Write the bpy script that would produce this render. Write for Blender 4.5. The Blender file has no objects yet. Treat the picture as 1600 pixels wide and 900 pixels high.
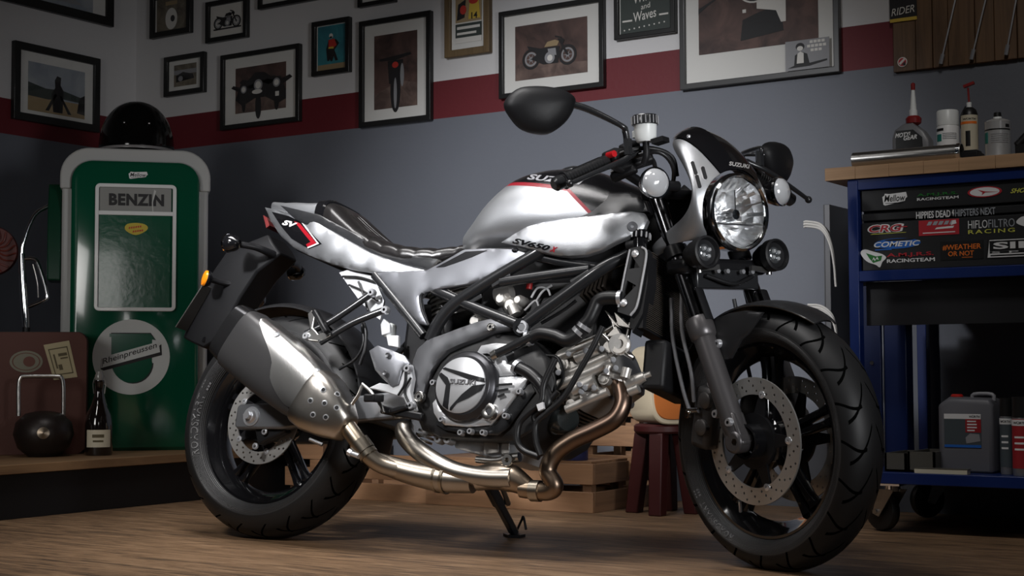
import bpy, bmesh, math, random
from mathutils import Vector, Matrix
from mathutils.bvhtree import BVHTree
from mathutils import geometry as G
random.seed(7)
sc = bpy.context.scene
col = sc.collection
PI = math.pi
# ------------------------------------------------------------------ camera
CC = Vector((2.832622, -3.095907, 0.455257)); CD = Vector((-0.54655, 0.835629, 0.054847)).normalized()
CR = Vector((0.836784, 0.547524, -0.003334)).normalized(); CU = CR.cross(CD)
FPX = 2354.5128
cam = bpy.data.cameras.new('camera'); cam.sensor_width = 36; cam.lens = FPX / 1600 * 36; cam.clip_start = .05
cam_o = bpy.data.objects.new('camera', cam); col.objects.link(cam_o)
m = Matrix.Identity(4)
for i in range(3):
    m[i][0] = CR[i]; m[i][1] = CU[i]; m[i][2] = -CD[i]; m[i][3] = CC[i]
cam_o.matrix_world = m
sc.camera = cam_o
# ------------------------------------------------------------------ light
vs = sc.view_settings
vs.view_transform = 'Standard'; vs.look = 'None'; vs.gamma = 1; vs.use_curve_mapping = False
vs.exposure = 0.0
w = bpy.data.worlds.new('world'); sc.world = w; w.use_nodes = True
w.node_tree.nodes['Background'].inputs[0].default_value = (.55, .65, .8, 1)
w.node_tree.nodes['Background'].inputs[1].default_value = .012

def area(name, loc, aim, sx, sy, power, color=(1, 1, 1), spread=180):
    l = bpy.data.lights.new(name, 'AREA'); l.shape = 'RECTANGLE'; l.size = sx; l.size_y = sy
    l.energy = power; l.color = color; l.spread = math.radians(spread)
    o = bpy.data.objects.new(name, l); col.objects.link(o); o.location = loc
    o.rotation_euler = (Vector(aim) - Vector(loc)).to_track_quat('-Z', 'Y').to_euler()
    return o

def spot(name, loc, aim, power, angle, blend, rad, color=(1, 1, 1)):
    l = bpy.data.lights.new(name, 'SPOT'); l.energy = power; l.spot_size = math.radians(angle); l.spot_blend = blend
    l.shadow_soft_size = rad; l.color = color
    o = bpy.data.objects.new(name, l); col.objects.link(o); o.location = loc
    o.rotation_euler = (Vector(aim) - Vector(loc)).to_track_quat('-Z', 'Y').to_euler()
    return o
area('softbox_over_the_bike', (.35, -.5, 2.6), (.45, .0, 0), 1.7, .7, 12, (1, .98, .97), 70)
spot('key_spot', (.25, -2.6, 2.3), (.12, 1.2, .80), 640, 39, 1., .12, (.96, .97, 1))
area('key_softbox', (.15, -2.6, 2.6), (.2, .0, .4), .55, .55, 4.2, (1, .97, .94), 45)
area('front_softbox', (3.3, -1.15, .95), (1.38, 0, .82), .7, .7, 3.2, (.97, .98, 1), 40)
area('bench_fill', (2.2, -.6, 2.7), (1.8, 1.2, 1.0), .4, .4, 2.5, (1, .97, .93), 80)  # added fill that lifts the dim bench; no real lamp hangs there
area('fill_softbox', (2.17, -2.80, 1.04), (-1.45, .75, .75), .26, .5, .11, (1, .98, .95), 40)
area('fill_left', (-.2, -3.4, 1.3), (-1.45, .75, .75), .8, 1.2, 1.4, (1, .98, .95), 40)
# ------------------------------------------------------------------ geometry of the place
LEAN = math.radians(12.1539); WALL = math.radians(3.77055); STEER = math.radians(28.69758)
LM = Matrix.Rotation(WALL, 3, 'Z') @ Matrix.Rotation(-LEAN, 3, 'X')          # bike -> world
LI = LM.transposed()
RAKE = math.radians(25)
SA = Vector((-math.sin(RAKE), 0, math.cos(RAKE))); SG = Vector((1.445 + .106, 0, 0))
SM = Matrix.Rotation(-STEER, 3, SA); SI = SM.transposed()
def steer(p): return SM @ (Vector(p) - SG) + SG
def ray(x, y): return CD + CR * ((x - 800) / FPX) + CU * ((450 - y) / FPX)
def onp(x, y, n, k):
    v = ray(x, y); n = Vector(n); return CC + v * ((k - n.dot(CC)) / n.dot(v))
def onY(x, y, k): return onp(x, y, (0, 1, 0), k)
def onX(x, y, k): return onp(x, y, (1, 0, 0), k)
def onZ(x, y, k): return onp(x, y, (0, 0, 1), k)
def B(x, y, Y):
    v = LI @ ray(x, y); c = LI @ CC; return c + v * ((Y - c.y) / v.y)
def S(x, y, Y):
    v = SI @ (LI @ ray(x, y)); c = SI @ (LI @ CC - SG) + SG; return c + v * ((Y - c.y) / v.y)
def Bs(Y, *l): return [B(x, y, Y) for x, y in l]
def Bv(*l): return [B(*q) for q in l]
def Sv(*l): return [S(*q) for q in l]
# ------------------------------------------------------------------ materials
MATS = {}
def mat(name, color=(.5, .5, .5), rough=.5, metal=0., coat=0., spec=.5, trans=0., ior=1.45, emit=None, es=0, bump=None, aniso=0):
    if name in MATS: return MATS[name]
    m = bpy.data.materials.new(name); m.use_nodes = True; MATS[name] = m
    nt = m.node_tree; b = nt.nodes['Principled BSDF']
    b.inputs['Base Color'].default_value = (*color, 1); b.inputs['Roughness'].default_value = rough
    b.inputs['Metallic'].default_value = metal; b.inputs['Coat Weight'].default_value = coat
    b.inputs['Coat Roughness'].default_value = .06
    b.inputs['Specular IOR Level'].default_value = spec; b.inputs['Transmission Weight'].default_value = trans
    b.inputs['IOR'].default_value = ior
    if bump:
        sca, st = bump[:2]
        tc = nt.nodes.new('ShaderNodeTexCoord'); n = nt.nodes.new('ShaderNodeTexNoise'); n.inputs['Scale'].default_value = sca
        n.inputs['Detail'].default_value = 3
        bp = nt.nodes.new('ShaderNodeBump'); bp.inputs['Strength'].default_value = st; bp.inputs['Distance'].default_value = .002
        if len(bump) > 2:
            mp = nt.nodes.new('ShaderNodeMapping'); mp.inputs['Scale'].default_value = bump[2]
            nt.links.new(tc.outputs['Object'], mp.inputs[0]); nt.links.new(mp.outputs[0], n.inputs['Vector'])
        else: nt.links.new(tc.outputs['Object'], n.inputs['Vector'])
        nt.links.new(n.outputs['Fac'], bp.inputs['Height']); nt.links.new(bp.outputs[0], b.inputs['Normal'])
    return m
class N:                                   # tiny node graph helper
    def __init__(s, m): s.nt = m.node_tree; s.b = s.nt.nodes['Principled BSDF']
    def new(s, t, **k):
        n = s.nt.nodes.new('ShaderNode' + t)
        for a, v in k.items(): setattr(n, a, v)
        return n
    def link(s, a, b): s.nt.links.new(a, b)
    def math(s, op, a, b=None, c=None, clamp=False):
        n = s.new('Math', operation=op, use_clamp=clamp)
        for i, q in enumerate((a, b, c)):
            if q is None: continue
            if isinstance(q, (int, float)): n.inputs[i].default_value = q
            else: s.link(q, n.inputs[i])
        return n.outputs[0]
    def xyz(s, kind='Object'):
        t = s.new('TexCoord'); p = s.new('SeparateXYZ'); s.link(t.outputs[kind], p.inputs[0]); return p.outputs
    def pos(s):
        t = s.new('NewGeometry'); p = s.new('SeparateXYZ'); s.link(t.outputs['Position'], p.inputs[0]); return p.outputs
    def noise(s, scale, detail=4, mscale=None, kind='Object', dist=0, rough=.5):
        t = s.new('TexCoord'); n = s.new('TexNoise'); n.inputs['Scale'].default_value = scale; n.inputs['Detail'].default_value = detail
        n.inputs['Distortion'].default_value = dist; n.inputs['Roughness'].default_value = rough
        mp = s.new('Mapping'); mp.inputs['Scale'].default_value = mscale or (1, 1, 1)
        s.link(t.outputs[kind], mp.inputs[0]); s.link(mp.outputs[0], n.inputs['Vector']); return n.outputs['Fac']
    def mix(s, f, a, b):
        n = s.new('Mix', data_type='RGBA')
        for i, q in ((0, f), (6, a), (7, b)):
            if isinstance(q, (int, float)): n.inputs[i].default_value = q
            elif isinstance(q, tuple): n.inputs[i].default_value = (*q, 1)
            else: s.link(q, n.inputs[i])
        return n.outputs[2]
    def ramp(s, f, stops):
        n = s.new('ValToRGB'); e = n.color_ramp.elements
        while len(e) < len(stops): e.new(.5)
        for q, (p, c) in zip(e, stops): q.position = p; q.color = (*c, 1)
        s.link(f, n.inputs[0]); return n.outputs[0]
    def bump(s, h, st=.3, d=.002):
        n = s.new('Bump'); n.inputs['Strength'].default_value = st; n.inputs['Distance'].default_value = d
        s.link(h, n.inputs['Height']); s.link(n.outputs[0], s.b.inputs['Normal'])
    def base(s, c): s.link(c, s.b.inputs['Base Color'])
def wood(name, c1, c2, axis=0, sc_=9, rough=.55, stretch=14, bump=.25):
    m = mat(name, c1, rough); n = N(m)
    ms = [stretch] * 3; ms[axis] = 1
    f = n.noise(sc_ / 4, 6, tuple(ms), dist=1.2, rough=.65); g = n.noise(2.2, 2)
    f2 = n.math('MULTIPLY_ADD', g, .5, n.math('MULTIPLY', f, .7))
    n.base(n.ramp(f2, [(.35, c2), (.62, c1), (.8, tuple(min(1, q * 1.25) for q in c1))])); n.bump(f, bump, .002)
    return m
silver = mat('silver_paint', (.46, .47, .49), .38, .88, .15, bump=(700, .25))
satin = mat('satin_silver', (.23, .235, .255), .42, .8, bump=(900, .08))
gun = mat('gunmetal', (.12, .122, .13), .38, .5, bump=(700, .06))
blackg = mat('gloss_black', (.006, .006, .007), .1, 0, .6)
blacks = mat('satin_black', (.008, .008, .009), .36, 0, 0, .35)
blackm = mat('matt_black', (.009, .009, .010), .48, 0, 0, .3, bump=(500, .1))
blackp = mat('black_frame_paint', (.016, .0165, .018), .27, 0, .25)
dark = mat('deep_dark', (.006, .006, .007), .7)
chrome = mat('chrome', (.85, .86, .88), .09, 1)
alu = mat('cast_aluminium', (.56, .54, .51), .4, .75, bump=(260, .12))
alud = mat('dark_cast_aluminium', (.26, .25, .24), .42, 1, bump=(260, .15))
steel = mat('brushed_steel', (.56, .55, .53), .28, 1, bump=(60, .12, (1, 30, 1)))
discm = mat('disc_steel', (.50, .49, .47), .32, .75, bump=(80, .08))
bolt = mat('zinc_bolt', (.66, .67, .70), .28, .75)
hose = mat('rubber_hose', (.010, .010, .011), .38)
redp = mat('red_paint', (.30, .008, .016), .35, 0, .3)
whitep = mat('white_paint', (.8, .8, .8), .4)
orange = mat('amber_lens', (.95, .28, .01), .15, 0, .5)
creamplastic = mat('milky_plastic', (.75, .77, .76), .35)
greyline = mat('grey_line', (.32, .32, .33), .35)
# ------------------------------------------------------------------ mesh builder
def cr(pts, n=4, closed=False):
    pts = [Vector(p) for p in pts]
    if n <= 1 or len(pts) < 3: return pts
    out = []; L = len(pts)
    for i in range(L if closed else L - 1):
        p1, p2 = pts[i], pts[(i + 1) % L]
        p0 = pts[i - 1] if (closed or i > 0) else p1 * 2 - p2
        p3 = pts[(i + 2) % L] if (closed or i + 2 < L) else p2 * 2 - p1
        for k in range(n):
            t = k / n
            out.append(.5 * ((2 * p1) + (p2 - p0) * t + (2 * p0 - 5 * p1 + 4 * p2 - p3) * t * t + (3 * p1 - p0 - 3 * p2 + p3) * t ** 3))
    if not closed: out.append(pts[-1])
    return out
def inside(p, loop):
    c = False; j = len(loop) - 1
    for i in range(len(loop)):
        a, b = loop[i], loop[j]
        if (a[1] > p[1]) != (b[1] > p[1]) and p[0] < (b[0] - a[0]) * (p[1] - a[1]) / (b[1] - a[1]) + a[0]: c = not c
        j = i
    return c
def cdt(loop, holes=(), pts=()):
    vs_, es = [], []
    for lp in (loop, *holes):
        o = len(vs_); n = len(lp)
        vs_ += [Vector((p[0], p[1])) for p in lp]; es += [(o + i, o + (i + 1) % n) for i in range(n)]
    nb = len(vs_); vs_ += [Vector((p[0], p[1])) for p in pts]
    r = G.delaunay_2d_cdt(vs_, es, [], 0, 1e-7)
    fs = []
    for f in r[2]:
        c = sum((r[0][i] for i in f), Vector((0, 0))) / len(f)
        if inside(c, loop) and not any(inside(c, h) for h in holes):
            a, b, d = (r[0][i] for i in f[:3])
            if (b - a).cross(d - a) < 0: f = f[::-1]
            fs.append(tuple(f))
    return r[0], fs, [(o[0] if o else None) for o in r[3]]
def rimedges(fs):
    s = {}
    for f in fs:
        for i in range(len(f)):
            a, b = f[i], f[(i + 1) % len(f)]
            if (b, a) in s: del s[(b, a)]
            else: s[(a, b)] = 1
    return list(s)
def frame_of(d):
    d = Vector(d).normalized(); a = Vector((0, 0, 1)) if abs(d.z) < .9 else Vector((1, 0, 0))
    u = a.cross(d).normalized(); return u, d.cross(u), d
def circ2(r, n=16, c=(0, 0)): return [(c[0] + r * math.cos(2 * PI * i / n), c[1] + r * math.sin(2 * PI * i / n)) for i in range(n)]
class M:
    def __init__(s): s.v = []; s.f = []; s.m = []; s.i = 0
    def mi(s, i): s.i = i; return s
    def add(s, vs_, fs):
        o = len(s.v); s.v += [Vector(p) for p in vs_]
        for f in fs: s.f.append(tuple(o + i for i in f)); s.m.append(s.i)
        return s
    def box(s, c, size, rot=None):
        c = Vector(c); h = Vector(size) / 2
        vs_ = [Vector((x * h.x, y * h.y, z * h.z)) for x in (-1, 1) for y in (-1, 1) for z in (-1, 1)]
        if rot is not None: vs_ = [rot @ p for p in vs_]
        return s.add([c + p for p in vs_], [(0, 1, 3, 2), (4, 6, 7, 5), (0, 4, 5, 1), (2, 3, 7, 6), (0, 2, 6, 4), (1, 5, 7, 3)])
    def bb(s, a, b):
        a, b = Vector(a), Vector(b); return s.box((a + b) / 2, [abs(q) for q in (b - a)])
    def bar(s, a, b, wy, wz, up=(0, 1, 0)):       # rectangular bar between two points
        a, b = Vector(a), Vector(b); d = (b - a).normalized(); u = Vector(up); u = (u - d * u.dot(d)).normalized(); v = d.cross(u)
        r = [[p + u * (i * wy / 2) + v * (j * wz / 2) for i, j in ((-1, -1), (1, -1), (1, 1), (-1, 1))] for p in (a, b)]
        return s.loft(r)
    def loft(s, rings, caps=True, closed=False):
        n = len(rings[0]); fs = []; k = len(rings)
        for a in range(k if closed else k - 1):
            b = (a + 1) % k
            for i in range(n): fs.append((a * n + i, a * n + (i + 1) % n, b * n + (i + 1) % n, b * n + i))
        if caps and not closed: fs += [tuple(range(n))[::-1], tuple(range((k - 1) * n, k * n))]
        return s.add([p for r in rings for p in r], fs)
    def grid(s, rows, flip=False):
        n = len(rows[0]); fs = []
        for a in range(len(rows) - 1):
            for i in range(n - 1):
                f = (a * n + i, a * n + i + 1, (a + 1) * n + i + 1, (a + 1) * n + i); fs.append(f[::-1] if flip else f)
        return s.add([p for r in rows for p in r], fs)
    def cyl(s, a, b, r, r2=None, n=16):
        a, b = Vector(a), Vector(b); u, v, d = frame_of(b - a); r2 = r if r2 is None else r2
        return s.loft([[p + (u * math.cos(2 * PI * i / n) + v * math.sin(2 * PI * i / n)) * q for i in range(n)] for p, q in ((a, r), (b, r2))])
    def tube(s, pts, r, n=10, sm=5, closed=False):
        rs = r if isinstance(r, (list, tuple)) else None
        P = cr(pts, sm, closed); k = len(P); rings = []; u = None
        for i, p in enumerate(P):
            if closed: t = P[(i + 1) % k] - P[i - 1]
            else: t = P[min(i + 1, k - 1)] - P[max(i - 1, 0)]
            t.normalize()
            if u is None: u = frame_of(t)[0]
            else: u = (u - t * u.dot(t)).normalized()
            v = t.cross(u)
            if rs:
                q = i / (k - 1) * (len(rs) - 1); j = min(int(q), len(rs) - 2); q = rs[j] + (rs[j + 1] - rs[j]) * (q - j)
            else: q = r
            rings.append([p + (u * math.cos(2 * PI * a / n) + v * math.sin(2 * PI * a / n)) * q for a in range(n)])
        return s.loft(rings, closed=closed)
    def lathe(s, prof, o, axis, n=40, a0=0, a1=None, ref=None, closed=False):
        o = Vector(o); u, v, d = frame_of(axis)
        if ref is not None: u = (Vector(ref) - d * Vector(ref).dot(d)).normalized(); v = d.cross(u)
        full = a1 is None; steps = n if full else n + 1; rows = []
        for k in range(steps):
            a = 2 * PI * k / n if full else a0 + (a1 - a0) * k / n
            e = u * math.cos(a) + v * math.sin(a); rows.append([o + e * r + d * h for r, h in prof])
        m_ = len(prof); fs = []
        for k in range(steps if full else steps - 1):
            k2 = (k + 1) % steps
            for i in range(m_ if closed else m_ - 1):
                i2 = (i + 1) % m_; fs.append((k * m_ + i, k2 * m_ + i, k2 * m_ + i2, k * m_ + i2))
        if closed and not full: fs += [tuple(range(m_)), tuple(range((steps - 1) * m_, steps * m_))[::-1]]
        return s.add([p for r in rows for p in r], fs)
    def ball(s, c, r, n=16, k=10, rot=None):
        c = Vector(c); r = Vector((r, r, r)) if isinstance(r, (int, float)) else Vector(r); vs_ = []; fs = []
        for j in range(k + 1):
            t = PI * j / k
            for i in range(n):
                a = 2 * PI * i / n; p = Vector((r.x * math.sin(t) * math.cos(a), r.y * math.sin(t) * math.sin(a), r.z * math.cos(t)))
                vs_.append(c + (rot @ p if rot is not None else p))
        for j in range(k):
            for i in range(n): fs.append((j * n + i, (j + 1) * n + i, (j + 1) * n + (i + 1) % n, j * n + (i + 1) % n))
        return s.add(vs_, fs)
    def prism(s, pts, vec):
        pts = [Vector(p) for p in pts]; vec = Vector(vec); u, v, d = frame_of(vec); o = pts[0]
        return s.plate([((p - o).dot(u), (p - o).dot(v)) for p in pts], (), o, u, v, vec, base=pts)
    def plate(s, loop, holes, o, u, v, vec, base=None):
        P, fs, org = cdt(loop, holes); o, u, v, vec = Vector(o), Vector(u), Vector(v), Vector(vec)
        A = [o + u * p.x + v * p.y for p in P]
        if base: A = [base[k] if k is not None and k < len(base) else a for a, k in zip(A, org)]
        n = len(A)
        F_ = [f[::-1] for f in fs] + [tuple(i + n for i in f) for f in fs] + [(a, b, b + n, a + n) for a, b in rimedges(fs)]
        return s.add(A + [a + vec for a in A], F_)
    def puff(s, out, bulge=.02, width=.05, thick=.008, res=.013, sm=1, holes=(), sgn=-1):
        out = cr(out, sm, True); lp = [(p.x, p.z) for p in out]
        hs = [[(p.x, p.z) for p in h] for h in holes]
        xs = [p[0] for p in lp]; zs = [p[1] for p in lp]; pts = []
        def dist(q, L_):
            d = 9
            for i in range(len(L_)):
                ax, az = L_[i - 1]; bx, bz = L_[i]; ex, ez = bx - ax, bz - az; l2 = ex * ex + ez * ez + 1e-12
                t = max(0, min(1, ((q[0] - ax) * ex + (q[1] - az) * ez) / l2)); d = min(d, math.hypot(q[0] - ax - ex * t, q[1] - az - ez * t))
            return d
        nx = int((max(xs) - min(xs)) / res) + 1; nz = int((max(zs) - min(zs)) / res) + 1
        for i in range(nx + 1):
            for j in range(nz + 1):
                q = (min(xs) + i * res + (j % 2) * res * .5, min(zs) + j * res)
                if inside(q, lp) and dist(q, lp) > res * .35: pts.append(q)
        if bulge:                                   # an extra ring close to the rim rounds the edge
            for i in range(len(lp)):
                ax, az = lp[i - 1]; bx, bz = lp[i]; L_ = math.hypot(bx - ax, bz - az)
                for t in [k / max(1, int(L_ / res)) for k in range(max(1, int(L_ / res)))]:
                    for sg_ in (1, -1):
                        q = (ax + (bx - ax) * t - sg_ * (bz - az) / (L_ + 1e-9) * res * .22, az + (bz - az) * t + sg_ * (bx - ax) / (L_ + 1e-9) * res * .22)
                        if inside(q, lp) and dist(q, lp) > res * .18: pts.append(q)
        P, fs, org = cdt(lp, hs, pts); A = []
        for p, k in zip(P, org):
            if k is not None and k < len(out): A.append(Vector((p.x, out[k].y, p.y))); continue
            ws = yv = 0
            for o_ in out:
                w_ = 1 / ((p.x - o_.x) ** 2 + (p.y - o_.z) ** 2 + 1e-6) ** 1.5; ws += w_; yv += w_ * o_.y
            t = min(1, dist(p, lp) / width); A.append(Vector((p.x, yv / ws + sgn * bulge * math.sqrt(max(0, 1 - (1 - t) ** 2)), p.y)))
        if bulge:
            nb_ = [set() for _ in A]
            for f in fs:
                for i in range(len(f)): nb_[f[i]].add(f[i - 1]); nb_[f[i - 1]].add(f[i])
            free_ = [i for i, k in enumerate(org) if not (k is not None and k < len(out)) and nb_[i]]
            for it in range(10):
                Y_ = [a.y for a in A]
                for i in free_: A[i].y = .4 * Y_[i] + .6 * sum(Y_[j] for j in nb_[i]) / len(nb_[i])
        n = len(A); off = Vector((0, -sgn * thick, 0))
        return s.add(A + [a + off for a in A], [f for f in fs] + [tuple(i + n for i in f)[::-1] for f in fs] + [(b, a, a + n, b + n) for a, b in rimedges(fs)])
    def mirror(s):
        o = len(s.v); s.v += [Vector((p.x, -p.y, p.z)) for p in s.v]
        for f, k in list(zip(s.f, s.m)): s.f.append(tuple(i + o for i in f[::-1])); s.m.append(k)
        return s
    def xf(s, fn): s.v = [fn(p) for p in s.v]; return s
    def bvh(s): return BVHTree.FromPolygons(s.v, s.f)
    def build(s, name, mats, parent=None, steered=False, bevel=0, sharp=38, flat=False, loc=None, normals=True, segs=2):
        if not isinstance(mats, (list, tuple)): mats = [mats]
        me = bpy.data.meshes.new(name)
        vs_ = [steer(p) for p in s.v] if steered else s.v
        if loc is not None: vs_ = [p - Vector(loc) for p in vs_]
        me.from_pydata([tuple(p) for p in vs_], [], s.f)
        for q in mats: me.materials.append(q)
        me.polygons.foreach_set('material_index', s.m)
        if normals:
            bm = bmesh.new(); bm.from_mesh(me); bmesh.ops.recalc_face_normals(bm, faces=bm.faces); bm.to_mesh(me); bm.free()
        if not flat:
            me.shade_smooth(); me.set_sharp_from_angle(angle=math.radians(sharp))
        o = bpy.data.objects.new(name, me); col.objects.link(o)
        if loc is not None: o.location = loc
        if parent is not None: o.parent = parent
        if bevel:
            b = o.modifiers.new('bevel', 'BEVEL'); b.width = bevel; b.segments = segs; b.limit_method = 'ANGLE'; b.angle_limit = math.radians(40)
            b.harden_normals = False
        return o
# ------------------------------------------------------------------ naming
def tag(o, label=None, cat=None, group=None, kind=None):
    if label: o['label'] = label
    if cat: o['category'] = cat
    if group: o['group'] = group
    if kind: o['kind'] = kind
    return o
def empty(name, loc, label, cat, rz=0, group=None):
    o = bpy.data.objects.new(name, None); col.objects.link(o); o.location = loc; o.rotation_euler = (0, 0, rz); o.empty_display_size = .1
    return tag(o, label, cat, group)
# ------------------------------------------------------------------ lettering
_TX = {}
def glyphs(s, shear=0, bold=0, space=1):
    k = (s, shear, bold, space)
    if k not in _TX:
        c = bpy.data.curves.new('t', 'FONT'); c.body = s; c.shear = shear; c.offset = bold; c.resolution_u = 3; c.space_character = space
        o = bpy.data.objects.new('t', c); col.objects.link(o)
        dg = bpy.context.evaluated_depsgraph_get(); me = o.evaluated_get(dg).to_mesh()
        vs_ = [(p.co.x, p.co.y) for p in me.vertices]; fs = [tuple(p.vertices) for p in me.polygons]
        o.evaluated_get(dg).to_mesh_clear(); bpy.data.objects.remove(o); bpy.data.curves.remove(c)
        x0 = min(p[0] for p in vs_); x1 = max(p[0] for p in vs_); y0 = min(p[1] for p in vs_); y1 = max(p[1] for p in vs_)
        _TX[k] = ([((p[0] - x0) / (x1 - x0), (p[1] - y0) / (y1 - y0)) for p in vs_], fs, (x1 - x0) / (y1 - y0))
    return _TX[k]
def thick_text(mb, s, fn, nrm, th, **k):          # fn maps (0..1, 0..1) to a point; nrm gives the outward direction there
    vs_, fs, asp = glyphs(s, **k); A = [fn(*p) for p in vs_]; n = len(A); nn = [nrm(*p) for p in vs_]
    F_ = [tuple(i for i in f) for f in fs] + [(a + n, b + n, b, a) for a, b in rimedges(fs)]
    return mb.add([a + q * th for a, q in zip(A, nn)] + [a - q * .0008 for a, q in zip(A, nn)], F_)
class Plane:                                       # metres on a flat face: o + u*x + v*y, layers towards n
    def __init__(s, o, u, v, w=1, h=1):
        s.o = Vector(o); s.u = Vector(u).normalized(); s.v = Vector(v).normalized(); s.n = s.u.cross(s.v).normalized(); s.w = w; s.h = h
    def P(s, x, y, l=0): return s.o + s.u * (x * s.w) + s.v * (y * s.h) + s.n * l
    def poly(s, mb, pts, l=.001, th=.001):
        mb.prism([s.P(x, y, l - th) for x, y in pts], s.n * th); return s
    def rect(s, mb, x0, y0, x1, y1, l=.001, th=.001): return s.poly(mb, [(x0, y0), (x1, y0), (x1, y1), (x0, y1)], l, th)
    def ell(s, mb, x, y, rx, ry, l=.001, th=.001, n=24): return s.poly(mb, [(x + rx * math.cos(2 * PI * i / n), y + ry * math.sin(2 * PI * i / n)) for i in range(n)], l, th)
    def ring(s, mb, x, y, rx, ry, k=.8, l=.001, th=.001, n=28):
        e = lambda q: [((x + q * rx * math.cos(2 * PI * i / n)) * s.w, (y + q * ry * math.sin(2 * PI * i / n)) * s.h) for i in range(n)]
        mb.plate(e(1), [e(k)], s.o + s.n * (l - th), s.u, s.v, s.n * th); return s
    def rr(s, x0, y0, x1, y1, r, n=5):
        rx, ry = r / s.w, r / s.h; o = []
        for cx, cy, a in ((x1 - rx, y0 + ry, -PI / 2), (x1 - rx, y1 - ry, 0), (x0 + rx, y1 - ry, PI / 2), (x0 + rx, y0 + ry, PI)):
            for i in range(n + 1): t = a + PI / 2 * i / n; o.append((cx + rx * math.cos(t), cy + ry * math.sin(t)))
        return o
    def rrect(s, mb, x0, y0, x1, y1, r, l=.001, th=.001): return s.poly(mb, s.rr(x0, y0, x1, y1, r), l, th)
    def rrring(s, mb, x0, y0, x1, y1, r, t, l=.001, th=.001):
        tx, ty = t / s.w, t / s.h; a = s.rr(x0, y0, x1, y1, r); b = s.rr(x0 + tx, y0 + ty, x1 - tx, y1 - ty, max(r - t, .001))
        sc2 = lambda q: [(x * s.w, y * s.h) for x, y in q]
        mb.plate(sc2(a), [sc2(b)], s.o + s.n * (l - th), s.u, s.v, s.n * th); return s
    def text(s, mb, t, x0, y0, x1, y1, l=.0012, slope=0, **k):
        thick_text(mb, t, lambda a, b: s.P(x0 + (x1 - x0) * a, y0 + (y1 - y0) * b + slope * a, l), lambda a, b: s.n, 0, **k); return s
def hit(bv, x, y, st=False):
    if st: v = SI @ (LI @ ray(x, y)); c = SI @ (LI @ CC - SG) + SG
    else: v = LI @ ray(x, y); c = LI @ CC
    v = v.normalized(); p, n, i, d = bv.ray_cast(c, v)
    if p is None: return None, None
    if n.dot(v) > 0: n = -n
    return p, n
def decal(mb, bv, px, lift=.0012, st=False, res=5):    # a thin film lying on a surface, outline read off the photograph
    xs = [p[0] for p in px]; ys = [p[1] for p in px]; pts = []
    x = min(xs)
    while x < max(xs):
        y = min(ys)
        while y < max(ys):
            if inside((x, y), px): pts.append((x, y))
            y += res
        x += res
    dense = []
    for i in range(len(px)):
        a, b = px[i], px[(i + 1) % len(px)]; k = max(1, int(math.hypot(b[0] - a[0], b[1] - a[1]) / res))
        dense += [(a[0] + (b[0] - a[0]) * j / k, a[1] + (b[1] - a[1]) * j / k) for j in range(k)]
    P, fs, org = cdt(dense, (), pts); H = [hit(bv, p.x, p.y, st) for p in P]
    ok = [h[0] is not None for h in H]; fs = [f for f in fs if all(ok[i] for i in f)]
    n = len(H); z = Vector((0, 0, 0))
    A = [h[0] + h[1] * lift if h[0] else z for h in H] + [h[0] - h[1] * .001 if h[0] else z for h in H]
    F_ = [f for f in fs] + [(b, a, a + n, b + n) for a, b in rimedges(fs)]
    used = sorted({i for f in F_ for i in f}); mp_ = {k: i for i, k in enumerate(used)}
    mb.add([A[i] for i in used], [tuple(mp_[i] for i in f) for f in F_]); return mb
def decal_text(mb, bv, s, p0, pu, pv, lift=.0014, st=False, **k):   # p0 lower-left pixel, pu and pv span width and height
    vs_, fs, asp = glyphs(s, **k); H = [hit(bv, p0[0] + pu[0] * a + pv[0] * b, p0[1] + pu[1] * a + pv[1] * b, st) for a, b in vs_]
    ok = [h[0] is not None for h in H]; fs = [f for f in fs if all(ok[i] for i in f)]
    used = sorted({i for f in fs for i in f}); mp_ = {q: i for i, q in enumerate(used)}
    if not used: return mb
    m_ = len(used); fs = [tuple(mp_[i] for i in f) for f in fs]
    A = [H[i][0] + H[i][1] * lift for i in used] + [H[i][0] - H[i][1] * .0005 for i in used]
    mb.add(A, fs + [(a + m_, b + m_, b, a) for a, b in rimedges(fs)]); return mb
# ================================================================== the room
YW = 1.65; XL = -2.31; ZR = 1.442; ZW = 1.59
wallm = mat('garage_wall_paint', (.2, .2, .22), .62); n = N(wallm); z = n.pos()[2]
g = n.noise(3.5, 3); g2 = n.noise(60, 3)
grey = n.mix(n.math('MULTIPLY', g, .6), (.135, .145, .17), (.105, .112, .135))
wh = n.mix(n.math('MULTIPLY', g, .35), (.56, .55, .55), (.46, .45, .45))
c1 = n.mix(n.math('GREATER_THAN', z, ZR), grey, (.115, .009, .014)); n.base(n.mix(n.math('GREATER_THAN', z, ZW), c1, wh)); n.bump(g2, .25, .002)
floorm = mat('plywood_floor', (.3, .2, .12), .5); n = N(floorm)
f = n.noise(2.6, 7, (1.2, 13, 1), 'Object', 1.4, .68); f2 = n.noise(9, 5, (1.5, 22, 1), 'Object', .4, .7); f3 = n.noise(1.3, 2)
q = n.math('ADD', n.math('MULTIPLY', f, .62), n.math('ADD', n.math('MULTIPLY', f2, .3), n.math('MULTIPLY', f3, .14)))
n.base(n.ramp(q, [(.39, (.022, .012, .007)), (.46, (.085, .052, .030)), (.55, (.20, .118, .062)), (.70, (.36, .235, .14))])); n.bump(f2, .2, .002)
ceilm = mat('ceiling_paint', (.35, .35, .35), .8)
def struct(name, mb, m_, **k): o = mb.build(name, m_, flat=True, **k); o['kind'] = 'structure'; return o
struct('floor', M().bb((XL - .1, -4.2, -.1), (4.2, YW + .1, 0)), floorm)
struct('wall_back', M().bb((XL, YW, 0), (4.2, YW + .1, 3.1)), wallm)
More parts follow.
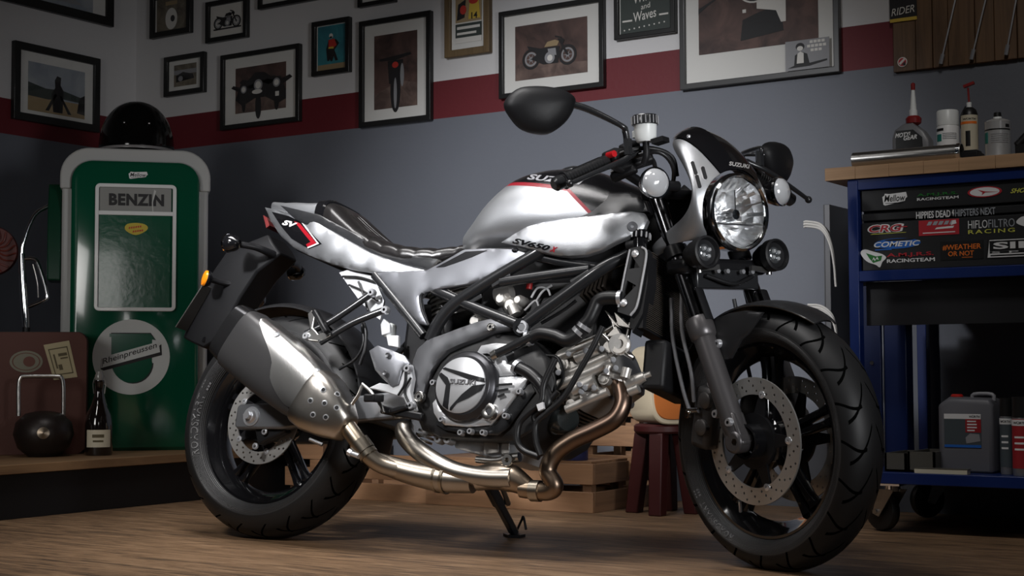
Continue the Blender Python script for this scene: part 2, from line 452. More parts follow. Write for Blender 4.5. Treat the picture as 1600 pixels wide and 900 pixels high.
struct('wall_left', M().bb((XL - .1, -4.2, 0), (XL, YW + .1, 3.1)), wallm)
struct('ceiling', M().bb((XL - .1, -4.2, 3.1), (4.2, YW + .1, 3.2)), ceilm)
# ------------------------------------------------------------------ platform along the left wall
oak = wood('oak_board', (.20, .115, .055), (.10, .05, .024), 1, 9)
pt = empty('platform', (XL + .6, .1, 0), 'low platform with an oak board top and black front under the fuel pump', 'platform')
M().bb((XL + .002, -1.2, .141), (-1.02, YW - .002, .17)).build('board_top', oak, pt, loc=None, bevel=.002).location = -Vector(pt.location)
o = M().bb((XL + .002, -1.18, .001), (-1.045, YW - .002, .141)).build('front_panel', blackm, pt); o.location = -Vector(pt.location)
# ------------------------------------------------------------------ pictures on the walls
framem = mat('black_frame', (.012, .012, .012), .35); framew = wood('walnut_frame', (.13, .085, .04), (.05, .03, .012), 2, 12)
frameg = mat('grey_black_frame', (.05, .05, .05), .3)
matm = mat('picture_mount', (.62, .61, .58), .75)
glassm = bpy.data.materials.new('picture_glass'); glassm.use_nodes = True; nt = glassm.node_tree; nt.nodes.clear()
out = nt.nodes.new('ShaderNodeOutputMaterial'); mx = nt.nodes.new('ShaderNodeMixShader'); tr = nt.nodes.new('ShaderNodeBsdfTransparent'); gl = nt.nodes.new('ShaderNodeBsdfGlossy')
gl.inputs['Roughness'].default_value = .03; fr = nt.nodes.new('ShaderNodeFresnel'); fr.inputs[0].default_value = 1.45
ge = nt.nodes.new('ShaderNodeNewGeometry'); ml = nt.nodes.new('ShaderNodeMath'); ml.operation = 'MULTIPLY_ADD'; ml.inputs[1].default_value = -1; ml.inputs[2].default_value = 1
m2_ = nt.nodes.new('ShaderNodeMath'); m2_.operation = 'MULTIPLY'; nt.links.new(ge.outputs['Backfacing'], ml.inputs[0]); nt.links.new(ml.outputs[0], m2_.inputs[0]); nt.links.new(fr.outputs[0], m2_.inputs[1])   # reflect on the outer face only
nt.links.new(m2_.outputs[0], mx.inputs[0]); nt.links.new(tr.outputs[0], mx.inputs[1]); nt.links.new(gl.outputs[0], mx.inputs[2]); nt.links.new(mx.outputs[0], out.inputs[0])
def cloud(name, c1, c2, s_=6):
    m_ = mat(name, c1, .6); n = N(m_); n.base(n.ramp(n.noise(s_, 5, None, 'Object', .8, .6), [(.35, c2), (.65, c1)])); return m_
brownp = cloud('brown_print', (.12, .068, .056), (.035, .02, .018), 8)
sepia = cloud('sepia_print', (.22, .19, .14), (.08, .065, .05), 12)
teal = cloud('teal_print', (.04, .24, .27), (.02, .12, .16), 7)
skyp = cloud('pale_landscape_print', (.34, .36, .38), (.22, .25, .29), 5)
inkm = mat('print_ink', (.012, .011, .012), .6); midm = mat('print_grey', (.25, .25, .26), .6); pale = mat('print_pale', (.62, .60, .56), .6)
tan = mat('print_tan', (.30, .22, .12), .6); redk = mat('print_red', (.45, .03, .02), .6); yel = mat('print_yellow', (.55, .38, .05), .6); slate = mat('print_slate', (.035, .045, .04), .6)
PM = [brownp, inkm, midm, pale, redk, yel, tan, teal, skyp, sepia, slate, cloud('brown_ground', (.17, .115, .095), (.07, .045, .038), 14)]
INK, MID, PALE, RED, YEL, TAN, TEAL, SKY, SEP, SLATE = range(1, 11)
def moto_side(p, mb, x, y, s, asp, body=PALE):       # side view of a parked motorcycle
    sx, sy = s, s * asp
    X = lambda a: x + a * sx
    Y = lambda a: y + a * sy
    for k in (-1, 1):
        mb.mi(INK); p.ring(mb, X(k * .62), Y(.0), .3 * sx, .3 * sy, .76, .0016); mb.mi(MID); p.ring(mb, X(k * .62), Y(0), .21 * sx, .21 * sy, .75, .0018); p.ell(mb, X(k * .62), Y(0), .06 * sx, .06 * sy, .0018)
        for a in range(6): c, s_ = math.cos(a * 1.05), math.sin(a * 1.05); p.poly(mb, [(X(k * .62 + .2 * c), Y(.2 * s_)), (X(k * .62 - .015 * s_), Y(.015 * c)), (X(k * .62 + .015 * s_), Y(-.015 * c))], .0019)
    mb.mi(INK); p.poly(mb, [(X(-.62), Y(0)), (X(-.2), Y(-.2)), (X(.3), Y(-.2)), (X(.36), Y(.28)), (X(-.3), Y(.28)), (X(-.75), Y(.4)), (X(-.7), Y(.3)), (X(-.35), Y(.16))], .002)
    p.poly(mb, [(X(.28), Y(.5)), (X(.36), Y(.5)), (X(.66), Y(0)), (X(.58), Y(0))], .002)
    p.poly(mb, [(X(.2), Y(.6)), (X(.42), Y(.54)), (X(.43), Y(.49)), (X(.2), Y(.55))], .0022)
    mb.mi(MID); p.ell(mb, X(.02), Y(-.02), .17 * sx, .17 * sy, .0026); p.poly(mb, [(X(.0), Y(.05)), (X(.25), Y(.03)), (X(.22), Y(.24)), (X(-.05), Y(.24))], .0024)
    mb.mi(PALE); p.ell(mb, X(.03), Y(-.03), .09 * sx, .09 * sy, .003)
    mb.mi(body); p.poly(mb, [(X(-.16), Y(.3)), (X(.28), Y(.3)), (X(.34), Y(.42)), (X(.2), Y(.48)), (X(-.06), Y(.44))], .003)
    mb.mi(INK); p.ell(mb, X(.44), Y(.42), .07 * sx, .08 * sy, .003)
def moto_rear(p, mb, x, y, s, asp):                  # a motorcycle seen from behind
    X = lambda a: x + a * s
    Y = lambda a: y + a * s * asp
    mb.mi(INK); p.ell(mb, X(0), Y(-.5), .16 * s, .55 * s * asp, .0016); p.poly(mb, [(X(-.5), Y(.38)), (X(.5), Y(.46)), (X(.5), Y(.4)), (X(0), Y(.3)), (X(-.5), Y(.32))], .0018)
    p.poly(mb, [(X(-.25), Y(.3)), (X(.25), Y(.3)), (X(.2), Y(-.3)), (X(-.2), Y(-.3))], .002); mb.mi(MID); p.ell(mb, X(.22), Y(-.1), .06 * s, .3 * s * asp, .0024); p.ell(mb, X(0), Y(-.55), .05 * s, .4 * s * asp, .0022)
    mb.mi(RED); p.ell(mb, X(0), Y(.18), .1 * s, .08 * s * asp, .0028)
def moto_front(p, mb, x, y, s, asp):                 # seen from the front
    X = lambda a: x + a * s
    Y = lambda a: y + a * s * asp
    mb.mi(INK); p.ell(mb, X(0), Y(-.6), .14 * s, .45 * s * asp, .0016)
    p.poly(mb, [(X(-.9), Y(.3)), (X(-.75), Y(.42)), (X(0), Y(.22)), (X(.75), Y(.42)), (X(.9), Y(.3)), (X(.35), Y(.05)), (X(.3), Y(-.3)), (X(-.3), Y(-.3)), (X(-.35), Y(.05))], .0018)
    mb.mi(MID); p.ell(mb, X(0), Y(.15), .2 * s, .2 * s * asp, .0022); mb.mi(PALE); p.ell(mb, X(0), Y(.15), .13 * s, .13 * s * asp, .0025)
def rider(p, mb, x, y, s, asp, top=RED):
    X = lambda a: x + a * s
    Y = lambda a: y + a * s * asp
    mb.mi(INK); p.ell(mb, X(-.05), Y(-.45), .2 * s, .5 * s * asp, .0016); p.poly(mb, [(X(-.5), Y(-.1)), (X(-.3), Y(.45)), (X(.35), Y(.5)), (X(.6), Y(.2)), (X(.2), Y(-.2)), (X(.5), Y(-.9)), (X(.3), Y(-.95)), (X(.0), Y(-.3)), (X(-.25), Y(-.9)), (X(-.4), Y(-.9))], .0018)
    mb.mi(top); p.poly(mb, [(X(-.28), Y(.0)), (X(-.3), Y(.5)), (X(.2), Y(.55)), (X(.4), Y(.1)), (X(.1), Y(-.1))], .0022); mb.mi(PALE); p.ell(mb, X(-.08), Y(.75), .16 * s, .17 * s * asp, .0024); mb.mi(INK); p.ell(mb, X(-.08), Y(.66), .12 * s, .07 * s * asp, .0027)
    mb.mi(YEL); p.poly(mb, [(X(-.3), Y(-.08)), (X(.15), Y(-.12)), (X(.12), Y(.03)), (X(-.28), Y(.02))], .0025)
def picture(px, label, bw, mount, art, fm=None, left=False, bg=None, depth=.024, ext=0):
    x0, x1, yt, yb = px                              # frame edges in the photograph: left, right, top at left, bottom at left
    if left: a = onX(x0, yb, XL + depth); b = onX(x1, yt, XL + depth); t = onX(x0, yt, XL + depth); u = Vector((0, 1, 0)); wd = b.y - a.y
    else: a = onY(x0, yb, YW - depth); b = onY(x1, yt, YW - depth); t = onY(x0, yt, YW - depth); u = Vector((1, 0, 0)); wd = b.x - a.x
    ht = t.z - a.z + ext
    nrm = u.cross(Vector((0, 0, 1))); o0 = a - nrm * (depth - .0006); c = o0 + u * wd / 2 + Vector((0, 0, ht / 2))
    root = empty('picture_frame', c, label, 'picture', group='framed pictures on the garage walls')
    pl = Plane(o0 - c, u, (0, 0, 1))
    bwm = wd * bw; mb = M()
    mb.plate([(0, 0), (wd, 0), (wd, ht), (0, ht)], [[(bwm, bwm), (wd - bwm, bwm), (wd - bwm, ht - bwm), (bwm, ht - bwm)]], pl.o, pl.u, pl.v, pl.n * depth)
    mb.build('frame', fm or framem, root, bevel=.0025)
    m2 = M(); pl.rect(m2, bwm * .8, bwm * .8, wd - bwm * .8, ht - bwm * .8, .01, .004); m2.build('mount', matm, root)
    l, r, bt, tp = mount; ix0, ix1, iy0, iy1 = wd * l, wd * (1 - r), ht * bt, ht * (1 - tp)
    p2 = Plane(pl.P(ix0, iy0, .0112), u, (0, 0, 1), ix1 - ix0, iy1 - iy0)
    mb = M(); mb.mi(bg if bg is not None else 0); p2.rect(mb, 0, 0, 1, 1, .0005, .0004); art(p2, mb, p2.w / p2.h); mb.build('print', PM, root, flat=True)
    m3 = M(); pl.rect(m3, bwm * .9, bwm * .9, wd - bwm * .9, ht - bwm * .9, .018, .0015); m3.build('glass', glassm, root, flat=True)
    return root
def a_oval(p, mb, a): mb.mi(PALE); p.ell(mb, .5, .36, .2, .33); mb.mi(INK); p.ell(mb, .55, .36, .07, .1, .002); mb.mi(TAN); p.rect(mb, .3, .78, .7, .9, .0015)
def a_old(p, mb, a): moto_side(p, mb, .5, .42, .48, a, INK); mb.mi(INK); p.rect(mb, .05, .2, .95, .25, .0012)
def a_small(p, mb, a): mb.mi(INK); p.poly(mb, [(.1, .2), (.9, .3), (.85, .5), (.4, .65), (.1, .5)]); mb.mi(MID); p.rect(mb, 0, .55, 1, .75, .0008, .0003); p.ell(mb, .3, .35, .1, .12, .002)
def a_three(p, mb, a):
    mb.mi(11); p.rect(mb, 0, 0, 1, .32, .0008, .0003); mb.mi(INK); p.poly(mb, [(0, .3), (.1, .62), (.25, .7), (.4, .86), (.58, .84), (.72, .72), (.9, .7), (1, .4), (1, .2), (.85, .12), (.6, .3), (.4, .3), (.15, .15)], .0011); moto_front(p, mb, .46, .48, .42, a); moto_front(p, mb, .17, .45, .28, a); moto_front(p, mb, .82, .5, .34, a)
    mb.mi(PALE); p.ell(mb, .44, .43, .1, .05, .003); p.rect(mb, .8, .28, .87, .38, .003)
def a_rider(p, mb, a): mb.mi(TAN); p.rect(mb, 0, 0, 1, .12, .0008, .0003); rider(p, mb, .52, .5, .42, a)
def a_rear(p, mb, a): mb.mi(11); p.poly(mb, [(0, 0), (1, 0), (1, .3), (.6, .36), (0, .2)], .0008, .0003); moto_rear(p, mb, .5, .48, .72, a)
def a_race(p, mb, a):
    mb.mi(TAN); p.rect(mb, 0, .45, 1, 1, .0008, .0003); mb.mi(INK); p.poly(mb, [(.05, .5), (.35, .55), (.4, .95), (.1, .85)]); mb.mi(RED); p.ell(mb, .3, .72, .12, .1, .002); p.ell(mb, .7, .9, .18, .08, .0022); mb.mi(YEL); p.poly(mb, [(.5, .5), (.95, .5), (.9, .9), (.55, .88)], .002)
    mb.mi(INK); p.text(mb, '14', .62, .5, .85, .64, .0032, bold=.02)
    mb.mi(SLATE); p.rect(mb, 0, .12, 1, .42, .0012); mb.mi(PALE); p.rect(mb, 0, 0, 1, .11, .0012); p.rect(mb, .06, .3, .94, .36, .0016); p.rect(mb, .06, .18, .8, .23, .0016)
def a_bike(p, mb, a): mb.mi(11); p.poly(mb, [(0, 0), (1, 0), (1, .2), (0, .3)], .0007, .0003); moto_side(p, mb, .48, .36, .41, a, TAN)
def a_wheels(p, mb, a):
    mb.mi(PALE); p.text(mb, 'Wheels', .26, .42, .82, .56, slope=.05, bold=.008); p.text(mb, 'and', .42, .32, .6, .4, slope=.02); p.text(mb, 'Waves', .26, .15, .72, .29, slope=.04, bold=.008); p.rect(mb, .04, .17, .24, .195, .0012); p.rect(mb, .78, .2, .96, .225, .0012)
    for k in range(9): p.ell(mb, .08 + k * .1, .05 + .006 * k, .015, .012, .0012, n=8)
    mb.mi(MID); p.rect(mb, .2, .7, .8, .9, .0012)
def a_big(p, mb, a):
    mb.mi(INK); p.poly(mb, [(0, .48), (.08, .56), (.2, .66), (.55, .72), (.5, .8), (.2, .74), (.12, .62), (0, .54)], .0012); p.poly(mb, [(.36, .1), (.72, .16), (.7, .38), (.62, .44), (.5, .4), (.38, .34)], .0014); p.poly(mb, [(.72, .72), (.99, .62), (.99, .55), (.72, .64)], .0014)
    mb.mi(PALE); p.poly(mb, [(.5, .45), (.66, .4), (.7, .26), (.74, .26), (.74, 1), (.5, 1)], .0018); p.ell(mb, .48, .72, .15, .2, .0024); mb.mi(INK); p.ell(mb, .48, .72, .135, .18, .003)
    mb.mi(MID); p.ell(mb, .48, .72, .1, .135, .0033); mb.mi(INK); p.ell(mb, .48, .72, .09, .12, .0036); mb.mi(PALE); p.ell(mb, .49, .73, .012, .014, .004); p.rect(mb, .54, .8, .575, .86, .004); p.rect(mb, .38, .42, .41, .46, .0024)
def a_land(p, mb, a):
    mb.mi(TAN); p.rect(mb, 0, 0, 1, .3, .0008, .0003); mb.mi(SLATE); p.poly(mb, [(0, .3), (.35, .28), (.6, .34), (1, .32), (1, .42), (.6, .52), (.3, .5), (0, .58)], .001, .0004)
    mb.mi(INK); p.poly(mb, [(.44, .04), (.6, .04), (.62, .5), (.56, .62), (.57, .78), (.5, .8), (.46, .7), (.47, .55), (.4, .4)], .0016); p.poly(mb, [(.3, .05), (.36, .05), (.5, .4), (.46, .42)], .0016); p.poly(mb, [(.7, .04), (.76, .04), (.58, .4), (.55, .38)], .0016); p.poly(mb, [(.86, .1), (1, .08), (1, .5), (.9, .42)], .0014)
def a_plain(p, mb, a): mb.mi(MID); p.poly(mb, [(.1, .1), (.9, .15), (.7, .5), (.3, .55)])
picture((22, 158, 62, 185), 'pale landscape photograph with a standing figure in a black frame on the left wall', .07, (.17, .17, .15, .22), a_land, left=True, bg=SKY)
picture((-60, 180, -110, -16), 'black frame cut off at the top left, above the pale landscape picture', .05, (.14, .14, .16, .2), a_plain, left=True, bg=SKY, ext=0)
picture((233, 297, -7, 61), 'small dark picture with a white oval badge shape, first in from the room corner', .1, (.14, .14, .13, .13), a_oval, bg=SEP)
picture((320, 385, 4, 68), 'small black framed drawing of an old motorcycle on cream paper', .085, (.13, .13, .14, .14), a_old, bg=PALE)
picture((255, 318, 90, 152), 'small black framed sepia photograph with a wide mount just right of the helmet', .09, (.22, .22, .23, .23), a_small, bg=SEP)
picture((343, 467, 87, 204), 'black framed brown photograph of several motorcycles seen head-on', .045, (.18, .18, .2, .2), a_three)
picture((486, 545, 35, 120), 'narrow black framed teal picture of a motorcycle rider with a white helmet', .1, (.13, .13, .1, .1), a_rider, bg=TEAL)
picture((402, 506, -60, 15), 'wide black frame cut off at the top, left above the teal rider picture', .05, (.15, .15, .2, .2), a_plain, bg=SEP)
picture((558, 616, -75, 12), 'narrow black frame cut off at the top, above the tall brown picture', .09, (.15, .15, .15, .15), a_plain, bg=SEP)
picture((560, 672, 34, 200), 'tall brown photograph of a motorcycle from behind with red tail lamp, black frame', .06, (.2, .2, .155, .155), a_rear)
picture((694, 764, -18, 91), 'walnut brown framed race poster with a yellow rider and number 14', .13, (.22, .2, .19, .16), a_race, fm=framew, bg=PALE)
picture((779, 942, 19, 155), 'wide black framed brown photograph of a cafe racer motorcycle in side view', .042, (.15, .16, .19, .19), a_bike)
picture((959, 1053, -60, 63), 'dark poster in a black frame with white handwritten lettering', .075, (.09, .09, .07, .07), a_wheels, bg=SLATE)
big = picture((1062, 1309, -75, 141), 'largest picture, a brown close-up of a motorcycle headlamp with cream mount', .035, (.12, .13, .24, .15), a_big, fm=frameg)
# postcard tucked into the corner of the big frame
a = onY(1227, 112, YW - .03); b = onY(1295, 62, YW - .03); b2 = onY(1293, 103, YW - .03)
pc = Plane(Vector((a.x, YW - .026, b2.z)), (1, 0, 0), (0, 0, 1), b.x - a.x, .0)
pc.h = onY(1227, 66, YW - .026).z - onY(1227, 112, YW - .026).z; pc.o.z = onY(1227, 112, YW - .026).z
mb = M(); mb.mi(MID); pc.rect(mb, 0, 0, 1, 1, .001, .001); mb.mi(INK); pc.poly(mb, [(.05, .08), (.2, .16), (.22, .5), (.35, .62), (.5, .52), (.55, .2), (.95, .28), (.95, .22), (.55, .1)], .0016); pc.ell(mb, .34, .78, .1, .13, .0018)
mb.mi(PALE); pc.poly(mb, [(.26, .22), (.42, .22), (.42, .55), (.35, .62), (.28, .55)], .002); pc.ell(mb, .34, .72, .07, .08, .0024)
for k, (x0, x1, y0) in enumerate(((.56, .98, .86), (.5, .99, .72), (.58, .9, .58))): pc.text(mb, ('TON UP JUST', 'HENRY RIDES', 'AGAIN')[k], x0, y0, x1, y0 + .1, slope=.03) if False else [pc.rect(mb, x0 + j * .09, y0, x0 + j * .09 + .07, y0 + .09, .0016) for j in range(int((x1 - x0) / .09))]
tag(mb.build('postcard', PM, flat=True), 'small grey postcard of a seated person in the corner of the largest picture', 'postcard')
# ------------------------------------------------------------------ wooden tool board, top right
plank = wood('tool_board_planks', (.13, .072, .035), (.045, .022, .01), 2, 10); n = N(plank)
a = onY(1396, 113, YW - .02); bt = Vector((a.x, YW - .0005, a.z)); bw = 1.2
root = empty('tool_board', (a.x + bw / 2, YW - .01, a.z + .4), 'dark planked wooden tool board at the top right of the wall', 'board')
mb = M(); x = 0
for k, wd in enumerate((.075, .055, .05, .085, .06, .07, .06, .05, .09, .07, .06, .08, .07, .06, .05, .08, .065, .07)):
    mb.bb((a.x + x, YW - .018 - .002 * (k % 2), a.z), (a.x + x + wd - .002, YW - .0005, a.z + .8)); x += wd
o = mb.build('plank_panel', plank, root, bevel=.0015); o.location = -Vector(root.location)
pl = Plane((0, YW - .0205, 0), (1, 0, 0), (0, 0, 1))
def mark(px, py): return onY(px, py, YW - .021)
c = mark(1410, 97); r = .016
mb = M(); mb.mi(0); pl.ell(mb, c.x, c.z, r, r); mb.mi(1); pl.ell(mb, c.x, c.z, r * .82, r * .82, .002); mb.mi(0); pl.poly(mb, [(c.x - .011, c.z - .003), (c.x + .006, c.z + .012), (c.x + .01, c.z + .007), (c.x - .006, c.z - .009)], .0028); mb.mi(2); pl.poly(mb, [(c.x - .003, c.z - .009), (c.x + .011, c.z + .002), (c.x + .008, c.z - .008)], .0028); pl.ell(mb, c.x + .007, c.z - .008, .004, .004, .003)
o = mb.build('round_sticker', [pale, mat('sticker_red', (.4, .02, .03), .5), inkm], root, flat=True); o.location = -Vector(root.location); o['label'] = 'round white and red sticker'
a1 = mark(1391, 36); a2 = mark(1433, -40)
p2 = Plane((a1.x, YW - .0225, a1.z), (1, 0, 0), (0, 0, 1), mark(1433, 36).x - a1.x, a2.z - a1.z)
mb = M(); mb.mi(0); p2.rect(mb, 0, .06, 1, 1, .001, .003); mb.mi(1); p2.rect(mb, 0, 0, 1, .075, .0012, .003); mb.mi(2); p2.text(mb, 'RIDER', .06, .14, .92, .3, slope=.04, shear=.2); p2.rect(mb, .25, .6, .75, .66); p2.rect(mb, .25, .48, .7, .53)
tag(mb.build('pennant', [inkm, yel, pale], flat=True), 'black pennant with white lettering and yellow hem on the tool board', 'pennant')
for k, (x0, y0, x1, y1, lb) in enumerate(((1470, 99, 1497, -20, 'leftmost of the three long steel T-bar tools on the tool board'), (1518, 92, 1545, -22, 'middle of the three long steel T-bar tools on the tool board'), (1572, 85, 1592, -24, 'rightmost of the three long steel T-bar tools on the tool board'))):
    p = onY(x0, y0, YW - .034); q = onY(x1, y1, YW - .034); root = empty('socket_wrench', p, lb, 'tool', group='T-bar tools on the tool board')
    d = (q - p).normalized(); h = d.cross(Vector((0, 1, 0)))
    M().tube([Vector(), q - p], .003, 8, 1).build('shaft', bolt, root); M().cyl(-d * .002, d * .03, .0065, n=6).build('socket', bolt, root); M().cyl(q - p - h * .05, q - p + h * .05, .004, n=8).build('handle', chrome, root)
# ------------------------------------------------------------------ workbench
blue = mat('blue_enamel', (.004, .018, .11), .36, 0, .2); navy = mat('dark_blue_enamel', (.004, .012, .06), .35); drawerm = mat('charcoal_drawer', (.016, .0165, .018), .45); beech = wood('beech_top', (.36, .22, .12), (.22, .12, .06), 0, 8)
YF = .98; BX0, BX1, BY1 = 1.236, 2.7, 1.62
bench = empty('workbench', (2, 1.3, 0), 'blue steel workbench on castors with a beech top and stickered drawers', 'workbench'); BO = -Vector(bench.location)
def bpart(mb, name, m_, par=None, **k):
    o = mb.build(name, m_, par or bench, **k)
    if par is None: o.location = BO
    return o
mb = M(); x = BX0; k = 0
while x < BX1:
    wd = .098 if k else .09; mb.bb((x, YF + .002 + .0006 * (k % 2), .994), (min(x + wd, BX1) - .0006, BY1, 1.03 - .0003 * (k % 2))); x += wd; k += 1
bpart(mb, 'bench_top', beech, bevel=.001)
fr_ = bpart(M().bb((1.3, YF + .012, .962), (BX1 - .03, YF + .05, .9935)).bb((1.3, YF + .012, .703), (BX1 - .03, YF + .05, .733)).bb((1.3, BY1 - .05, .962), (BX1 - .03, BY1 - .012, .9935)).bb((1.3, YF + .05, .962), (1.335, BY1 - .05, .9935)), 'frame', blue, bevel=.002)
for px_, py_ in ((1.3, YF + .008), (1.3, BY1 - .045), (BX1 - .06, YF + .008), (BX1 - .06, BY1 - .045)): bpart(M().bb((px_, py_, .14), (px_ + .03, py_ + .036, .99)), 'post', blue, bevel=.002)
bpart(M().bb((1.3, YF + .004, .139), (BX1 - .03, BY1 - .01, .171)), 'lower_shelf', blue, bevel=.002)
bpart(M().bb((1.332, YF + .05, .733), (BX1 - .065, BY1 - .02, .962)), 'drawer_cabinet', mat('black_cabinet', (.012, .012, .014), .45))
def dz(py, px=1342): return onY(px, py, YF).z
def drawer(z0, z1, y=YF + .022):
    o = bpart(M().bb((1.336, y, z0), (BX1 - .07, YF + .055, z1)), 'drawer', drawerm, bevel=.002); return o
d1 = drawer(dz(330), dz(297)); d2 = drawer(dz(345), dz(333.5), YF + .026); d3 = drawer(dz(423), dz(348))
d4 = drawer(.951, .963, YF + .03)
# stickers lie on the drawer fronts
SY = YF + .0215
def stick(dr, name, px, paint, mats):
    x0, y0, x1, y1 = px; a = onY(x0, y1, SY); b = onY(x1, y1, SY); t = onY(x0, y0, SY)      # lower-left, lower-right, top-left read at the left edge
    p = Plane((a.x, SY - (0 if dr is not d2 else -.004), a.z), (1, 0, 0), (0, 0, 1), b.x - a.x, t.z - a.z); mb = M(); paint(p, mb); mb.build(name, mats, dr, flat=True); return
stw = mat('sticker_white', (.72, .72, .72), .4); stk = mat('sticker_black', (.01, .01, .01), .4); str_ = mat('sticker_red', (.4, .02, .03), .5); stg = mat('sticker_green', (.02, .16, .03), .4); sto = mat('sticker_orange', (.75, .17, .02), .4); stb = mat('sticker_blue', (.02, .12, .45), .4); stgr = mat('sticker_grey', (.33, .35, .38), .4); sty = mat('sticker_yellow', (.6, .6, .1), .4)
SM_ = [stw, stk, str_, stg, sto, stb, stgr, sty]
def s_mellow(p, mb): mb.mi(0); p.poly(mb, [(.04, .1), (0, .7), (.08, .8), (.1, .95), (.3, .9), (.95, .98), (1, .6), (.93, .5), (.9, .3), (.1, .02)]); mb.mi(1); p.text(mb, 'Mellow', .08, .3, .92, .82, .0016, shear=.2, bold=.01); mb.mi(1); p.rect(mb, .12, .16, .8, .2, .0016)
def s_amjrs(c):
    def f(p, mb): mb.mi(c); p.text(mb, 'A.M.J.R.S.', 0, .5, .98, 1, bold=.02); mb.mi(0); p.text(mb, 'RACINGTEAM', 0, 0, 1, .38, bold=.02)
    return f
def s_oval(p, mb): mb.mi(2); p.ell(mb, .5, .5, .5, .5); mb.mi(0); p.ell(mb, .5, .5, .43, .41, .0014); mb.mi(2); p.poly(mb, [(.3, .72), (.52, .52), (.9, .42), (.52, .44), (.42, .2), (.44, .46)], .002)
def s_shox(p, mb): mb.mi(7); p.text(mb, 'SHOX', 0, .1, 1, .9, shear=.4, bold=.02)
def s_hip(p, mb): mb.mi(0); p.text(mb, 'HIPPIES DEAD', 0, 0, .44, 1, bold=.015); mb.mi(0); p.poly(mb, [(.475, .05), (.468, .5), (.458, .5), (.47, 1), (.485, 1), (.478, .6), (.487, .6)]); mb.mi(6); p.text(mb, 'HIPSTERS NEXT', .5, 0, 1, 1, bold=.01)
def s_crg(p, mb): mb.mi(0); p.text(mb, 'CRG', -.02, .2, .92, 1.02, .001, shear=.2, bold=.07); mb.mi(2); p.text(mb, 'CRG', .02, .26, .86, .94, .0016, shear=.2, bold=.02); p.rect(mb, .8, .62, 1, .72, .0016); mb.mi(7); p.poly(mb, [(.05, .06), (.95, .1), (.98, .14), (.1, .12)])
def s_redbox(p, mb): mb.mi(2); p.rect(mb, 0, 0, 1, 1); mb.mi(6); [p.poly(mb, [(.2 + .14 * k, .66), (.3 + .14 * k, .66), (.35 + .14 * k, .9), (.25 + .14 * k, .9)], .0016) for k in range(5)]; mb.mi(0); p.poly(mb, [(.4, .38), (.85, .42), (.88, .56), (.45, .5)], .0016); p.rect(mb, .1, .14, .9, .2, .0016); p.poly(mb, [(.8, .6), (.94, .7), (.92, .92), (.84, .9)], .0018)
def s_hiflo(p, mb): mb.mi(0); p.text(mb, 'HIFLO', 0, .4, .42, 1); mb.mi(6); p.text(mb, 'FILTRO', .44, .4, 1, 1); mb.mi(7); p.text(mb, 'RACING', 0, 0, 1, .3, bold=.01, space=1.3)
def s_cometic(p, mb): mb.mi(5); p.ell(mb, .5, .55, .5, .45); p.rect(mb, .02, .02, .38, .12); mb.mi(1); p.ell(mb, .55, .86, .32, .1, .0013); mb.mi(0); p.text(mb, 'COMETIC', .0, .28, .99, .74, .0018, shear=.25, bold=.02)
def s_weather(p, mb): mb.mi(1); p.rect(mb, 0, 0, 1, 1); mb.mi(4); p.text(mb, '#WEATHER', .05, .52, .95, .82, .0016, bold=.01); p.text(mb, 'OR NOT', .18, .2, .78, .46, .0016, bold=.01); p.rect(mb, .5, .1, .75, .13, .0016)
def s_silent(p, mb): mb.mi(1); p.poly(mb, [(.0, 0), (0.03, 1), (1, 1), (1, 0)]); mb.mi(0); p.poly(mb, [(.02, .04), (.05, .95), (1, .95), (1, .04)], .0014); mb.mi(1); p.rect(mb, .05, .36, 1, .9, .0018); p.rect(mb, .05, .24, 1, .35, .0018); mb.mi(0); p.text(mb, 'SILENT', .1, .46, 1.5, .82, .0022, bold=.03); p.text(mb, 'SPORT', .08, .25, 1.3, .34, .0022, space=1.6); mb.mi(1); p.rect(mb, .06, .1, 1, .17, .0018)
def s_boot(p, mb): mb.mi(0); p.poly(mb, cr2([(.0, .85), (.18, 1), (.5, .86), (.85, .7), (1, .5), (.85, .28), (.75, .0), (.6, .14), (.3, .3), (.1, .55)])); mb.mi(3); p.poly(mb, [(.22, .8), (.6, .6), (.85, .62), (.8, .36), (.5, .25), (.35, .5)], .0016); mb.mi(0); p.poly(mb, [(.45, .36), (.52, .56), (.58, .42), (.66, .58), (.72, .4), (.62, .46), (.56, .34), (.52, .46)], .002)
def cr2(l): return [(p.x, p.y) for p in cr([(x, y, 0) for x, y in l], 3, True)]
def s_splash(p, mb): mb.mi(0); p.poly(mb, cr2([(0, .5), (.2, .9), (.5, 1), (1, .9), (1, .2), (.6, .0), (.2, .2)])); mb.mi(1); p.text(mb, '4', .4, .25, .7, .8, .0016, bold=.03)
for d_, px_, f_ in ((d1, (1379, 302, 1418, 322), s_mellow), (d1, (1433, 303, 1498, 314), s_amjrs(3)), (d1, (1512, 293, 1566, 310), s_oval), (d1, (1579, 294, 1612, 303), s_shox), (d2, (1431, 331, 1555, 342), s_hip), (d3, (1357, 352, 1418, 368), s_crg), (d3, (1436, 345, 1499, 369), s_redbox), (d3, (1513, 345, 1586, 366), s_hiflo), (d3, (1366, 374, 1439, 392), s_cometic), (d3, (1386, 396, 1461, 411), s_amjrs(2)), (d3, (1470, 378, 1537, 407), s_weather), (d3, (1541, 374, 1660, 404), s_silent), (d3, (1345, 390, 1385, 419), s_boot), (d3, (1588, 338, 1625, 356), s_splash)):
    stick(d_, 'sticker', px_, f_, SM_)
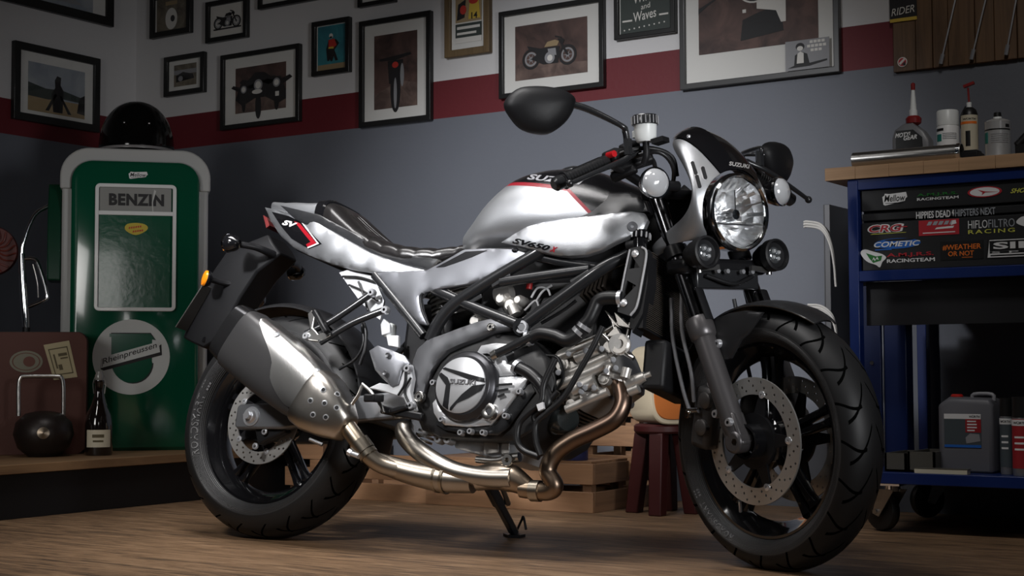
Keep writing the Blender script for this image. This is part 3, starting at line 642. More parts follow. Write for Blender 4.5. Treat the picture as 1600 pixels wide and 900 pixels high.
# blue side panel and inner column under the drawers
xq = lambda px, y: onY(px, 600, y).x
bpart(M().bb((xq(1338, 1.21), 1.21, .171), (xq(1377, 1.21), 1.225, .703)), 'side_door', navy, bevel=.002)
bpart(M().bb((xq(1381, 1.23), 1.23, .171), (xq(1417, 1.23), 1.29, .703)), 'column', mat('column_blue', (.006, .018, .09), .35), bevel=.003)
c = onY(1363, 567, 1.21); M().cyl(c + BO, c + BO - Vector((0, .006, 0)), .006).build('lock', chrome, bench)
bpart(M().bb((1.332, YF + .06, .58), (BX1 - .07, YF + .08, .703)), 'apron', mat('black_cabinet', (.012, .012, .014), .45))
def castor(x, y, rz):
    r = bpart(M().bb((x - .035, y - .045, .132), (x + .035, y + .045, .1385)).cyl((x, y, .115), (x, y, .133), .022), 'castor', chrome)
    e = Matrix.Rotation(rz, 3, 'Z'); o = Vector((x, y, 0))
    def T(p): return o + e @ Vector(p)
    mb = M()
    for s_ in (-1, 1): mb.prism([T((-.03, s_ * .024, .12)), T((.03, s_ * .024, .12)), T((.052, s_ * .024, .05)), T((.028, s_ * .024, .042))], e @ Vector((0, s_ * .003, 0)))
    mb.cyl(T((.038, -.034, .056)), T((.038, .034, .056)), .007); f_ = mb.build('fork', steel, r)
    M().lathe([(.012, -.016), (.044, -.016), (.052, -.014), (.056, -.006), (.056, .006), (.052, .014), (.044, .016), (.012, .016)], T((.038, 0, .0565)), e @ Vector((0, 1, 0)), 28, closed=True).build('wheel', hose, r)
castor(1.395, 1.05, 2.7); castor(1.37, 1.54, -2.3); castor(2.55, 1.05, .4)
# ------------------------------------------------------------------ things standing on the bench
def can(root, r, h, mats, prof=None): return M().lathe(prof or [(0, 0), (r * .96, 0), (r, .004), (r, h - .006), (r * .94, h), (0, h)], (0, 0, 0), (0, 0, 1), 32).build('can', mats, root)
def at(px, y, z=1.0305): p = onY(px, 250, y); return Vector((p.x, y, z))
cpl = lambda r, c, a0, a1: None
def wrap(mb, r, a0, a1, z0, z1, n=14, lift=.0006):     # label bent round a can; angles measured from -Y
    f = lambda a, z: Vector(((r + lift) * math.sin(a), -(r + lift) * math.cos(a), z)); k = Vector((0, 0, 0))
    out_ = [[f(a0 + (a1 - a0) * i / n, z) for i in range(n + 1)] for z in (z0, z1)]
    inn = [[p * 1 - Vector((math.sin(a0 + (a1 - a0) * i / n), -math.cos(a0 + (a1 - a0) * i / n), 0)) * lift * 1.5 for i, p in enumerate(r_)] for r_ in out_]
    rings = [[out_[0][i], out_[1][i], inn[1][i], inn[0][i]] for i in range(n + 1)]; return mb.loft(rings)
def wraptext(mb, s, r, a0, a1, z0, z1, lift=.0013, **k):
    thick_text(mb, s, lambda a, b: Vector(((r + lift) * math.sin(a0 + (a1 - a0) * a), -(r + lift) * math.cos(a0 + (a1 - a0) * a), z0 + (z1 - z0) * b)), lambda a, b: Vector((math.sin(a0 + (a1 - a0) * a), -math.cos(a0 + (a1 - a0) * a), 0)), 0, **k)
def topz(px, py, y): return onY(px, py, y).z
# gear oil bottle
Y0 = 1.22; p = at(1425, Y0); t = empty('oil_bottle', p, 'black and grey gear oil bottle with a tall white spout on the bench', 'bottle')
hz = lambda py: onY(1425, py, Y0).z - 1.0305
hx = lambda px: onY(px, 220, Y0).x - p.x
prof = [(hx(1398), 0), (hx(1455), 0), (hx(1455), hz(222)), (hx(1446), hz(207)), (hx(1430), hz(194)), (hx(1416), hz(194)), (hx(1402), hz(203)), (hx(1398), hz(215))]
mb = M(); rings = []
for yy, k in ((-.028, .86), (-.022, 1), (.022, 1), (.028, .86)): cx = (hx(1398) + hx(1455)) / 2; rings.append([Vector((cx + (x - cx) * k, yy, .04 + (z - .04) * k)) for x, z in prof])
for r_ in rings:
    zmin = min(q.z for q in r_)
    for q in r_: q.z -= zmin
mb.loft(rings).build('bottle_body', mat('grey_bottle', (.16, .16, .17), .35), t, bevel=.003)
pl = Plane((0, -.0285, 0), (1, 0, 0), (0, 0, 1))
mb = M(); pl.poly(mb, [(hx(1404), .004), (hx(1448), .004), (hx(1446), hz(218)), (hx(1432), hz(205)), (hx(1405), hz(205))], .001); mb.mi(1); pl.text(mb, 'MOTYL', hx(1404), hz(216), hx(1429), hz(209), .002, slope=.002, shear=.3, bold=.03); pl.text(mb, 'GEAR', hx(1417), hz(221), hx(1438), hz(214), .002, slope=.002, shear=.3, bold=.03)
mb.build('bottle_label', [stk, stw], t, flat=True)
xc = hx(1428); z0 = hz(194) - .004
M().lathe([(0, z0), (.014, z0), (.022, z0 + .006), (.023, z0 + .02), (.016, z0 + .027), (0, z0 + .027)], (xc, 0, 0), (0, 0, 1)).build('collar', mat('red_cap', (.22, .012, .012), .4), t)
M().lathe([(0, z0 + .02), (.012, z0 + .02), (.0115, z0 + .045), (.0095, z0 + .047), (.005, hz(140)), (0, hz(140))], (xc, 0, 0), (0, 0, 1), 20).build('spout', creamplastic, t)
M().lathe([(0, hz(141)), (.006, hz(141)), (.0065, hz(131)), (0, hz(129))], (xc, 0, 0), (0, 0, 1), 16).build('spout_cap', mat('red_cap', (.22, .012, .012), .4), t)
# white spray can
Y0 = 1.26; p = at(1482, Y0); t = empty('spray_can', p, 'white spray can with a wide white cap and a teal label, behind the steel tube', 'can')
hz = lambda py: onY(1482, py, Y0).z - 1.0305
r = .0325; can(t, r, hz(197), whitep); M().lathe([(0, 0), (.0318, 0), (.0315, hz(173) - hz(197) - .004), (.029, hz(173) - hz(197)), (0, hz(173) - hz(197))], (0, 0, hz(197)), (0, 0, 1), 32).build('cap', creamplastic, t)
mb = M(); wrap(mb, r, -.9, -.3, hz(222), hz(211)); mb.mi(1); wrap(mb, r, -1, -.1, hz(206), hz(202)); mb.mi(2); [wrap(mb, r, -.2, 1.1, hz(211) - .005 * k, hz(211) - .005 * k + .002) for k in range(4)]
mb.build('label', [mat('teal_ink', (.02, .2, .17), .5), stk, midm], t, flat=True)
# lubricant can with a red trigger nozzle
Y0 = 1.24; p = at(1516, Y0); t = empty('lubricant_can', p, 'black topped spray can with a cream label and a red lever nozzle', 'can')
hz = lambda py: onY(1516, py, Y0).z - 1.0305
r = .024; can(t, r, hz(180), stk, [(0, 0), (r, 0), (r, hz(180)), (r * .8, hz(172)), (r * .45, hz(168)), (0, hz(168))])
mb = M(); wrap(mb, r, -1.5, 1.5, .012, hz(181), 20); mb.mi(1); wrap(mb, r, -1.2, 1.2, hz(195), hz(191), 16, .001); mb.mi(2); wraptext(mb, 'WÜRTH', r, -.5, 1, hz(189), hz(185.5), bold=.02); wrap(mb, r, -.2, .35, hz(230), hz(206), 8, .001); mb.build('label', [mat('cream_label', (.55, .5, .38), .5), sto, stk], t, flat=True)
M().cyl((0, 0, hz(168)), (0, 0, hz(160)), .007).build('valve', creamplastic, t)
M().tube([(0, 0, hz(163)), (-.001, 0, hz(150)), (-.002, -.002, hz(137))], .003, 8).bar((-.014, -.002, hz(135)), (.016, -.002, hz(130)), .012, .008).build('nozzle', mat('red_cap', (.22, .012, .012), .4), t)
M().tube([(-.024, -.005, hz(200)), (-.022, -.01, hz(182)), (-.008, -.008, hz(166))], .002, 8).build('straw', stk, t)
# tin with a black cap
Y0 = 1.2; p = at(1560, Y0); t = empty('brake_cleaner_tin', p, 'silver white tin with a small black cap, rightmost on the bench', 'can')
hz = lambda py: onY(1560, py, Y0).z - 1.0305
r = .035; M().lathe([(0, 0), (r, 0), (r * 1.02, .003), (r, .006), (r, hz(194)), (r * 1.02, hz(191)), (r * .9, hz(189)), (r * .5, hz(186)), (0, hz(186))], (0, 0, 0), (0, 0, 1), 32).build('can', mat('tin_white', (.6, .6, .6), .28, .5), t)
M().cyl((0, 0, hz(187)), (0, 0, hz(183)), .012).build('neck', creamplastic, t); M().lathe([(0, hz(184)), (.011, hz(184)), (.01, hz(176)), (0, hz(175))], (0, 0, 0), (0, 0, 1), 16).build('cap', stk, t)
mb = M(); wrap(mb, r, -1.4, 1.4, hz(205), hz(203), 16); mb.mi(1); [wrap(mb, r, -.3, 1.1, hz(212) - .006 * k, hz(212) - .006 * k + .0025) for k in range(5)]; mb.mi(0); wrap(mb, r, .9, 1.3, hz(201), hz(196)); mb.mi(2); wrap(mb, r, -1.2, -.6, hz(225), hz(208)); mb.build('label', [stk, midm, mat('teal_ink', (.02, .2, .17), .5)], t, flat=True)
# steel exhaust tube lying along the front edge
a = onY(1334, 249, 1.03); b = onY(1503, 235, 1.03); rr_ = .0225
t = empty('steel_tube', ((a.x + b.x) / 2, 1.03, 1.0305), 'polished steel exhaust tube lying along the front edge of the bench', 'tube')
L_ = (b.x - a.x) / 2; M().lathe([(rr_, -L_), (rr_, L_), (rr_ - .0016, L_), (rr_ - .0016, -L_)], (0, 0, rr_), (1, 0, 0), 36, closed=True).build('pipe', steel, t)
M().lathe([(rr_ + .0006, L_ - .012), (rr_ + .002, L_ - .012), (rr_ + .002, L_ - .002), (rr_ + .0006, L_ - .002)], (0, 0, rr_), (1, 0, 0), 36, closed=True).build('collar', chrome, t)
a = onY(1506, 240, 1.06); b = onY(1532, 240, 1.06); tag(M().bb((a.x, 1.03, 1.0305), (b.x, 1.1, 1.052)).bb((a.x + .006, 1.04, 1.052), (b.x - .004, 1.09, 1.058)).build('oilstone_box', blackm, bevel=.002), 'small flat black box on the bench between the steel tube and the tin', 'box')
a = onY(1597, 240, 1.15); mb = M().bb((a.x - .012, 1.12, 1.0305), (a.x + .2, 1.3, 1.075)); mb.tube([(a.x - .01, 1.13, 1.07), (a.x + .04, 1.14, 1.11), (a.x + .12, 1.15, 1.10), (a.x + .2, 1.15, 1.07)], .012); tag(mb.build('drill_case', blackm, bevel=.004), 'black tool case cut off by the right edge of the picture, on the bench', 'case')
# ------------------------------------------------------------------ things on the lower shelf
ZS = .1715
def on_shelf(px, y): q = onY(px, 700, y); return Vector((q.x, y, ZS))
Y0 = 1.12; p = on_shelf(1517, Y0); t = empty('jerrycan', p, 'grey plastic canister with a red cap and a grey handle on the lower shelf', 'canister')
hz = lambda py: onY(1517, py, Y0).z - ZS
hx = lambda px: onY(px, 660, Y0).x - p.x
W2 = (hx(1560) - hx(1475)) / 2; top = hz(632)
prof = [(-W2, 0, .0), (W2, 0, 0), (W2, 0, top), (W2 - .012, 0, hz(622)), (-W2 + .03, 0, hz(620)), (-W2, 0, top)]
mb = M(); mb.loft([[Vector((x * k, y, .09 + (z - .09) * k)) - Vector((0, 0, .09 * (1 - k))) for x, _, z in prof] for y, k in ((-.05, .93), (-.042, 1), (.062, 1), (.07, .93))]); mb.build('canister_body', mat('grey_canister', (.12, .12, .135), .4), t, bevel=.006)
M().tube([(hx(1520), 0, hz(624)), (hx(1523), 0, hz(616)), (hx(1551), 0, hz(616)), (hx(1554), 0, hz(626))], .0055, 10, 3).build('handle', mat('light_grey_plastic', (.28, .28, .3), .4), t)
M().lathe([(0, 0), (.017, 0), (.017, .012), (.013, .016), (0, .016)], (hx(1496), 0, hz(625)), (0, 0, 1), 20).build('cap', mat('bright_red_cap', (.5, .02, .015), .4), t)
a = (hx(1484), hx(1541)); pl = Plane((a[0], -.0505, hz(698)), (1, 0, 0), (0, 0, 1), a[1] - a[0], hz(646) - hz(698)); mb = M(); pl.rect(mb, 0, 0, 1, 1); mb.mi(1); pl.rect(mb, 0, .85, 1, 1, .0014); mb.mi(2); pl.rect(mb, .58, .45, 1, .85, .0014); mb.mi(3); pl.rect(mb, 0, 0, 1, .08, .0014); mb.mi(1); [pl.rect(mb, .63, .76 - .09 * k, .63 + (.24, .26, .26, .2)[k], .8 - .09 * k, .0018) for k in range(4)]; mb.mi(4); pl.text(mb, 'WÜRTH', .68, .89, .97, .97, .002, bold=.02); mb.mi(5); pl.poly(mb, [(.6, .12), (.98, .2), (.95, .4), (.7, .42), (.58, .3)], .0018)
mb.build('label', [mat('label_slate', (.06, .075, .085), .5), stw, mat('label_red', (.3, .015, .02), .5), stb, stk, midm], t, flat=True)
for k, (px_, Y0, py0, py1, lb) in enumerate(((1574, 1.07, 622, 650, 'black capped spray can with a grey label beside the grey canister'), (1598, 1.03, 620, 652, 'black capped spray can with a red label at the right edge of the lower shelf'))):
    p = on_shelf(px_, Y0); t = empty('spray_can', p, lb, 'can', group=None); hz = lambda py: onY(px_, py, Y0).z - ZS; r = .0185 if k == 0 else .026
    can(t, r, hz(py1), mat('can_silver', (.3, .3, .31), .3, .6)); M().lathe([(0, 0), (r, 0), (r * .98, hz(py0) - hz(py1)), (0, hz(py0) - hz(py1))], (0, 0, hz(py1)), (0, 0, 1), 28).build('cap', stk, t)
    mb = M(); wrap(mb, r, -1.5, 1.5, .02, hz(py1) - .004, 18); mb.mi(1); wrap(mb, r, -1.4, 1.4, hz(py1) - .022, hz(py1) - .006, 18, .001); mb.mi(2); wraptext(mb, 'WÜRTH', r, -.7, .7, hz(py1) - .018, hz(py1) - .01, .0016, bold=.02); mb.mi(1); [wrap(mb, r, -.6, .4, .1 - .016 * j, .105 - .016 * j, 8, .001) for j in range(3)]
    mb.build('label', [mat('label_slate', (.06, .075, .085), .5) if k == 0 else mat('label_red', (.3, .015, .02), .5), stw, stk], t, flat=True)
trm = mat('grey_tray', (.075, .07, .06), .6)
def tray(x0, x1, y0, y1, h, lb):
    mb = M().bb((x0, y0, ZS), (x1, y1, ZS + .006)); th = .006
    for q in (((x0, y0), (x1, y0 + th)), ((x0, y1 - th), (x1, y1)), ((x0, y0), (x0 + th, y1)), ((x1 - th, y0), (x1, y1))): mb.bb((*q[0], ZS), (*q[1], ZS + h))
    return tag(mb.build('storage_tray', trm), lb, 'tray')
a = onY(1384, 720, 1.03); b = onY(1418, 720, 1.03); c2 = onY(1466, 720, 1.05)
tray(a.x, b.x, 1.02, 1.2, onY(1400, 708, 1.02).z - ZS, 'open grey parts tray on the lower shelf next to the tyre'); tray(b.x + .004, c2.x, 1.02, 1.2, onY(1440, 706, 1.02).z - ZS, 'wider open grey parts tray left of the grey canister')
a = onY(1430, 733, .995); b = onY(1495, 733, .995)
mb = M().bb((a.x, .987, ZS), (b.x + .03, 1.017, ZS + .012)); t = tag(mb.build('notebook', mat('paper_edge', (.55, .52, .42), .7)), 'thin pale book lying flat on the front edge of the lower shelf', 'book'); M().bb((a.x - .0015, .9865, ZS + .012), (b.x + .032, 1.0185, ZS + .014)).build('cover', trm, t)
# ------------------------------------------------------------------ between the wall and the bench
a = onY(1297, 330, 1.45); tp = onY(1297, 322, 1.45).z
tag(M().bb((a.x, 1.40, .0), (a.x + .018, 1.62, tp)).bb((a.x - .003, 1.398, .0), (a.x + .0005, 1.4005, tp)).build('metal_panel', mat('panel_grey', (.10, .10, .105), .4, .4), bevel=.002), 'upright dark grey sheet panel leaning between the wall and the workbench', 'panel')
cab = mat('white_cable', (.62, .6, .57), .45)
for pts, lb in (([(1256, 347), (1262, 346), (1283, 351), (1296, 372), (1303, 405), (1306, 440)], 'white cable bundle arching over the grey panel, beside the bench drawers'), ([(1262, 476), (1283, 478), (1300, 492), (1307, 520), (1306, 560)], 'white cable coil showing just above the front tyre')):
    mb = M()
    for k in range(3):
        mb.tube([onY(x, y + 4 * k, 1.385 - .004 * k) for x, y in pts], .0035 + .001 * (k == 1), 8)
    tag(mb.build('cable_bundle', cab), lb, 'cable')
# ------------------------------------------------------------------ stool with an orange canister
redleg = mat('dark_red_leg', (.04, .005, .005), .5); cream = mat('cream_enamel', (.42, .36, .26), .5); orng = mat('orange_enamel', (.36, .10, .015), .4)
SX, SYY = onY(1036, 750, 1.22).x, 1.22
st_ = empty('stool', (SX, SYY, 0), 'dark red splay-legged stool behind the front wheel', 'stool')
M().lathe([(0, .255), (.085, .255), (.092, .262), (.092, .278), (.085, .284), (0, .284)], (0, 0, 0), (0, 0, 1), 32).build('seat', redleg, st_)
for a_ in range(4):
    e = Vector((math.cos(PI / 4 + a_ * PI / 2 - .5), math.sin(PI / 4 + a_ * PI / 2 - .5), 0)); M().loft([[e * d_ + Vector((x * s_, y * s_, z)) for x, y in ((-1, -1), (1, -1), (1, 1), (-1, 1))] for d_, z, s_ in ((.095, 0, .022), (.06, .258, .024))]).build('leg', redleg, st_, bevel=.004)
ct = empty('drum_canister', (SX, SYY, .2845), 'cream drum with an orange end plate and a metal latch standing on the red stool', 'canister', rz=.9)
mb = M(); ring = lambda y, k: [Vector((.083 * k * math.copysign(abs(math.cos(t)) ** .55, math.cos(t)), y, .125 + .125 * k * math.copysign(abs(math.sin(t)) ** .6, math.sin(t)))) for t in [2 * PI * i / 40 for i in range(40)]]
mb.loft([ring(-.098, .97), ring(-.094, 1), ring(.09, 1), ring(.096, .95)]); 
for q in mb.v: q.z = max(q.z, .0)
mb.build('drum_body', cream, ct); mb = M(); mb.loft([ring(-.0985, .88), ring(-.103, .86)]); mb.build('end_plate', orng, ct)
mb = M(); mb.lathe([(.008, 0), (.014, 0), (.014, .006), (.008, .006)], (0, -.103, .12), (0, -1, 0), 24, closed=True); mb.bb((-.022, -.106, .115), (-.008, -.103, .125)).cyl((0, -.103, .12), (0, -.108, .12), .006); mb.build('latch', steel, ct)
mb = M(); [mb.bb((-.03, -.1038, .20 - .012 * k), (.03 - .01 * k, -.1029, .204 - .012 * k)) for k in range(3)]; mb.build('lettering_strip', mat('rust', (.08, .02, .005), .6), ct)
# ------------------------------------------------------------------ crates behind the bike
cw = wood('crate_wood', (.25, .135, .07), (.10, .048, .022), 0, 7); cw2 = wood('crate_end_wood', (.2, .11, .06), (.08, .04, .02), 1, 7)
def crate(x0, x1, y0, y1, zs, hs, lb, zb=0.0, name='wooden_crate'):
    o = Vector(((x0 + x1) / 2, (y0 + y1) / 2, zb)); t = empty(name, o, lb, 'crate', group='wooden crates behind the motorcycle')
    for z in zs:
        for yy in (y0, y1 - .014): M().bb((x0, yy, zb + z), (x1, yy + .014, zb + z + hs)).xf(lambda p: p - o).build('slat', cw, t, bevel=.0015)
        for xx in (x0, x1 - .014): M().bb((xx, y0 + .0145, zb + z), (xx + .014, y1 - .0145, zb + z + hs)).xf(lambda p: p - o).build('end_slat', cw2, t, bevel=.0015)
    for xx in (x0 + .0145, x1 - .0455):
        for yy in (y0 + .0145, y1 - .0455): M().bb((xx, yy, zb), (xx + .031, yy + .031, zb + zs[-1] + hs)).xf(lambda p: p - o).build('corner_post', cw2, t)
    M().bb((x0 + .015, y0 + .046, zb + .012), (x1 - .015, y1 - .046, zb + .022)).xf(lambda p: p - o).build('base_board', cw2, t)
    return t
crate(-.80, -.275, 1.11, 1.5, (.0, .075), .06, 'low pale wooden crate seen below the muffler pipe')
crate(-.262, .40, 1.09, 1.33, (.0, .09), .066, 'low slatted wooden crate behind the engine with a small navy tin on it')
crate(.19, .43, 1.36, 1.62, (.0, .10, .20, .30), .07, 'tall wooden crate between the low crate and the red stool')
crate(-1.0, -.815, 1.2, 1.58, (.03, .13, .23), .07, 'narrow wooden crate seen through the rear wheel')
M0 = M().bb((-.255, 1.092, .1565), (.395, 1.328, .164)); tag(M0.build('plank', cw), 'thin wooden board covering the top of the low slatted crate', 'board')
q = onY(893, 722, 1.12); t = empty('parts_tin', (q.x, 1.14, .1645), 'small navy blue tin with pale printing on the low crate behind the exhaust', 'tin')
M().lathe([(.0005, 0), (.042, 0), (.044, .003), (.044, .085), (.042, .088), (.0005, .088)], (0, 0, 0), (0, 0, 1), 36).build('tin_body', mat('navy_tin', (.012, .018, .07), .4), t)
M().lathe([(.0005, .088), (.045, .088), (.045, .098), (.0005, .099)], (0, 0, 0), (0, 0, 1), 36).build('lid', mat('navy_lid', (.008, .012, .045), .35), t)
mb = M(); wrap(mb, .044, -.9, -.2, .05, .056); wrap(mb, .044, .2, .55, .03, .06); wrap(mb, .044, -.9, -.45, .032, .042); mb.build('printing', midm, t, flat=True)
# ------------------------------------------------------------------ fuel pump
greenp = mat('green_enamel', (.003, .075, .038), .14, 0, .5, bump=(14, .06)); ivory = mat('ivory_enamel', (.42, .42, .41), .28, 0, .3); ivoryb = mat('white_enamel', (.72, .73, .72), .25, 0, .3)
PR = math.radians(-42.8) + PI / 2
pump = empty('fuel_pump', (-1.46, .872, .17), 'old green and ivory petrol pump with a round white emblem', 'fuel pump', rz=PR)
W, H, DP = .262, 1.10, .17                             # half width, height, half depth; the front faces -Y here
def rrect(hw, z0, z1, r_, y, n=8, k=1.0):
    o = []
    for cx, cz, a in ((hw - .012, z0 + .012, -PI / 2), (hw - r_, z1 - r_, 0), (-hw + r_, z1 - r_, PI / 2), (-hw + .012, z0 + .012, PI)):
        q = .012 if cz < z0 + .05 else r_
        for i in range(n + 1): t = a + PI / 2 * i / n; o.append(Vector((cx + q * math.cos(t), y, cz + q * math.sin(t))))
    return o
mb = M(); mb.loft([rrect(W, 0, 1.098, .1, -DP + .03), rrect(W, 0, 1.098, .1, DP)]); mb.build('casing', ivory, pump, bevel=.01)
mb = M(); mb.loft([rrect(W - .035, .0, 1.056, .075, -DP + .04), rrect(W - .035, .0, 1.056, .075, -DP - .005), rrect(W - .05, .012, 1.042, .065, -DP - .016)]); mb.build('door', greenp, pump)
mb = M(); mb.loft([rrect(W + .006, .90, 1.106, .108, -DP + .005), rrect(W + .006, .90, 1.106, .108, DP + .005)]); 
mb = M()
def arch(hw, z0, z1, r_, n=10): return [(hw, z0)] + [(hw - r_ + r_ * math.cos(PI / 2 * i / n), z1 - r_ + r_ * math.sin(PI / 2 * i / n)) for i in range(n + 1)] + [(-hw + r_ - r_ * math.sin(PI / 2 * i / n), z1 - r_ + r_ * math.cos(PI / 2 * i / n)) for i in range(n + 1)] + [(-hw, z0)]
o_, i_ = arch(W + .007, .955, 1.107, .105), arch(W - .034, .955, 1.058, .078)
mb.plate(o_ + i_[::-1], (), (0, DP + .006, 0), (1, 0, 0), (0, 0, 1), (0, -2 * DP + .01, 0)); mb.build('top_hood', ivory, pump, bevel=.006)
fp = Plane((0, -DP - .0165, 0), (1, 0, 0), (0, 0, 1))
pw = lambda px: (px - 205.5) / 219 * 2 * W * .985              # photograph column and row to the pump front
pz = lambda py: 1.276 - .17 + (onp(200, py, (math.cos(math.radians(-42.8)), math.sin(math.radians(-42.8)), 0), Vector((-1.473 + .12, .889 - .11, 0)).dot(Vector((math.cos(math.radians(-42.8)), math.sin(math.radians(-42.8)), 0)))).z - 1.276)
mb = M(); fp.rrring(mb, pw(144.5), pz(487), pw(267), pz(290), .018, .0135, .012, .012); fp.rect(mb, pw(149), pz(338.5), pw(262), pz(332), .011, .011); mb.build('window_frame', ivoryb, pump, bevel=.002)
mb = M(); fp.rect(mb, pw(151), pz(333), pw(259), pz(296), .004, .004); mb.mi(1); fp.text(mb, 'BENZIN', pw(165), pz(323.5), pw(248), pz(305), .0055, bold=.05, space=1.1); mb.mi(2); fp.poly(mb, [(pw(233), pz(298)), (pw(236), pz(300)), (pw(231), pz(318)), (pw(232), pz(332)), (pw(230.5), pz(332)), (pw(229.5), pz(318))], .0062)
mb.build('sign_panel', [mat('sign_grey', (.24, .24, .225), .4), inkm, mat('crack', (.5, .5, .48), .4)], pump, flat=True)
mb = M(); fp.rect(mb, pw(151), pz(482), pw(258), pz(338), .0035, .003); mb.build('window', mat('green_glass', (.004, .075, .038), .15, 0, .3, bump=(40, .2)), pump, flat=True)
mb = M(); fp.poly(mb, [(pw(x), pz(y)) for x, y in cr2([(189, 358), (193, 352), (206, 350), (219, 352), (224, 357), (220, 363), (206, 369), (193, 364)])], .0048, .001); mb.mi(1); [fp.poly(mb, [(pw(x0 + 3.3 * k), pz(y0 - .5 * k)), (pw(x0 + 2 + 3.3 * k), pz(y0 - .5 * k)), (pw(x0 + 2.6 + 3.3 * k), pz(y0 - 3 - .5 * k)), (pw(x0 + .6 + 3.3 * k), pz(y0 - 3 - .5 * k))], .0056) for x0, y0, n_ in ((195, 359.5, 6), (201, 365, 5)) for k in range(n_)]; mb.build('yellow_sticker', [mat('pump_yellow', (.55, .42, .03), .4), redk], pump, flat=True)
mb = M(); s_mellow(Plane(fp.P(pw(194), pz(282), .0006), (1, 0, 0), (0, 0, 1), pw(223) - pw(194), pz(270) - pz(282)), mb); mb.build('logo_sticker', SM_, pump, flat=True)
ec = (pw(201), pz(558)); er = (pw(259) - pw(143)) / 2
mb = M(); fp.ell(mb, ec[0], ec[1], er, er, .001, .001, 56); mb.mi(1)
Z = lambda *l: [(pw(x), pz(y)) for x, y in l]
fp.poly(mb, Z((168, 522), (229, 522), (236, 531), (232, 531), (232, 565), *[(202 + 30.5 * math.cos(t), 566 + 32 * math.sin(t)) for t in [PI * i / 14 for i in range(15)]], (171, 566), (171, 527), (168, 527)), .0018); mb.mi(2)
fp.poly(mb, Z((170.5, 520.5), (230, 520.5), (238, 532), (233, 531), (233, 529), (228, 523), (170, 523)), .0016); fp.poly(mb, Z(*[(204 + 30.5 * math.cos(t), 567.5 + 32 * math.sin(t)) for t in [PI * i / 14 for i in range(15)]]), .0014)
fp.poly(mb, Z((155, 562), (155.5, 577), (160, 579), (247, 555), (246, 538), (242, 541)), .0022); mb.mi(0); fp.poly(mb, Z((155, 559), (156, 575), (244, 550.5), (242, 534)), .0028); mb.mi(2)
fp.poly(mb, Z((157, 560.5), (157.5, 573), (158.5, 573), (158, 560.5)), .0031)
x0, y0, x1, y1 = pw(159), pz(572), pw(239), pz(561); fp.text(mb, 'Rheinpreussen', x0, y0, x1, y1 + .002, .0034, slope=pz(548) - pz(572) + .004, bold=.008)
mb.build('emblem', [mat('emblem_white', (.55, .57, .56), .35), greenp, inkm], pump, flat=True)
# hose and nozzle at the pump's left side
sx = -W - .001
mb = M(); mb.prism([Vector((sx, y, z)) for y, z in ((-.12, .62), (.05, .62), (.05, .98), (-.06, .98), (-.12, .86))], (-.05, 0, 0)); mb.build('nozzle_box', mat('dark_green', (.004, .04, .02), .3), pump, bevel=.006)
mb = M(); mb.tube([(sx - .05, -.05, .90), (sx - .10, -.07, .86), (sx - .135, -.08, .76), (sx - .14, -.08, .70)], .008); mb.build('spout', chrome, pump)
mb = M(); mb.tube([(sx - .14, -.08, .72), (sx - .135, -.08, .62), (sx - .125, -.08, .50), (sx - .12, -.08, .44)], [.012, .013, .014, .011]); mb.tube([(sx - .138, -.08, .70), (sx - .095, -.08, .70), (sx - .075, -.08, .66), (sx - .05, -.08, .57), (sx - .06, -.08, .55), (sx - .125, -.08, .52)], .0075, sm=3); mb.build('nozzle', chrome, pump)
mb = M(); mb.tube([(sx - .1, -.08, .68), (sx - .085, -.085, .62), (sx - .08, -.08, .56)], .003); mb.build('trigger', steel, pump)
mb = M(); mb.tube([(sx - .12, -.08, .45), (sx - .13, -.06, .25), (sx - .17, .03, .07), (sx - .12, .12, .05), (sx - .05, .14, .2), (sx + .002, .14, .42)], .014); mb.build('hose', hose, pump)
# ------------------------------------------------------------------ helmet on the pump
hp = Vector(pump.matrix_basis @ Vector((-.005, .02, 1.107))) if False else Vector((-1.46, .872, .17)) + Matrix.Rotation(PR, 3, 'Z') @ Vector((0, .01, 1.1075))
hl = empty('helmet', hp, 'glossy black open-face helmet standing on top of the fuel pump', 'helmet', rz=PR)
mb = M(); rows = []
for j in range(15):
    t = PI / 2 * j / 14; rows.append((max(.0005, .139 * math.sin(t) ** .92), .03 + .172 * math.cos(t)))
rows += [(.141, .015), (.138, .004), (.134, .001)]
mb.lathe(rows + [(.126, .001), (.13, .03), (.1, .12), (.0005, .18)], (0, 0, 0), (0, 0, 1), 48, closed=False); mb.xf(lambda p: Vector((p.x, p.y * 1.12, p.z))); mb.build('shell', mat('helmet_black', (.003, .003, .003), .1, 0, 0, .35), hl)
mb = M(); mb.lathe([(.1405, .006), (.1425, .006), (.1432, .011), (.1415, .016)], (0, 0, 0), (0, 0, 1), 48, closed=True); mb.xf(lambda p: Vector((p.x, p.y * 1.12, p.z))); mb.build('edge_trim', mat('trim_grey', (.2, .19, .19), .35), hl)
mb = M()
for x_, z_ in ((-.045, .10), (.0, .075), (.045, .10)): mb.ball((x_, -.1495 * (1 - (z_ - .03) ** 2 * 12), z_), .0045, 10, 6)
mb.build('stud', chrome, hl)
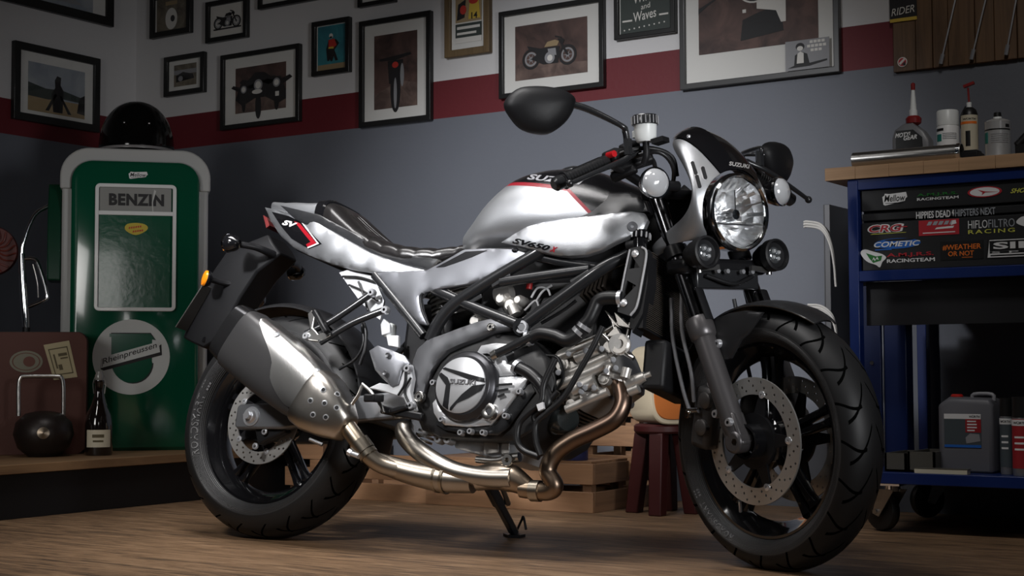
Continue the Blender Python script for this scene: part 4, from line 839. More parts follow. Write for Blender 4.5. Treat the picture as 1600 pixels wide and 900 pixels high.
# ------------------------------------------------------------------ luggage at the left
tanl = mat('brown_leather', (.085, .026, .017), .6, bump=(120, .35)); 
sp = Vector((-1.62 + .066, .42 - .061, .1705))
cs = empty('suitcase', sp, 'old brown leather suitcase with travel stickers standing left of the fuel pump', 'suitcase', rz=math.radians(-42.8) + PI / 2)
nv = Vector((math.cos(math.radians(-42.8)), math.sin(math.radians(-42.8)), 0)); fr0 = sp + nv * .075
def sc_(px, py): q = onp(px, py, nv, nv.dot(fr0)); v = Matrix.Rotation(-(math.radians(-42.8) + PI / 2), 3, 'Z') @ (q - sp); return v.x, v.z
xr, zt = sc_(136, 518); x_l = sc_(-90, 600)[0]; ztop = sc_(60, 519)[1]
pl = Plane((0, -.075, 0), (1, 0, 0), (0, 0, 1)); mb = M()
out_ = pl.rr(x_l, .0, xr, ztop, .035, 6); mb.plate(out_, (), (0, -.075, 0), (1, 0, 0), (0, 0, 1), (0, .15, 0)); mb.build('case_body', tanl, cs, bevel=.012, segs=3)
mb = M(); mb.plate(pl.rr(x_l - .003, -.0, xr + .003, ztop + .003, .037, 6), [pl.rr(x_l + .002, .004, xr - .002, ztop - .002, .034, 6)], (0, -.008, 0), (1, 0, 0), (0, 0, 1), (0, .016, 0)); mb.build('seam_band', mat('dark_leather', (.03, .012, .008), .5), cs)
q = [sc_(*p_) for p_ in ((68, 539), (108, 532), (121, 589), (84, 594))]; mb = M(); pl.poly(mb, q, .0016, .0014); mb.mi(1)
f_ = lambda a, b: tuple(q[0][i] * (1 - a) * (1 - b) + q[1][i] * a * (1 - b) + q[2][i] * a * b + q[3][i] * (1 - a) * b for i in (0, 1))
for a0, b0, a1, b1 in ((.12, .14, .88, .17), (.12, .85, .88, .88), (.12, .14, .16, .88), (.84, .14, .88, .88), (.45, .3, .8, .38), (.5, .42, .8, .46), (.25, .3, .32, .7), (.35, .6, .5, .75)): pl.poly(mb, [f_(a0, b0), f_(a1, b0), f_(a1, b1), f_(a0, b1)], .0022, .0006)
mb.build('paper_label', [mat('old_paper', (.42, .36, .22), .7), mat('old_ink', (.10, .08, .04), .7)], cs, flat=True)
q = sc_(41, 565); mb = M(); pl.ell(mb, q[0], q[1], .055, .038, .0016, .0014); mb.mi(1); pl.ring(mb, q[0], q[1], .047, .031, .92, .0022); pl.ell(mb, q[0] + .01, q[1], .02, .018, .0022); mb.build('oval_label', [mat('faded_label', (.20, .19, .14), .7), mat('faded_ink', (.13, .05, .035), .7)], cs, flat=True)
# dark round flask with a tubular handle
fl = onp(68, 680, nv, nv.dot(sp + nv * .19)); fz = .1705
fo = Vector((fl.x, fl.y, fz)); fk = empty('carry_lantern', fo, 'dark round lantern with a bent steel tube handle in front of the suitcase', 'lantern', rz=math.radians(-42.8) + PI / 2)
mb = M(); mb.lathe([(.0005, 0), (.05, 0), (.085, .03), (.1, .075), (.092, .115), (.06, .145), (.03, .152), (.0005, .154)], (0, 0, 0), (0, 0, 1), 36); mb.build('lantern_body', mat('dark_bronze', (.02, .014, .012), .4, .3, bump=(30, .4)), fk)
def fk_(px, py): q = onp(px, py, nv, nv.dot(fo)); v = Matrix.Rotation(-(math.radians(-42.8) + PI / 2), 3, 'Z') @ (q - fo); return Vector((v.x, 0, v.z))
mb = M(); mb.tube([fk_(29, 650), fk_(29, 605), fk_(32, 591), fk_(40, 588), fk_(88, 588), fk_(96, 591), fk_(99, 605), fk_(99, 650)], .0072, 12, 4); mb.build('handle', steel, fk)
mb = M(); mb.lathe([(.0005, 0), (.018, 0), (.02, .006), (.0005, .01)], (0.005, -.094, .082), (0, -1, .1), 20); mb.build('knob', mat('dull_brass', (.2, .16, .12), .3, 1), fk)
# swing-top bottle
bl = onZ(154, 711, .1705); bt_ = empty('swing_top_bottle', (bl.x, bl.y, .1705), 'dark glass bottle with a cream label and wire stopper at the platform edge', 'bottle', rz=math.radians(-42.8) + PI / 2)
bh = lambda py: onp(154, py, nv, nv.dot(bl)).z - .1705
r = .047; mb = M(); mb.lathe([(.0005, 0), (r * .95, 0), (r, .006), (r, bh(662)), (r * .9, bh(648)), (r * .55, bh(632)), (r * .36, bh(618)), (r * .32, bh(600)), (r * .38, bh(597)), (r * .36, bh(594)), (.0005, bh(594))], (0, 0, 0), (0, 0, 1), 32); mb.build('glass_body', mat('dark_glass', (.008, .005, .004), .06, 0, 1), bt_)
mb = M(); wrap(mb, r, -.95, .95, bh(698), bh(671), 18); mb.mi(1); wrap(mb, r, -.45, .4, bh(683), bh(678), 10, .001); wrap(mb, r, -.4, .35, bh(690), bh(687), 10, .001); mb.build('label', [mat('cream_label', (.55, .5, .38), .5), mat('old_ink', (.10, .08, .04), .7)], bt_, flat=True)
mb = M(); mb.lathe([(.0005, bh(594)), (r * .3, bh(594)), (r * .34, bh(588)), (r * .2, bh(580)), (.0005, bh(579))], (0, 0, 0), (0, 0, 1), 20); mb.build('stopper', mat('porcelain', (.2, .19, .18), .2, 0, .6), bt_)
mb = M()
for s_ in (-1, 1): mb.tube([(s_ * .016, 0, bh(590)), (s_ * .021, -.004, bh(600)), (s_ * .018, -.006, bh(615))], .0015, 6)
mb.build('wire_bail', steel, bt_)
# dark red finned wheel at the far left
fc = onp(-12, 392, nv, -1.72); 
fw = empty('fan_wheel', fc, 'dark red ribbed disc wheel on a black post at the far left edge', 'wheel', rz=math.radians(-42.8) + PI / 2)
mb = M(); mb.lathe([(.03, -.02), (.088, -.02), (.092, -.012), (.092, .02), (.085, .026), (.03, .02)], (0, 0, 0), (0, 1, 0), 40, closed=True); mb.build('rim', mat('oxide_red', (.10, .016, .012), .4), fw)
mb = M()
for a_ in range(18): e = Vector((math.cos(a_ * PI / 9), 0, math.sin(a_ * PI / 9))); f2 = Vector((math.cos(a_ * PI / 9 + .25), 0, math.sin(a_ * PI / 9 + .25))); mb.tube([e * .03 + Vector((0, -.022, 0)), e * .055 + Vector((0, -.027, 0)), f2 * .085 + Vector((0, -.022, 0))], .003, 6, 3)
mb.build('rib', mat('oxide_red_light', (.16, .03, .02), .4), fw); M().lathe([(.0005, -.03), (.02, -.03), (.03, -.018), (.03, .018), (.0005, .02)], (0, 0, 0), (0, 1, 0), 24).build('hub', blackm, fw)
M().cyl((0, .0, 0), (0, .05, 0), .012).build('stub_axle', blackm, fw)
# dark stand carrying the wheel
p0 = Vector((fc.x, fc.y, .1705)) - nv * .0655
so = empty('wheel_stand', p0, 'black post carrying the red wheel behind the suitcase', 'stand')
M().cyl((0, 0, 0), (0, 0, .012), .09, n=32).build('base', blackm, so); M().cyl((0, 0, .012), (0, 0, fc.z - .17 + .03), .014).build('post', blackm, so)
# ================================================================== the motorcycle
bike = empty('motorcycle', (0, 0, 0), 'silver and black cafe racer motorcycle leaning on its side stand', 'motorcycle')
bike.matrix_world = LM.to_4x4()
def part(mb, name, mats, par=None, **k): return mb.build(name, mats, par or bike, **k)
def both(mb, name, mats, par=None, **k):            # the same part on the right and, mirrored, on the left
    m2 = M(); m2.v = [Vector((p.x, -p.y, p.z)) for p in mb.v]; m2.f = [f[::-1] for f in mb.f]; m2.m = list(mb.m)
    o = part(mb, name, mats, par, **k); part(m2, name, mats, par, **k); return o
# ---- tyres: grooves run as slanted arcs across the tread, given by angle and distance from the middle
def tyre_mat(name, c, axis_angle, count, yaw=0):
    m_ = mat(name, (.016, .016, .017), .46); n = N(m_); t = n.new('TexCoord'); mp = n.new('Mapping'); mp.vector_type = 'POINT'
    mp.inputs['Location'].default_value = c
    n.link(t.outputs['Object'], mp.inputs[0]); v = mp.outputs[0]
    if yaw:
        r_ = n.new('VectorRotate', rotation_type='AXIS_ANGLE'); r_.inputs['Axis'].default_value = tuple(SA); r_.inputs['Angle'].default_value = yaw; n.link(v, r_.inputs[0]); v = r_.outputs[0]
    s_ = n.new('SeparateXYZ'); n.link(v, s_.inputs[0]); x, y, z = s_.outputs
    th = n.math('ARCTAN2', z, x); ay = n.math('ABSOLUTE', y); rad = n.math('SQRT', n.math('ADD', n.math('MULTIPLY', x, x), n.math('MULTIPLY', z, z)))
    def groove(k, slope, curve, off, y0, y1, wd):
        f = n.math('ADD', n.math('MULTIPLY', th, k / (2 * PI)), n.math('ADD', n.math('MULTIPLY', ay, slope), n.math('MULTIPLY', n.math('MULTIPLY', ay, ay), curve)))
        f = n.math('FRACT', n.math('ADD', f, off + 20)); d = n.math('ABSOLUTE', n.math('SUBTRACT', f, .5))
        g_ = n.math('LESS_THAN', d, wd); return n.math('MULTIPLY', g_, n.math('MULTIPLY', n.math('GREATER_THAN', ay, y0), n.math('LESS_THAN', ay, y1)))
    g_ = n.math('MAXIMUM', groove(count, 34, -250, 0, .006, .052, .05), groove(count, 22, -330, .42, .022, .068, .04))
    g_ = n.math('MULTIPLY', g_, n.math('GREATER_THAN', rad, axis_angle))
    ribs = n.math('MULTIPLY', n.math('SINE', n.math('MULTIPLY', rad, 2600)), n.math('LESS_THAN', rad, axis_angle - .004))
    h = n.math('SUBTRACT', n.math('MULTIPLY', ribs, .07), g_); n.bump(h, 1., .006); n.link(n.math('MULTIPLY_ADD', g_, -.4, .4), n.b.inputs['Specular IOR Level']); n.link(n.math('MULTIPLY_ADD', n.math('LESS_THAN', rad, axis_angle), -.12, .5), n.b.inputs['Roughness'])
    n.base(n.mix(g_, n.mix(n.math('LESS_THAN', rad, axis_angle), (.0105, .0105, .011), (.032, .032, .033)), (.002, .002, .002))); return m_  # sidewall base lighter than the tread: dust plus grazing light put into the colour
RRr, RFr = .312, .300
tm_r = tyre_mat('rear_tyre_rubber', (0, 0, -RRr), .258, 22)
def wheel(name, label, ctr, R, wd, st, tmat, lettering):
    c = Vector(ctr); ax = (0, 1, 0); kw = dict(steered=st); rim = .2165
    mb = M(); hw = wd / 2 * .60
    mb.lathe([(rim, -hw - .004), (rim + .006, -hw - .004), (rim + .006, -hw + .002), (rim - .006, -hw + .012), (rim - .02, -hw + .03), (rim - .024, 0), (rim - .02, hw - .03), (rim - .006, hw - .012), (rim + .006, hw - .002), (rim + .006, hw + .004), (rim, hw + .004), (rim - .012, hw - .012), (rim - .028, hw - .03), (rim - .031, 0), (rim - .028, -hw + .03), (rim - .012, -hw + .012)], c, ax, 80, closed=True)
    mb.lathe([(.014, -.052), (.036, -.052), (.042, -.03), (.05, -.022), (.05, .022), (.042, .03), (.036, .052), (.014, .052)], c, ax, 40, closed=True)
    for k in range(5):
        for d in (-.085, .085):
            a = 2 * PI * k / 5 + .28; e0 = Vector((math.cos(a + d * 1.7), 0, math.sin(a + d * 1.7))); e1 = Vector((math.cos(a + d * .9), 0, math.sin(a + d * .9)))
            t_ = Vector((-math.sin(a), 0, math.cos(a))); rings = []
            for q, w0, th in ((.042, .011, .020), (.1, .009, .016), (.16, .009, .014), (.192, .012, .017)):
                p = c + (e0 * (1 - q / .2) + e1 * (q / .2)).normalized() * q
                rings.append([p + t_ * i * w0 + Vector((0, j * th, 0)) for i, j in ((-1, -.6), (-.5, -1), (.5, -1), (1, -.6), (1, .6), (.5, 1), (-.5, 1), (-1, .6))])
            mb.loft(rings)
    rimo = part(mb, name, blackg, **kw); rimo['label'] = label
    mb = M(); prof = []
    for i in range(33):
        t = -1 + 2 * i / 32; a = t * PI / 2 * .93; y = math.sin(a) / math.sin(PI / 2 * .93) * wd / 2; r = R - (1 - math.cos(a)) * wd * .40
        prof.append((r, y))
    rb = prof[0][0]; side = [(rim + .0065, -hw + .001), (rim + .008, -hw - .006), (rim + .016, -wd / 2 * .86), ((rim + .016 + rb) / 2, -wd / 2 * .99)]
    prof = side + prof + [(r, -y) for r, y in side[::-1]] + [(rim - .002, 0)]
    mb.lathe(prof, c, ax, 120, closed=True)
    part(mb, 'tyre', tmat, rimo, sharp=60, **kw)
    if lettering:
        mb = M(); rr_ = (rim + .016 + rb) / 2 - .001; yb = -wd / 2 * .985
        for text, a0, sz in lettering:
            a = a0
            for ch in text:
                if ch == ' ': a -= .05; continue
                asp = glyphs(ch)[2]; wd_ = sz * (asp if ch not in 'I' else .3)
                def fn(u, v, a=a, wd_=wd_, sz=sz):
                    q = a - u * wd_ / rr_; r = rr_ - sz / 2 + v * sz; return c + Vector((r * math.cos(q), -wd / 2 * (.995 - .13 * max(0, (rr_ - r) / .012)), r * math.sin(q)))
                thick_text(mb, ch, fn, lambda u, v: Vector((0, -1, 0)), .0008); a -= (wd_ + .0035) / rr_
        part(mb, 'sidewall_lettering', mat('worn_letter_rubber', (.12, .12, .122), .45), rimo, flat=True, **kw)
    return rimo
def disc(par, c, r0, r1, y, holes, st, name='brake_disc', th=.0045):
    mb = M(); hs = []
    for k in range(holes):
        for j, q in enumerate((.22, .5, .78)):
            a = 2 * PI * (k + j * .33) / holes; hs.append(circ2(.0031, 8, ((r0 + (r1 - r0) * q) * math.cos(a), (r0 + (r1 - r0) * q) * math.sin(a))))
    mb.plate(circ2(r1, 72), [circ2(r0, 60)] + hs, Vector(c) + Vector((0, y - th / 2, 0)), (1, 0, 0), (0, 0, 1), (0, th, 0))
    return part(mb, name, discm, par, steered=st, sharp=30)
def carrier(par, c, r0, r1, y, n_, st):
    mb = M(); c = Vector(c)
    for k in range(n_):
        a = 2 * PI * k / n_; e = lambda d: Vector((math.cos(a + d), 0, math.sin(a + d)))
        mb.prism([c + Vector((0, y - .003, 0)) + e(-.3) * r0, c + Vector((0, y - .003, 0)) + e(-.09) * r1, c + Vector((0, y - .003, 0)) + e(.09) * r1, c + Vector((0, y - .003, 0)) + e(.3) * r0], (0, .006, 0))
    mb.lathe([(r0 - .02, y - .004), (r0 + .006, y - .004), (r0 + .006, y + .004), (r0 - .02, y + .004)], c, (0, 1, 0), 40, closed=True)
    part(mb, 'disc_carrier', blacks, par, steered=st)
    for k in range(n_):
        a = 2 * PI * k / n_; p = c + Vector((math.cos(a), 0, math.sin(a))) * (r1 - .001); s_ = -1 if y < 0 else 1
        part(M().lathe([(.003, 0), (.0075, 0), (.0085, .004), (.003, .005)], p + Vector((0, y + s_ * .002, 0)), (0, s_, 0), 14, closed=True), 'disc_bobbin', bolt, par, steered=st)
CRr, CFr = Vector((0, 0, RRr)), Vector((1.445, 0, RFr))
rw = wheel('rear_wheel', 'gloss black five-spoke rear rim', CRr, RRr, .160, False, tm_r, (('ROADSMART III', 3.56, .019),))
tm_f = tyre_mat('front_tyre_rubber', tuple(-(steer(CFr))), .258, 20, STEER)
fw_ = wheel('front_wheel', 'gloss black five-spoke front rim', CFr, RFr, .122, True, tm_f, (('ROADSMART III', 4.3, .013),))
disc(rw, CRr, .086, .120, -.078, 20, False); carrier(rw, CRr, .052, .09, -.076, 5, False)
for s_ in (-1, 1): disc(fw_, CFr, .106, .145, s_ * .065, 22, True); carrier(fw_, CFr, .058, .11, s_ * .063, 5, True)
part(M().cyl(CFr + Vector((0, -.118, 0)), CFr + Vector((0, .118, 0)), .011).lathe([(.011, -.122), (.018, -.122), (.018, -.110), (.011, -.110)], CFr, (0, 1, 0), 20, closed=True).cyl(CFr + Vector((0, -.121, 0)), CFr + Vector((0, -.128, 0)), .009, n=6), 'axle', chrome, fw_, steered=True)
part(M().lathe([(.034, -.098), (.040, -.098), (.040, -.06), (.034, -.06)], CFr, (0, 1, 0), 30, closed=True), 'axle_spacer', blackg, fw_, steered=True)
part(M().tube([CFr + Vector((.19 * math.cos(-2.1), -.03, .19 * math.sin(-2.1))), CFr + Vector((.16 * math.cos(-2.1), -.045, .16 * math.sin(-2.1)))], .004, 8), 'valve_stem', bolt, fw_, steered=True)
part(M().tube([CRr + Vector((.19 * math.cos(-.3), -.04, .19 * math.sin(-.3))), CRr + Vector((.15 * math.cos(-.3), -.05, .15 * math.sin(-.3)))], .005, 8), 'valve_stem', bolt, rw)
# ---- swingarm
mb = M(); yA = -.128
for sg_ in (-1, 1):
    mb.loft([[Vector((x, sg_ * y, z)) for y, z in ((.100, zc - h), (.130, zc - h), (.130, zc + h), (.100, zc + h))] for x, zc, h in ((-.055, .314, .027), (-.045, .314, .034), (.1, .318, .036), (.3, .335, .034), (.50, .355, .036))])
mb.box((.33, 0, .345), (.06, .22, .06)); part(mb, 'swingarm', mat('swingarm_grey', (.16, .165, .175), .36, .6), bevel=.006)
mb = M(); ca = Vector((.0, -.131, .314)); mb.lathe([(.0005, .002), (.026, .002), (.027, 0), (.027, -.006)], ca, (0, -1, 0), 28); mb.lathe([(.0005, .010), (.010, .010), (.011, .008), (.016, .008), (.02, .0), (.022, 0)], ca + Vector((0, -.004, 0)), (0, -1, 0), 24); mb.cyl(ca + Vector((0, -.01, 0)), ca + Vector((0, -.022, 0)), .011, n=6); part(mb, 'axle_nut', bolt)
part(M().bar((.012, -.1, .262), (.1, -.1, .30), .03, .05).bar((.05, -.1, .27), (.11, -.1, .36), .02, .03), 'rear_caliper', blacks, bevel=.006)
for p in ((.045, -.118, .275), (.02, -.118, .235)): part(M().lathe([(.004, 0), (.009, 0), (.009, .005), (.004, .006)], p, (0, -1, 0), 14, closed=True), 'caliper_bolt', bolt)
# ---- rear mudguard close to the tyre, and the number plate carrier
mb = M(); prof = [(.325, -.082), (.336, -.06), (.341, 0), (.336, .06), (.325, .082), (.32, .082), (.331, .058), (.336, 0), (.331, -.058), (.32, -.082)]
mb.lathe(prof, CRr, (0, -1, 0), 24, a0=math.radians(-12), a1=math.radians(118), ref=(1, 0, 0), closed=True); part(mb, 'rear_hugger', blackm)
mb = M(); c0 = Bs(0, (440, 392), (398, 402), (372, 440), (350, 480), (338, 512), (322, 540))
hwid = (.05, .062, .06, .055, .05, .045); rings = []
P_ = Bs(0, (452, 402), (418, 432), (392, 470), (372, 505), (352, 535), (330, 548)); T_ = Bs(0, (432, 372), (372, 398), (342, 440), (322, 480), (305, 515), (298, 532))
for a, b, h in zip(P_, T_, hwid): rings.append([Vector((q.x, y * h, q.z)) for q, y in ((b, -.8), (b, .8), ((a + b) / 2, 1), (a, .8), (a, -.8), ((a + b) / 2, -1))])
mb.loft(rings); part(mb, 'plate_carrier', mat('soft_black_plastic', (.006, .006, .007), .55, 0, 0, .3), bevel=.006)
b0, b1 = B(317, 444, -.09), B(274, 511, -.09); d = (b1 - b0); nrm = Vector((-d.z, 0, d.x)).normalized()
mb = M(); mb.bar((b0 + b1) / 2 - Vector((0, -.09, 0)) - d / 2, (b0 + b1) / 2 - Vector((0, -.09, 0)) + d / 2, .18, .004); part(mb, 'number_plate', mat('plate_back', (.06, .058, .055), .4, .3), bevel=.001)
mb = M(); q0 = B(352, 540, 0); mb.bar(B(345, 505, .0), B(332, 540, .0), .09, .012); part(mb, 'plate_lamp', blackg, bevel=.003)
for s_ in (-1, 1):
    c = Vector((-.147, s_ * .152, .803)); mb = M(); mb.lathe([(.0005, -.034), (.012, -.032), (.022, -.02), (.026, 0), (.026, .006)], c, (-1, 0, .1), 24)
    o = part(mb, 'rear_indicator', blackg); part(M().lathe([(.0255, .004), (.0275, .004), (.0275, .009), (.0245, .009)], c, (-1, 0, .1), 24, closed=True), 'indicator_rim', chrome, o); part(M().lathe([(.0245, .006), (.02, .012), (.0005, .015)], c, (-1, 0, .1), 24), 'indicator_lens', mat('clear_lens', (.5, .5, .5), .1, 0, .5), o)
    part(M().tube([c + Vector((.006, 0, 0)), c + Vector((.05, -s_ * .05, .0)), c + Vector((.07, -s_ * .11, -.005))], [.010, .009, .012]), 'indicator_stalk', blacks, o)
    c = Vector((-.245, s_ * .116, .712)); o = part(M().lathe([(.0005, -.012), (.018, -.012), (.025, -.002), (.025, .004), (.0005, .004)], c, (-.55, s_ * .85, .1), 24), 'reflector_body', blackg)
    part(M().lathe([(.024, .003), (.022, .009), (.012, .012), (.0005, .013)], c, (-.55, s_ * .85, .1), 24), 'reflector', orange, o)['label'] = 'amber reflector'
    part(M().tube([c, c - Vector((-.03, s_ * .06, .0)), c + Vector((.06, -s_ * .08, .01))], .008), 'reflector_stalk', blacks, o)
# ---- tail
mb = M(); rings = []
for x, zt, zb, h in ((-.118, .957, .94, .028), (-.108, .963, .925, .045), (-.05, .952, .89, .075), (.0, .947, .88, .09), (.05, .940, .87, .100), (.108, .936, .865, .104)):
    rings.append([Vector((x, h * math.copysign(abs(math.cos(t)) ** .7, math.cos(t)), (zt + zb) / 2 + (zt - zb) / 2 * math.copysign(abs(math.sin(t)) ** .7, math.sin(t)))) for t in [2 * PI * i / 32 for i in range(32)]])
mb.loft(rings); part(mb, 'seat_cowl', silver)
def seatsec(x, zt, zb, h, bul=.0, n=40, e=.62): return [Vector((x, h * math.copysign(abs(math.cos(t)) ** e, math.cos(t)), (zt + zb) / 2 + (zt - zb) / 2 * math.copysign(abs(math.sin(t)) ** (.75), math.sin(t)))) for t in [2 * PI * i / n for i in range(n)]]
def lerp(tab, x):
    for (a, b) in zip(tab, tab[1:]):
        if x <= b[0]: t = (x - a[0]) / (b[0] - a[0]); t = max(0, t); return [p + (q - p) * t for p, q in zip(a[1:], b[1:])]
    return list(tab[-1][1:])
mb = M(); mb.loft([seatsec(x, zt, zb, h) for x, zt, zb, h in ((.100, .938, .855, .107), (.104, .943, .855, .110), (.130, .943, .84, .114), (.136, .939, .84, .110))]); part(mb, 'seat_strap', blackg)
tab = [(.130, .936, .84, .110), (.145, .931, .83, .113), (.16, .924, .82, .116), (.20, .891, .80, .118), (.25, .852, .775, .12), (.30, .824, .755, .124), (.36, .803, .735, .128), (.42, .790, .72, .128), (.48, .785, .72, .118), (.53, .786, .725, .105), (.57, .795, .74, .09), (.60, .795, .75, .07)]
mb = M(); rings = []; x = .130
while x < .60:
    zt, zb, h = lerp(tab, x); rib = 0
    if x > .30: rib = .008 * (1 - abs(math.sin((x - .30) * PI / .052)) ** .35)
    rings.append([Vector((p.x, p.y, p.z - rib * (1 if p.z > (zt + zb) / 2 - .01 else .2))) for p in seatsec(x, zt, zb, h)]); x += .004
seat_m = mb; mb.loft(rings); seat = part(mb, 'seat', mat('black_vinyl', (.012, .011, .011), .27, bump=(300, .1)), sharp=60)
mb = M()
for k in range(7):                                     # pleats on the raised back of the seat
    y = -.06 + .02 * k; pts = [(x, y, lerp(tab, x)[0] - .004 - abs(y) * .12) for x in (.15, .19, .23, .27, .305)]
    mb.tube(pts, [.003, .008, .009, .008, .004], 8, 3)
part(mb, 'seat_pleat', mat('black_vinyl', (.012, .011, .011), .27, bump=(300, .1)), seat)
bvseat = seat_m.bvh()
mb = M(); mb.puff(Bs(-.120, (438, 321), (500, 336), (545, 360), (600, 387), (640, 399), (684, 405), (670, 422), (630, 417), (590, 409), (545, 388), (500, 362), (462, 343)), .006, .03, .02); both(mb, 'tail_trim', blackp)
tp = [(414, 324, -.05), (428, 327, -.075), (460, 334, -.10), (500, 349, -.118), (540, 373, -.125), (580, 395, -.13), (630, 413, -.135), (668, 423, -.14), (640, 425, -.145), (590, 427, -.142), (550, 421, -.135), (515, 412, -.125), (485, 401, -.11), (460, 388, -.095), (440, 370, -.08), (425, 348, -.06)]
mtail = M(); mtail.puff(Bv(*tp), .016, .04, .012, .010); bvt = mtail.bvh(); tail = both(mtail, 'tail_panel', silver)
mb = M(); decal(mb, bvt, [(425, 331), (452, 338), (470, 347), (480, 357), (503, 381), (483, 389), (456, 373), (440, 354)]); part(mb, 'tail_decal', blackg, tail)
mb = M(); mb.mi(0); decal(mb, bvt, [(460, 346), (469, 349), (495, 380), (481, 386), (479, 382), (486, 378)], .002); mb.mi(1); decal(mb, bvt, [(471, 347), (474, 349), (499, 381), (482, 388), (481, 386.3), (496, 380)], .0022); decal_text(mb, bvt, 'SV', (441, 351), (22, 6), (3, -8), .0022, shear=.3, bold=.04); part(mb, 'tail_stripe', [redp, whitep], tail)['label'] = 'red and white stripe with white letters'
mb = M(); mb.puff(Bv((411, 336, -.045), (417, 340, -.05), (421, 352, -.05), (416, 356, -.05)), .004, .02, .09); part(mb, 'tail_lamp', mat('dark_red_lens', (.16, .03, .03), .1, 0, .6))
mb = M(); mb.loft([[Vector((x, y * h, z)) for y, z in ((-1, z0), (1, z0), (1, z1), (-1, z1))] for x, z0, z1, h in ((-.08, .87, .93, .03), (.02, .80, .90, .07), (.2, .73, .86, .09), (.45, .69, .74, .09))]); part(mb, 'under_tail', blacks, bevel=.01)
# ---- tank
TANK = [(.572, .805, .77, .06, .8), (.58, .828, .765, .085, .75), (.595, .848, .76, .10, .73), (.615, .868, .755, .114, .71), (.66, .922, .755, .138, .68), (.72, .969, .755, .152, .66), (.80, .986, .755, .162, .64), (.88, .984, .755, .162, .64), (.95, .972, .76, .15, .66), (1.03, .939, .76, .13, .68), (1.09, .915, .77, .11, .7)]
def smooth_tab(tab, x):
    xs = [t[0] for t in tab]; i = max(0, min(len(tab) - 2, next((k for k in range(len(tab) - 1) if x <= xs[k + 1]), len(tab) - 2)))
    def tan(k):
        a, b = tab[max(k - 1, 0)], tab[min(k + 1, len(tab) - 1)]; return [(q - p) / (b[0] - a[0]) for p, q in zip(a[1:], b[1:])]
    h = xs[i + 1] - xs[i]; t = max(0, min(1, (x - xs[i]) / h)); m0, m1 = tan(i), tan(i + 1)
    return [(2 * t ** 3 - 3 * t * t + 1) * p + (t ** 3 - 2 * t * t + t) * h * u + (-2 * t ** 3 + 3 * t * t) * q + (t ** 3 - t * t) * h * v for p, q, u, v in zip(tab[i][1:], tab[i + 1][1:], m0, m1)]
def tanksec(x, zt, zb, h, e1, n=56):
    o = []
    for i in range(n):
        t = 2 * PI * i / n; c, s_ = math.cos(t), math.sin(t); y = h * math.copysign(abs(c) ** e1, c)
        zz = math.copysign(abs(s_) ** .8, s_); zm = zb + (zt - zb) * .42
        o.append(Vector((x, y * (1 - .25 * max(0, zz) ** 2), zm + (zt - zm) * zz if zz > 0 else zm + (zm - zb) * zz)))
    return o
mb = M(); TT = cr([Vector((x, 0, 0)) for x in (0,)], 1); rows = []
for x in [TANK[0][0] + (TANK[-1][0] - TANK[0][0]) * i / 40 for i in range(41)]: rows.append(tanksec(x, *smooth_tab(TANK, x)))
tank_m = mb; mb.loft(rows); bvk = mb.bvh()
def fitline(px, swap):
    q = [hit(bvk, *p)[0] for p in px]; q = [p for p in q if p is not None]; X = [(p.z if swap else p.x) for p in q]; Y_ = [(p.x if swap else p.z) for p in q]
    n_ = len(q); mx_, my = sum(X) / n_, sum(Y_) / n_; k = sum((a - mx_) * (b - my) for a, b in zip(X, Y_)) / (sum((a - mx_) ** 2 for a in X) + 1e-9); return my - k * mx_, k
TK = (*fitline([(803, 286), (824, 284), (850, 286), (872, 290), (884, 293)], False), *fitline([(890, 297), (899, 303), (906, 310), (912, 320)], True))
tankm = mat('tank_paint', (.6, .6, .6), .43, .85, .12); n = N(tankm); x, y, z = n.xyz()
# black on top and front, edged by a red line, silver on the flanks
f1 = n.math('SUBTRACT', z, n.math('MULTIPLY_ADD', x, TK[1], TK[0])); f2 = n.math('SUBTRACT', x, n.math('MULTIPLY_ADD', z, TK[3], TK[2])); f = n.math('MAXIMUM', f1, f2)
nz = n.math('GREATER_THAN', f, 0); rd = n.math('MULTIPLY', n.math('GREATER_THAN', f, -.012), n.math('LESS_THAN', f, 0)); 
n.base(n.mix(rd, n.mix(nz, (.46, .47, .49), (.006, .006, .007)), (.21, .006, .014))); n.link(n.math('MULTIPLY_ADD', n.math('MAXIMUM', nz, rd), -.85, .85), n.b.inputs['Metallic']); n.link(n.math('MULTIPLY_ADD', nz, -.24, .38), n.b.inputs['Roughness'])
n.bump(n.noise(700, 3), .22, .002)
tank = part(mb, 'fuel_tank', tankm, sharp=50)
mb = M(); decal_text(mb, bvk, 'SUZUKI', (823, 280.5), (86, 9), (4, -8.5), .0012, st=False, shear=.25, bold=.03); part(mb, 'tank_lettering', mat('lettering_silver', (.36, .36, .38), .35, .3), tank, flat=True)
mb = M(); mb.lathe([(.0005, .012), (.035, .012), (.045, .006), (.05, 0), (.05, -.02)], (.86, 0, lerp(TANK, .86)[0] + .002), (.05, 0, 1), 32); part(mb, 'filler_cap', blackp, tank)
sp_ = [(783, 379, -.165), (800, 368, -.165), (825, 354, -.165), (850, 347, -.165), (895, 341, -.165), (950, 334, -.162), (985, 330, -.145), (1006, 333, -.135), (1012, 345, -.135), (1006, 360, -.14), (985, 370, -.15), (960, 381, -.16), (940, 392, -.165), (915, 400, -.168), (890, 402, -.168), (870, 400, -.168), (850, 396, -.168), (820, 388, -.167)]
msh = M(); msh.puff(Bv(*sp_), .015, .022, .012, .010); bvs = msh.bvh(); shroud = both(msh, 'tank_shroud', silver)
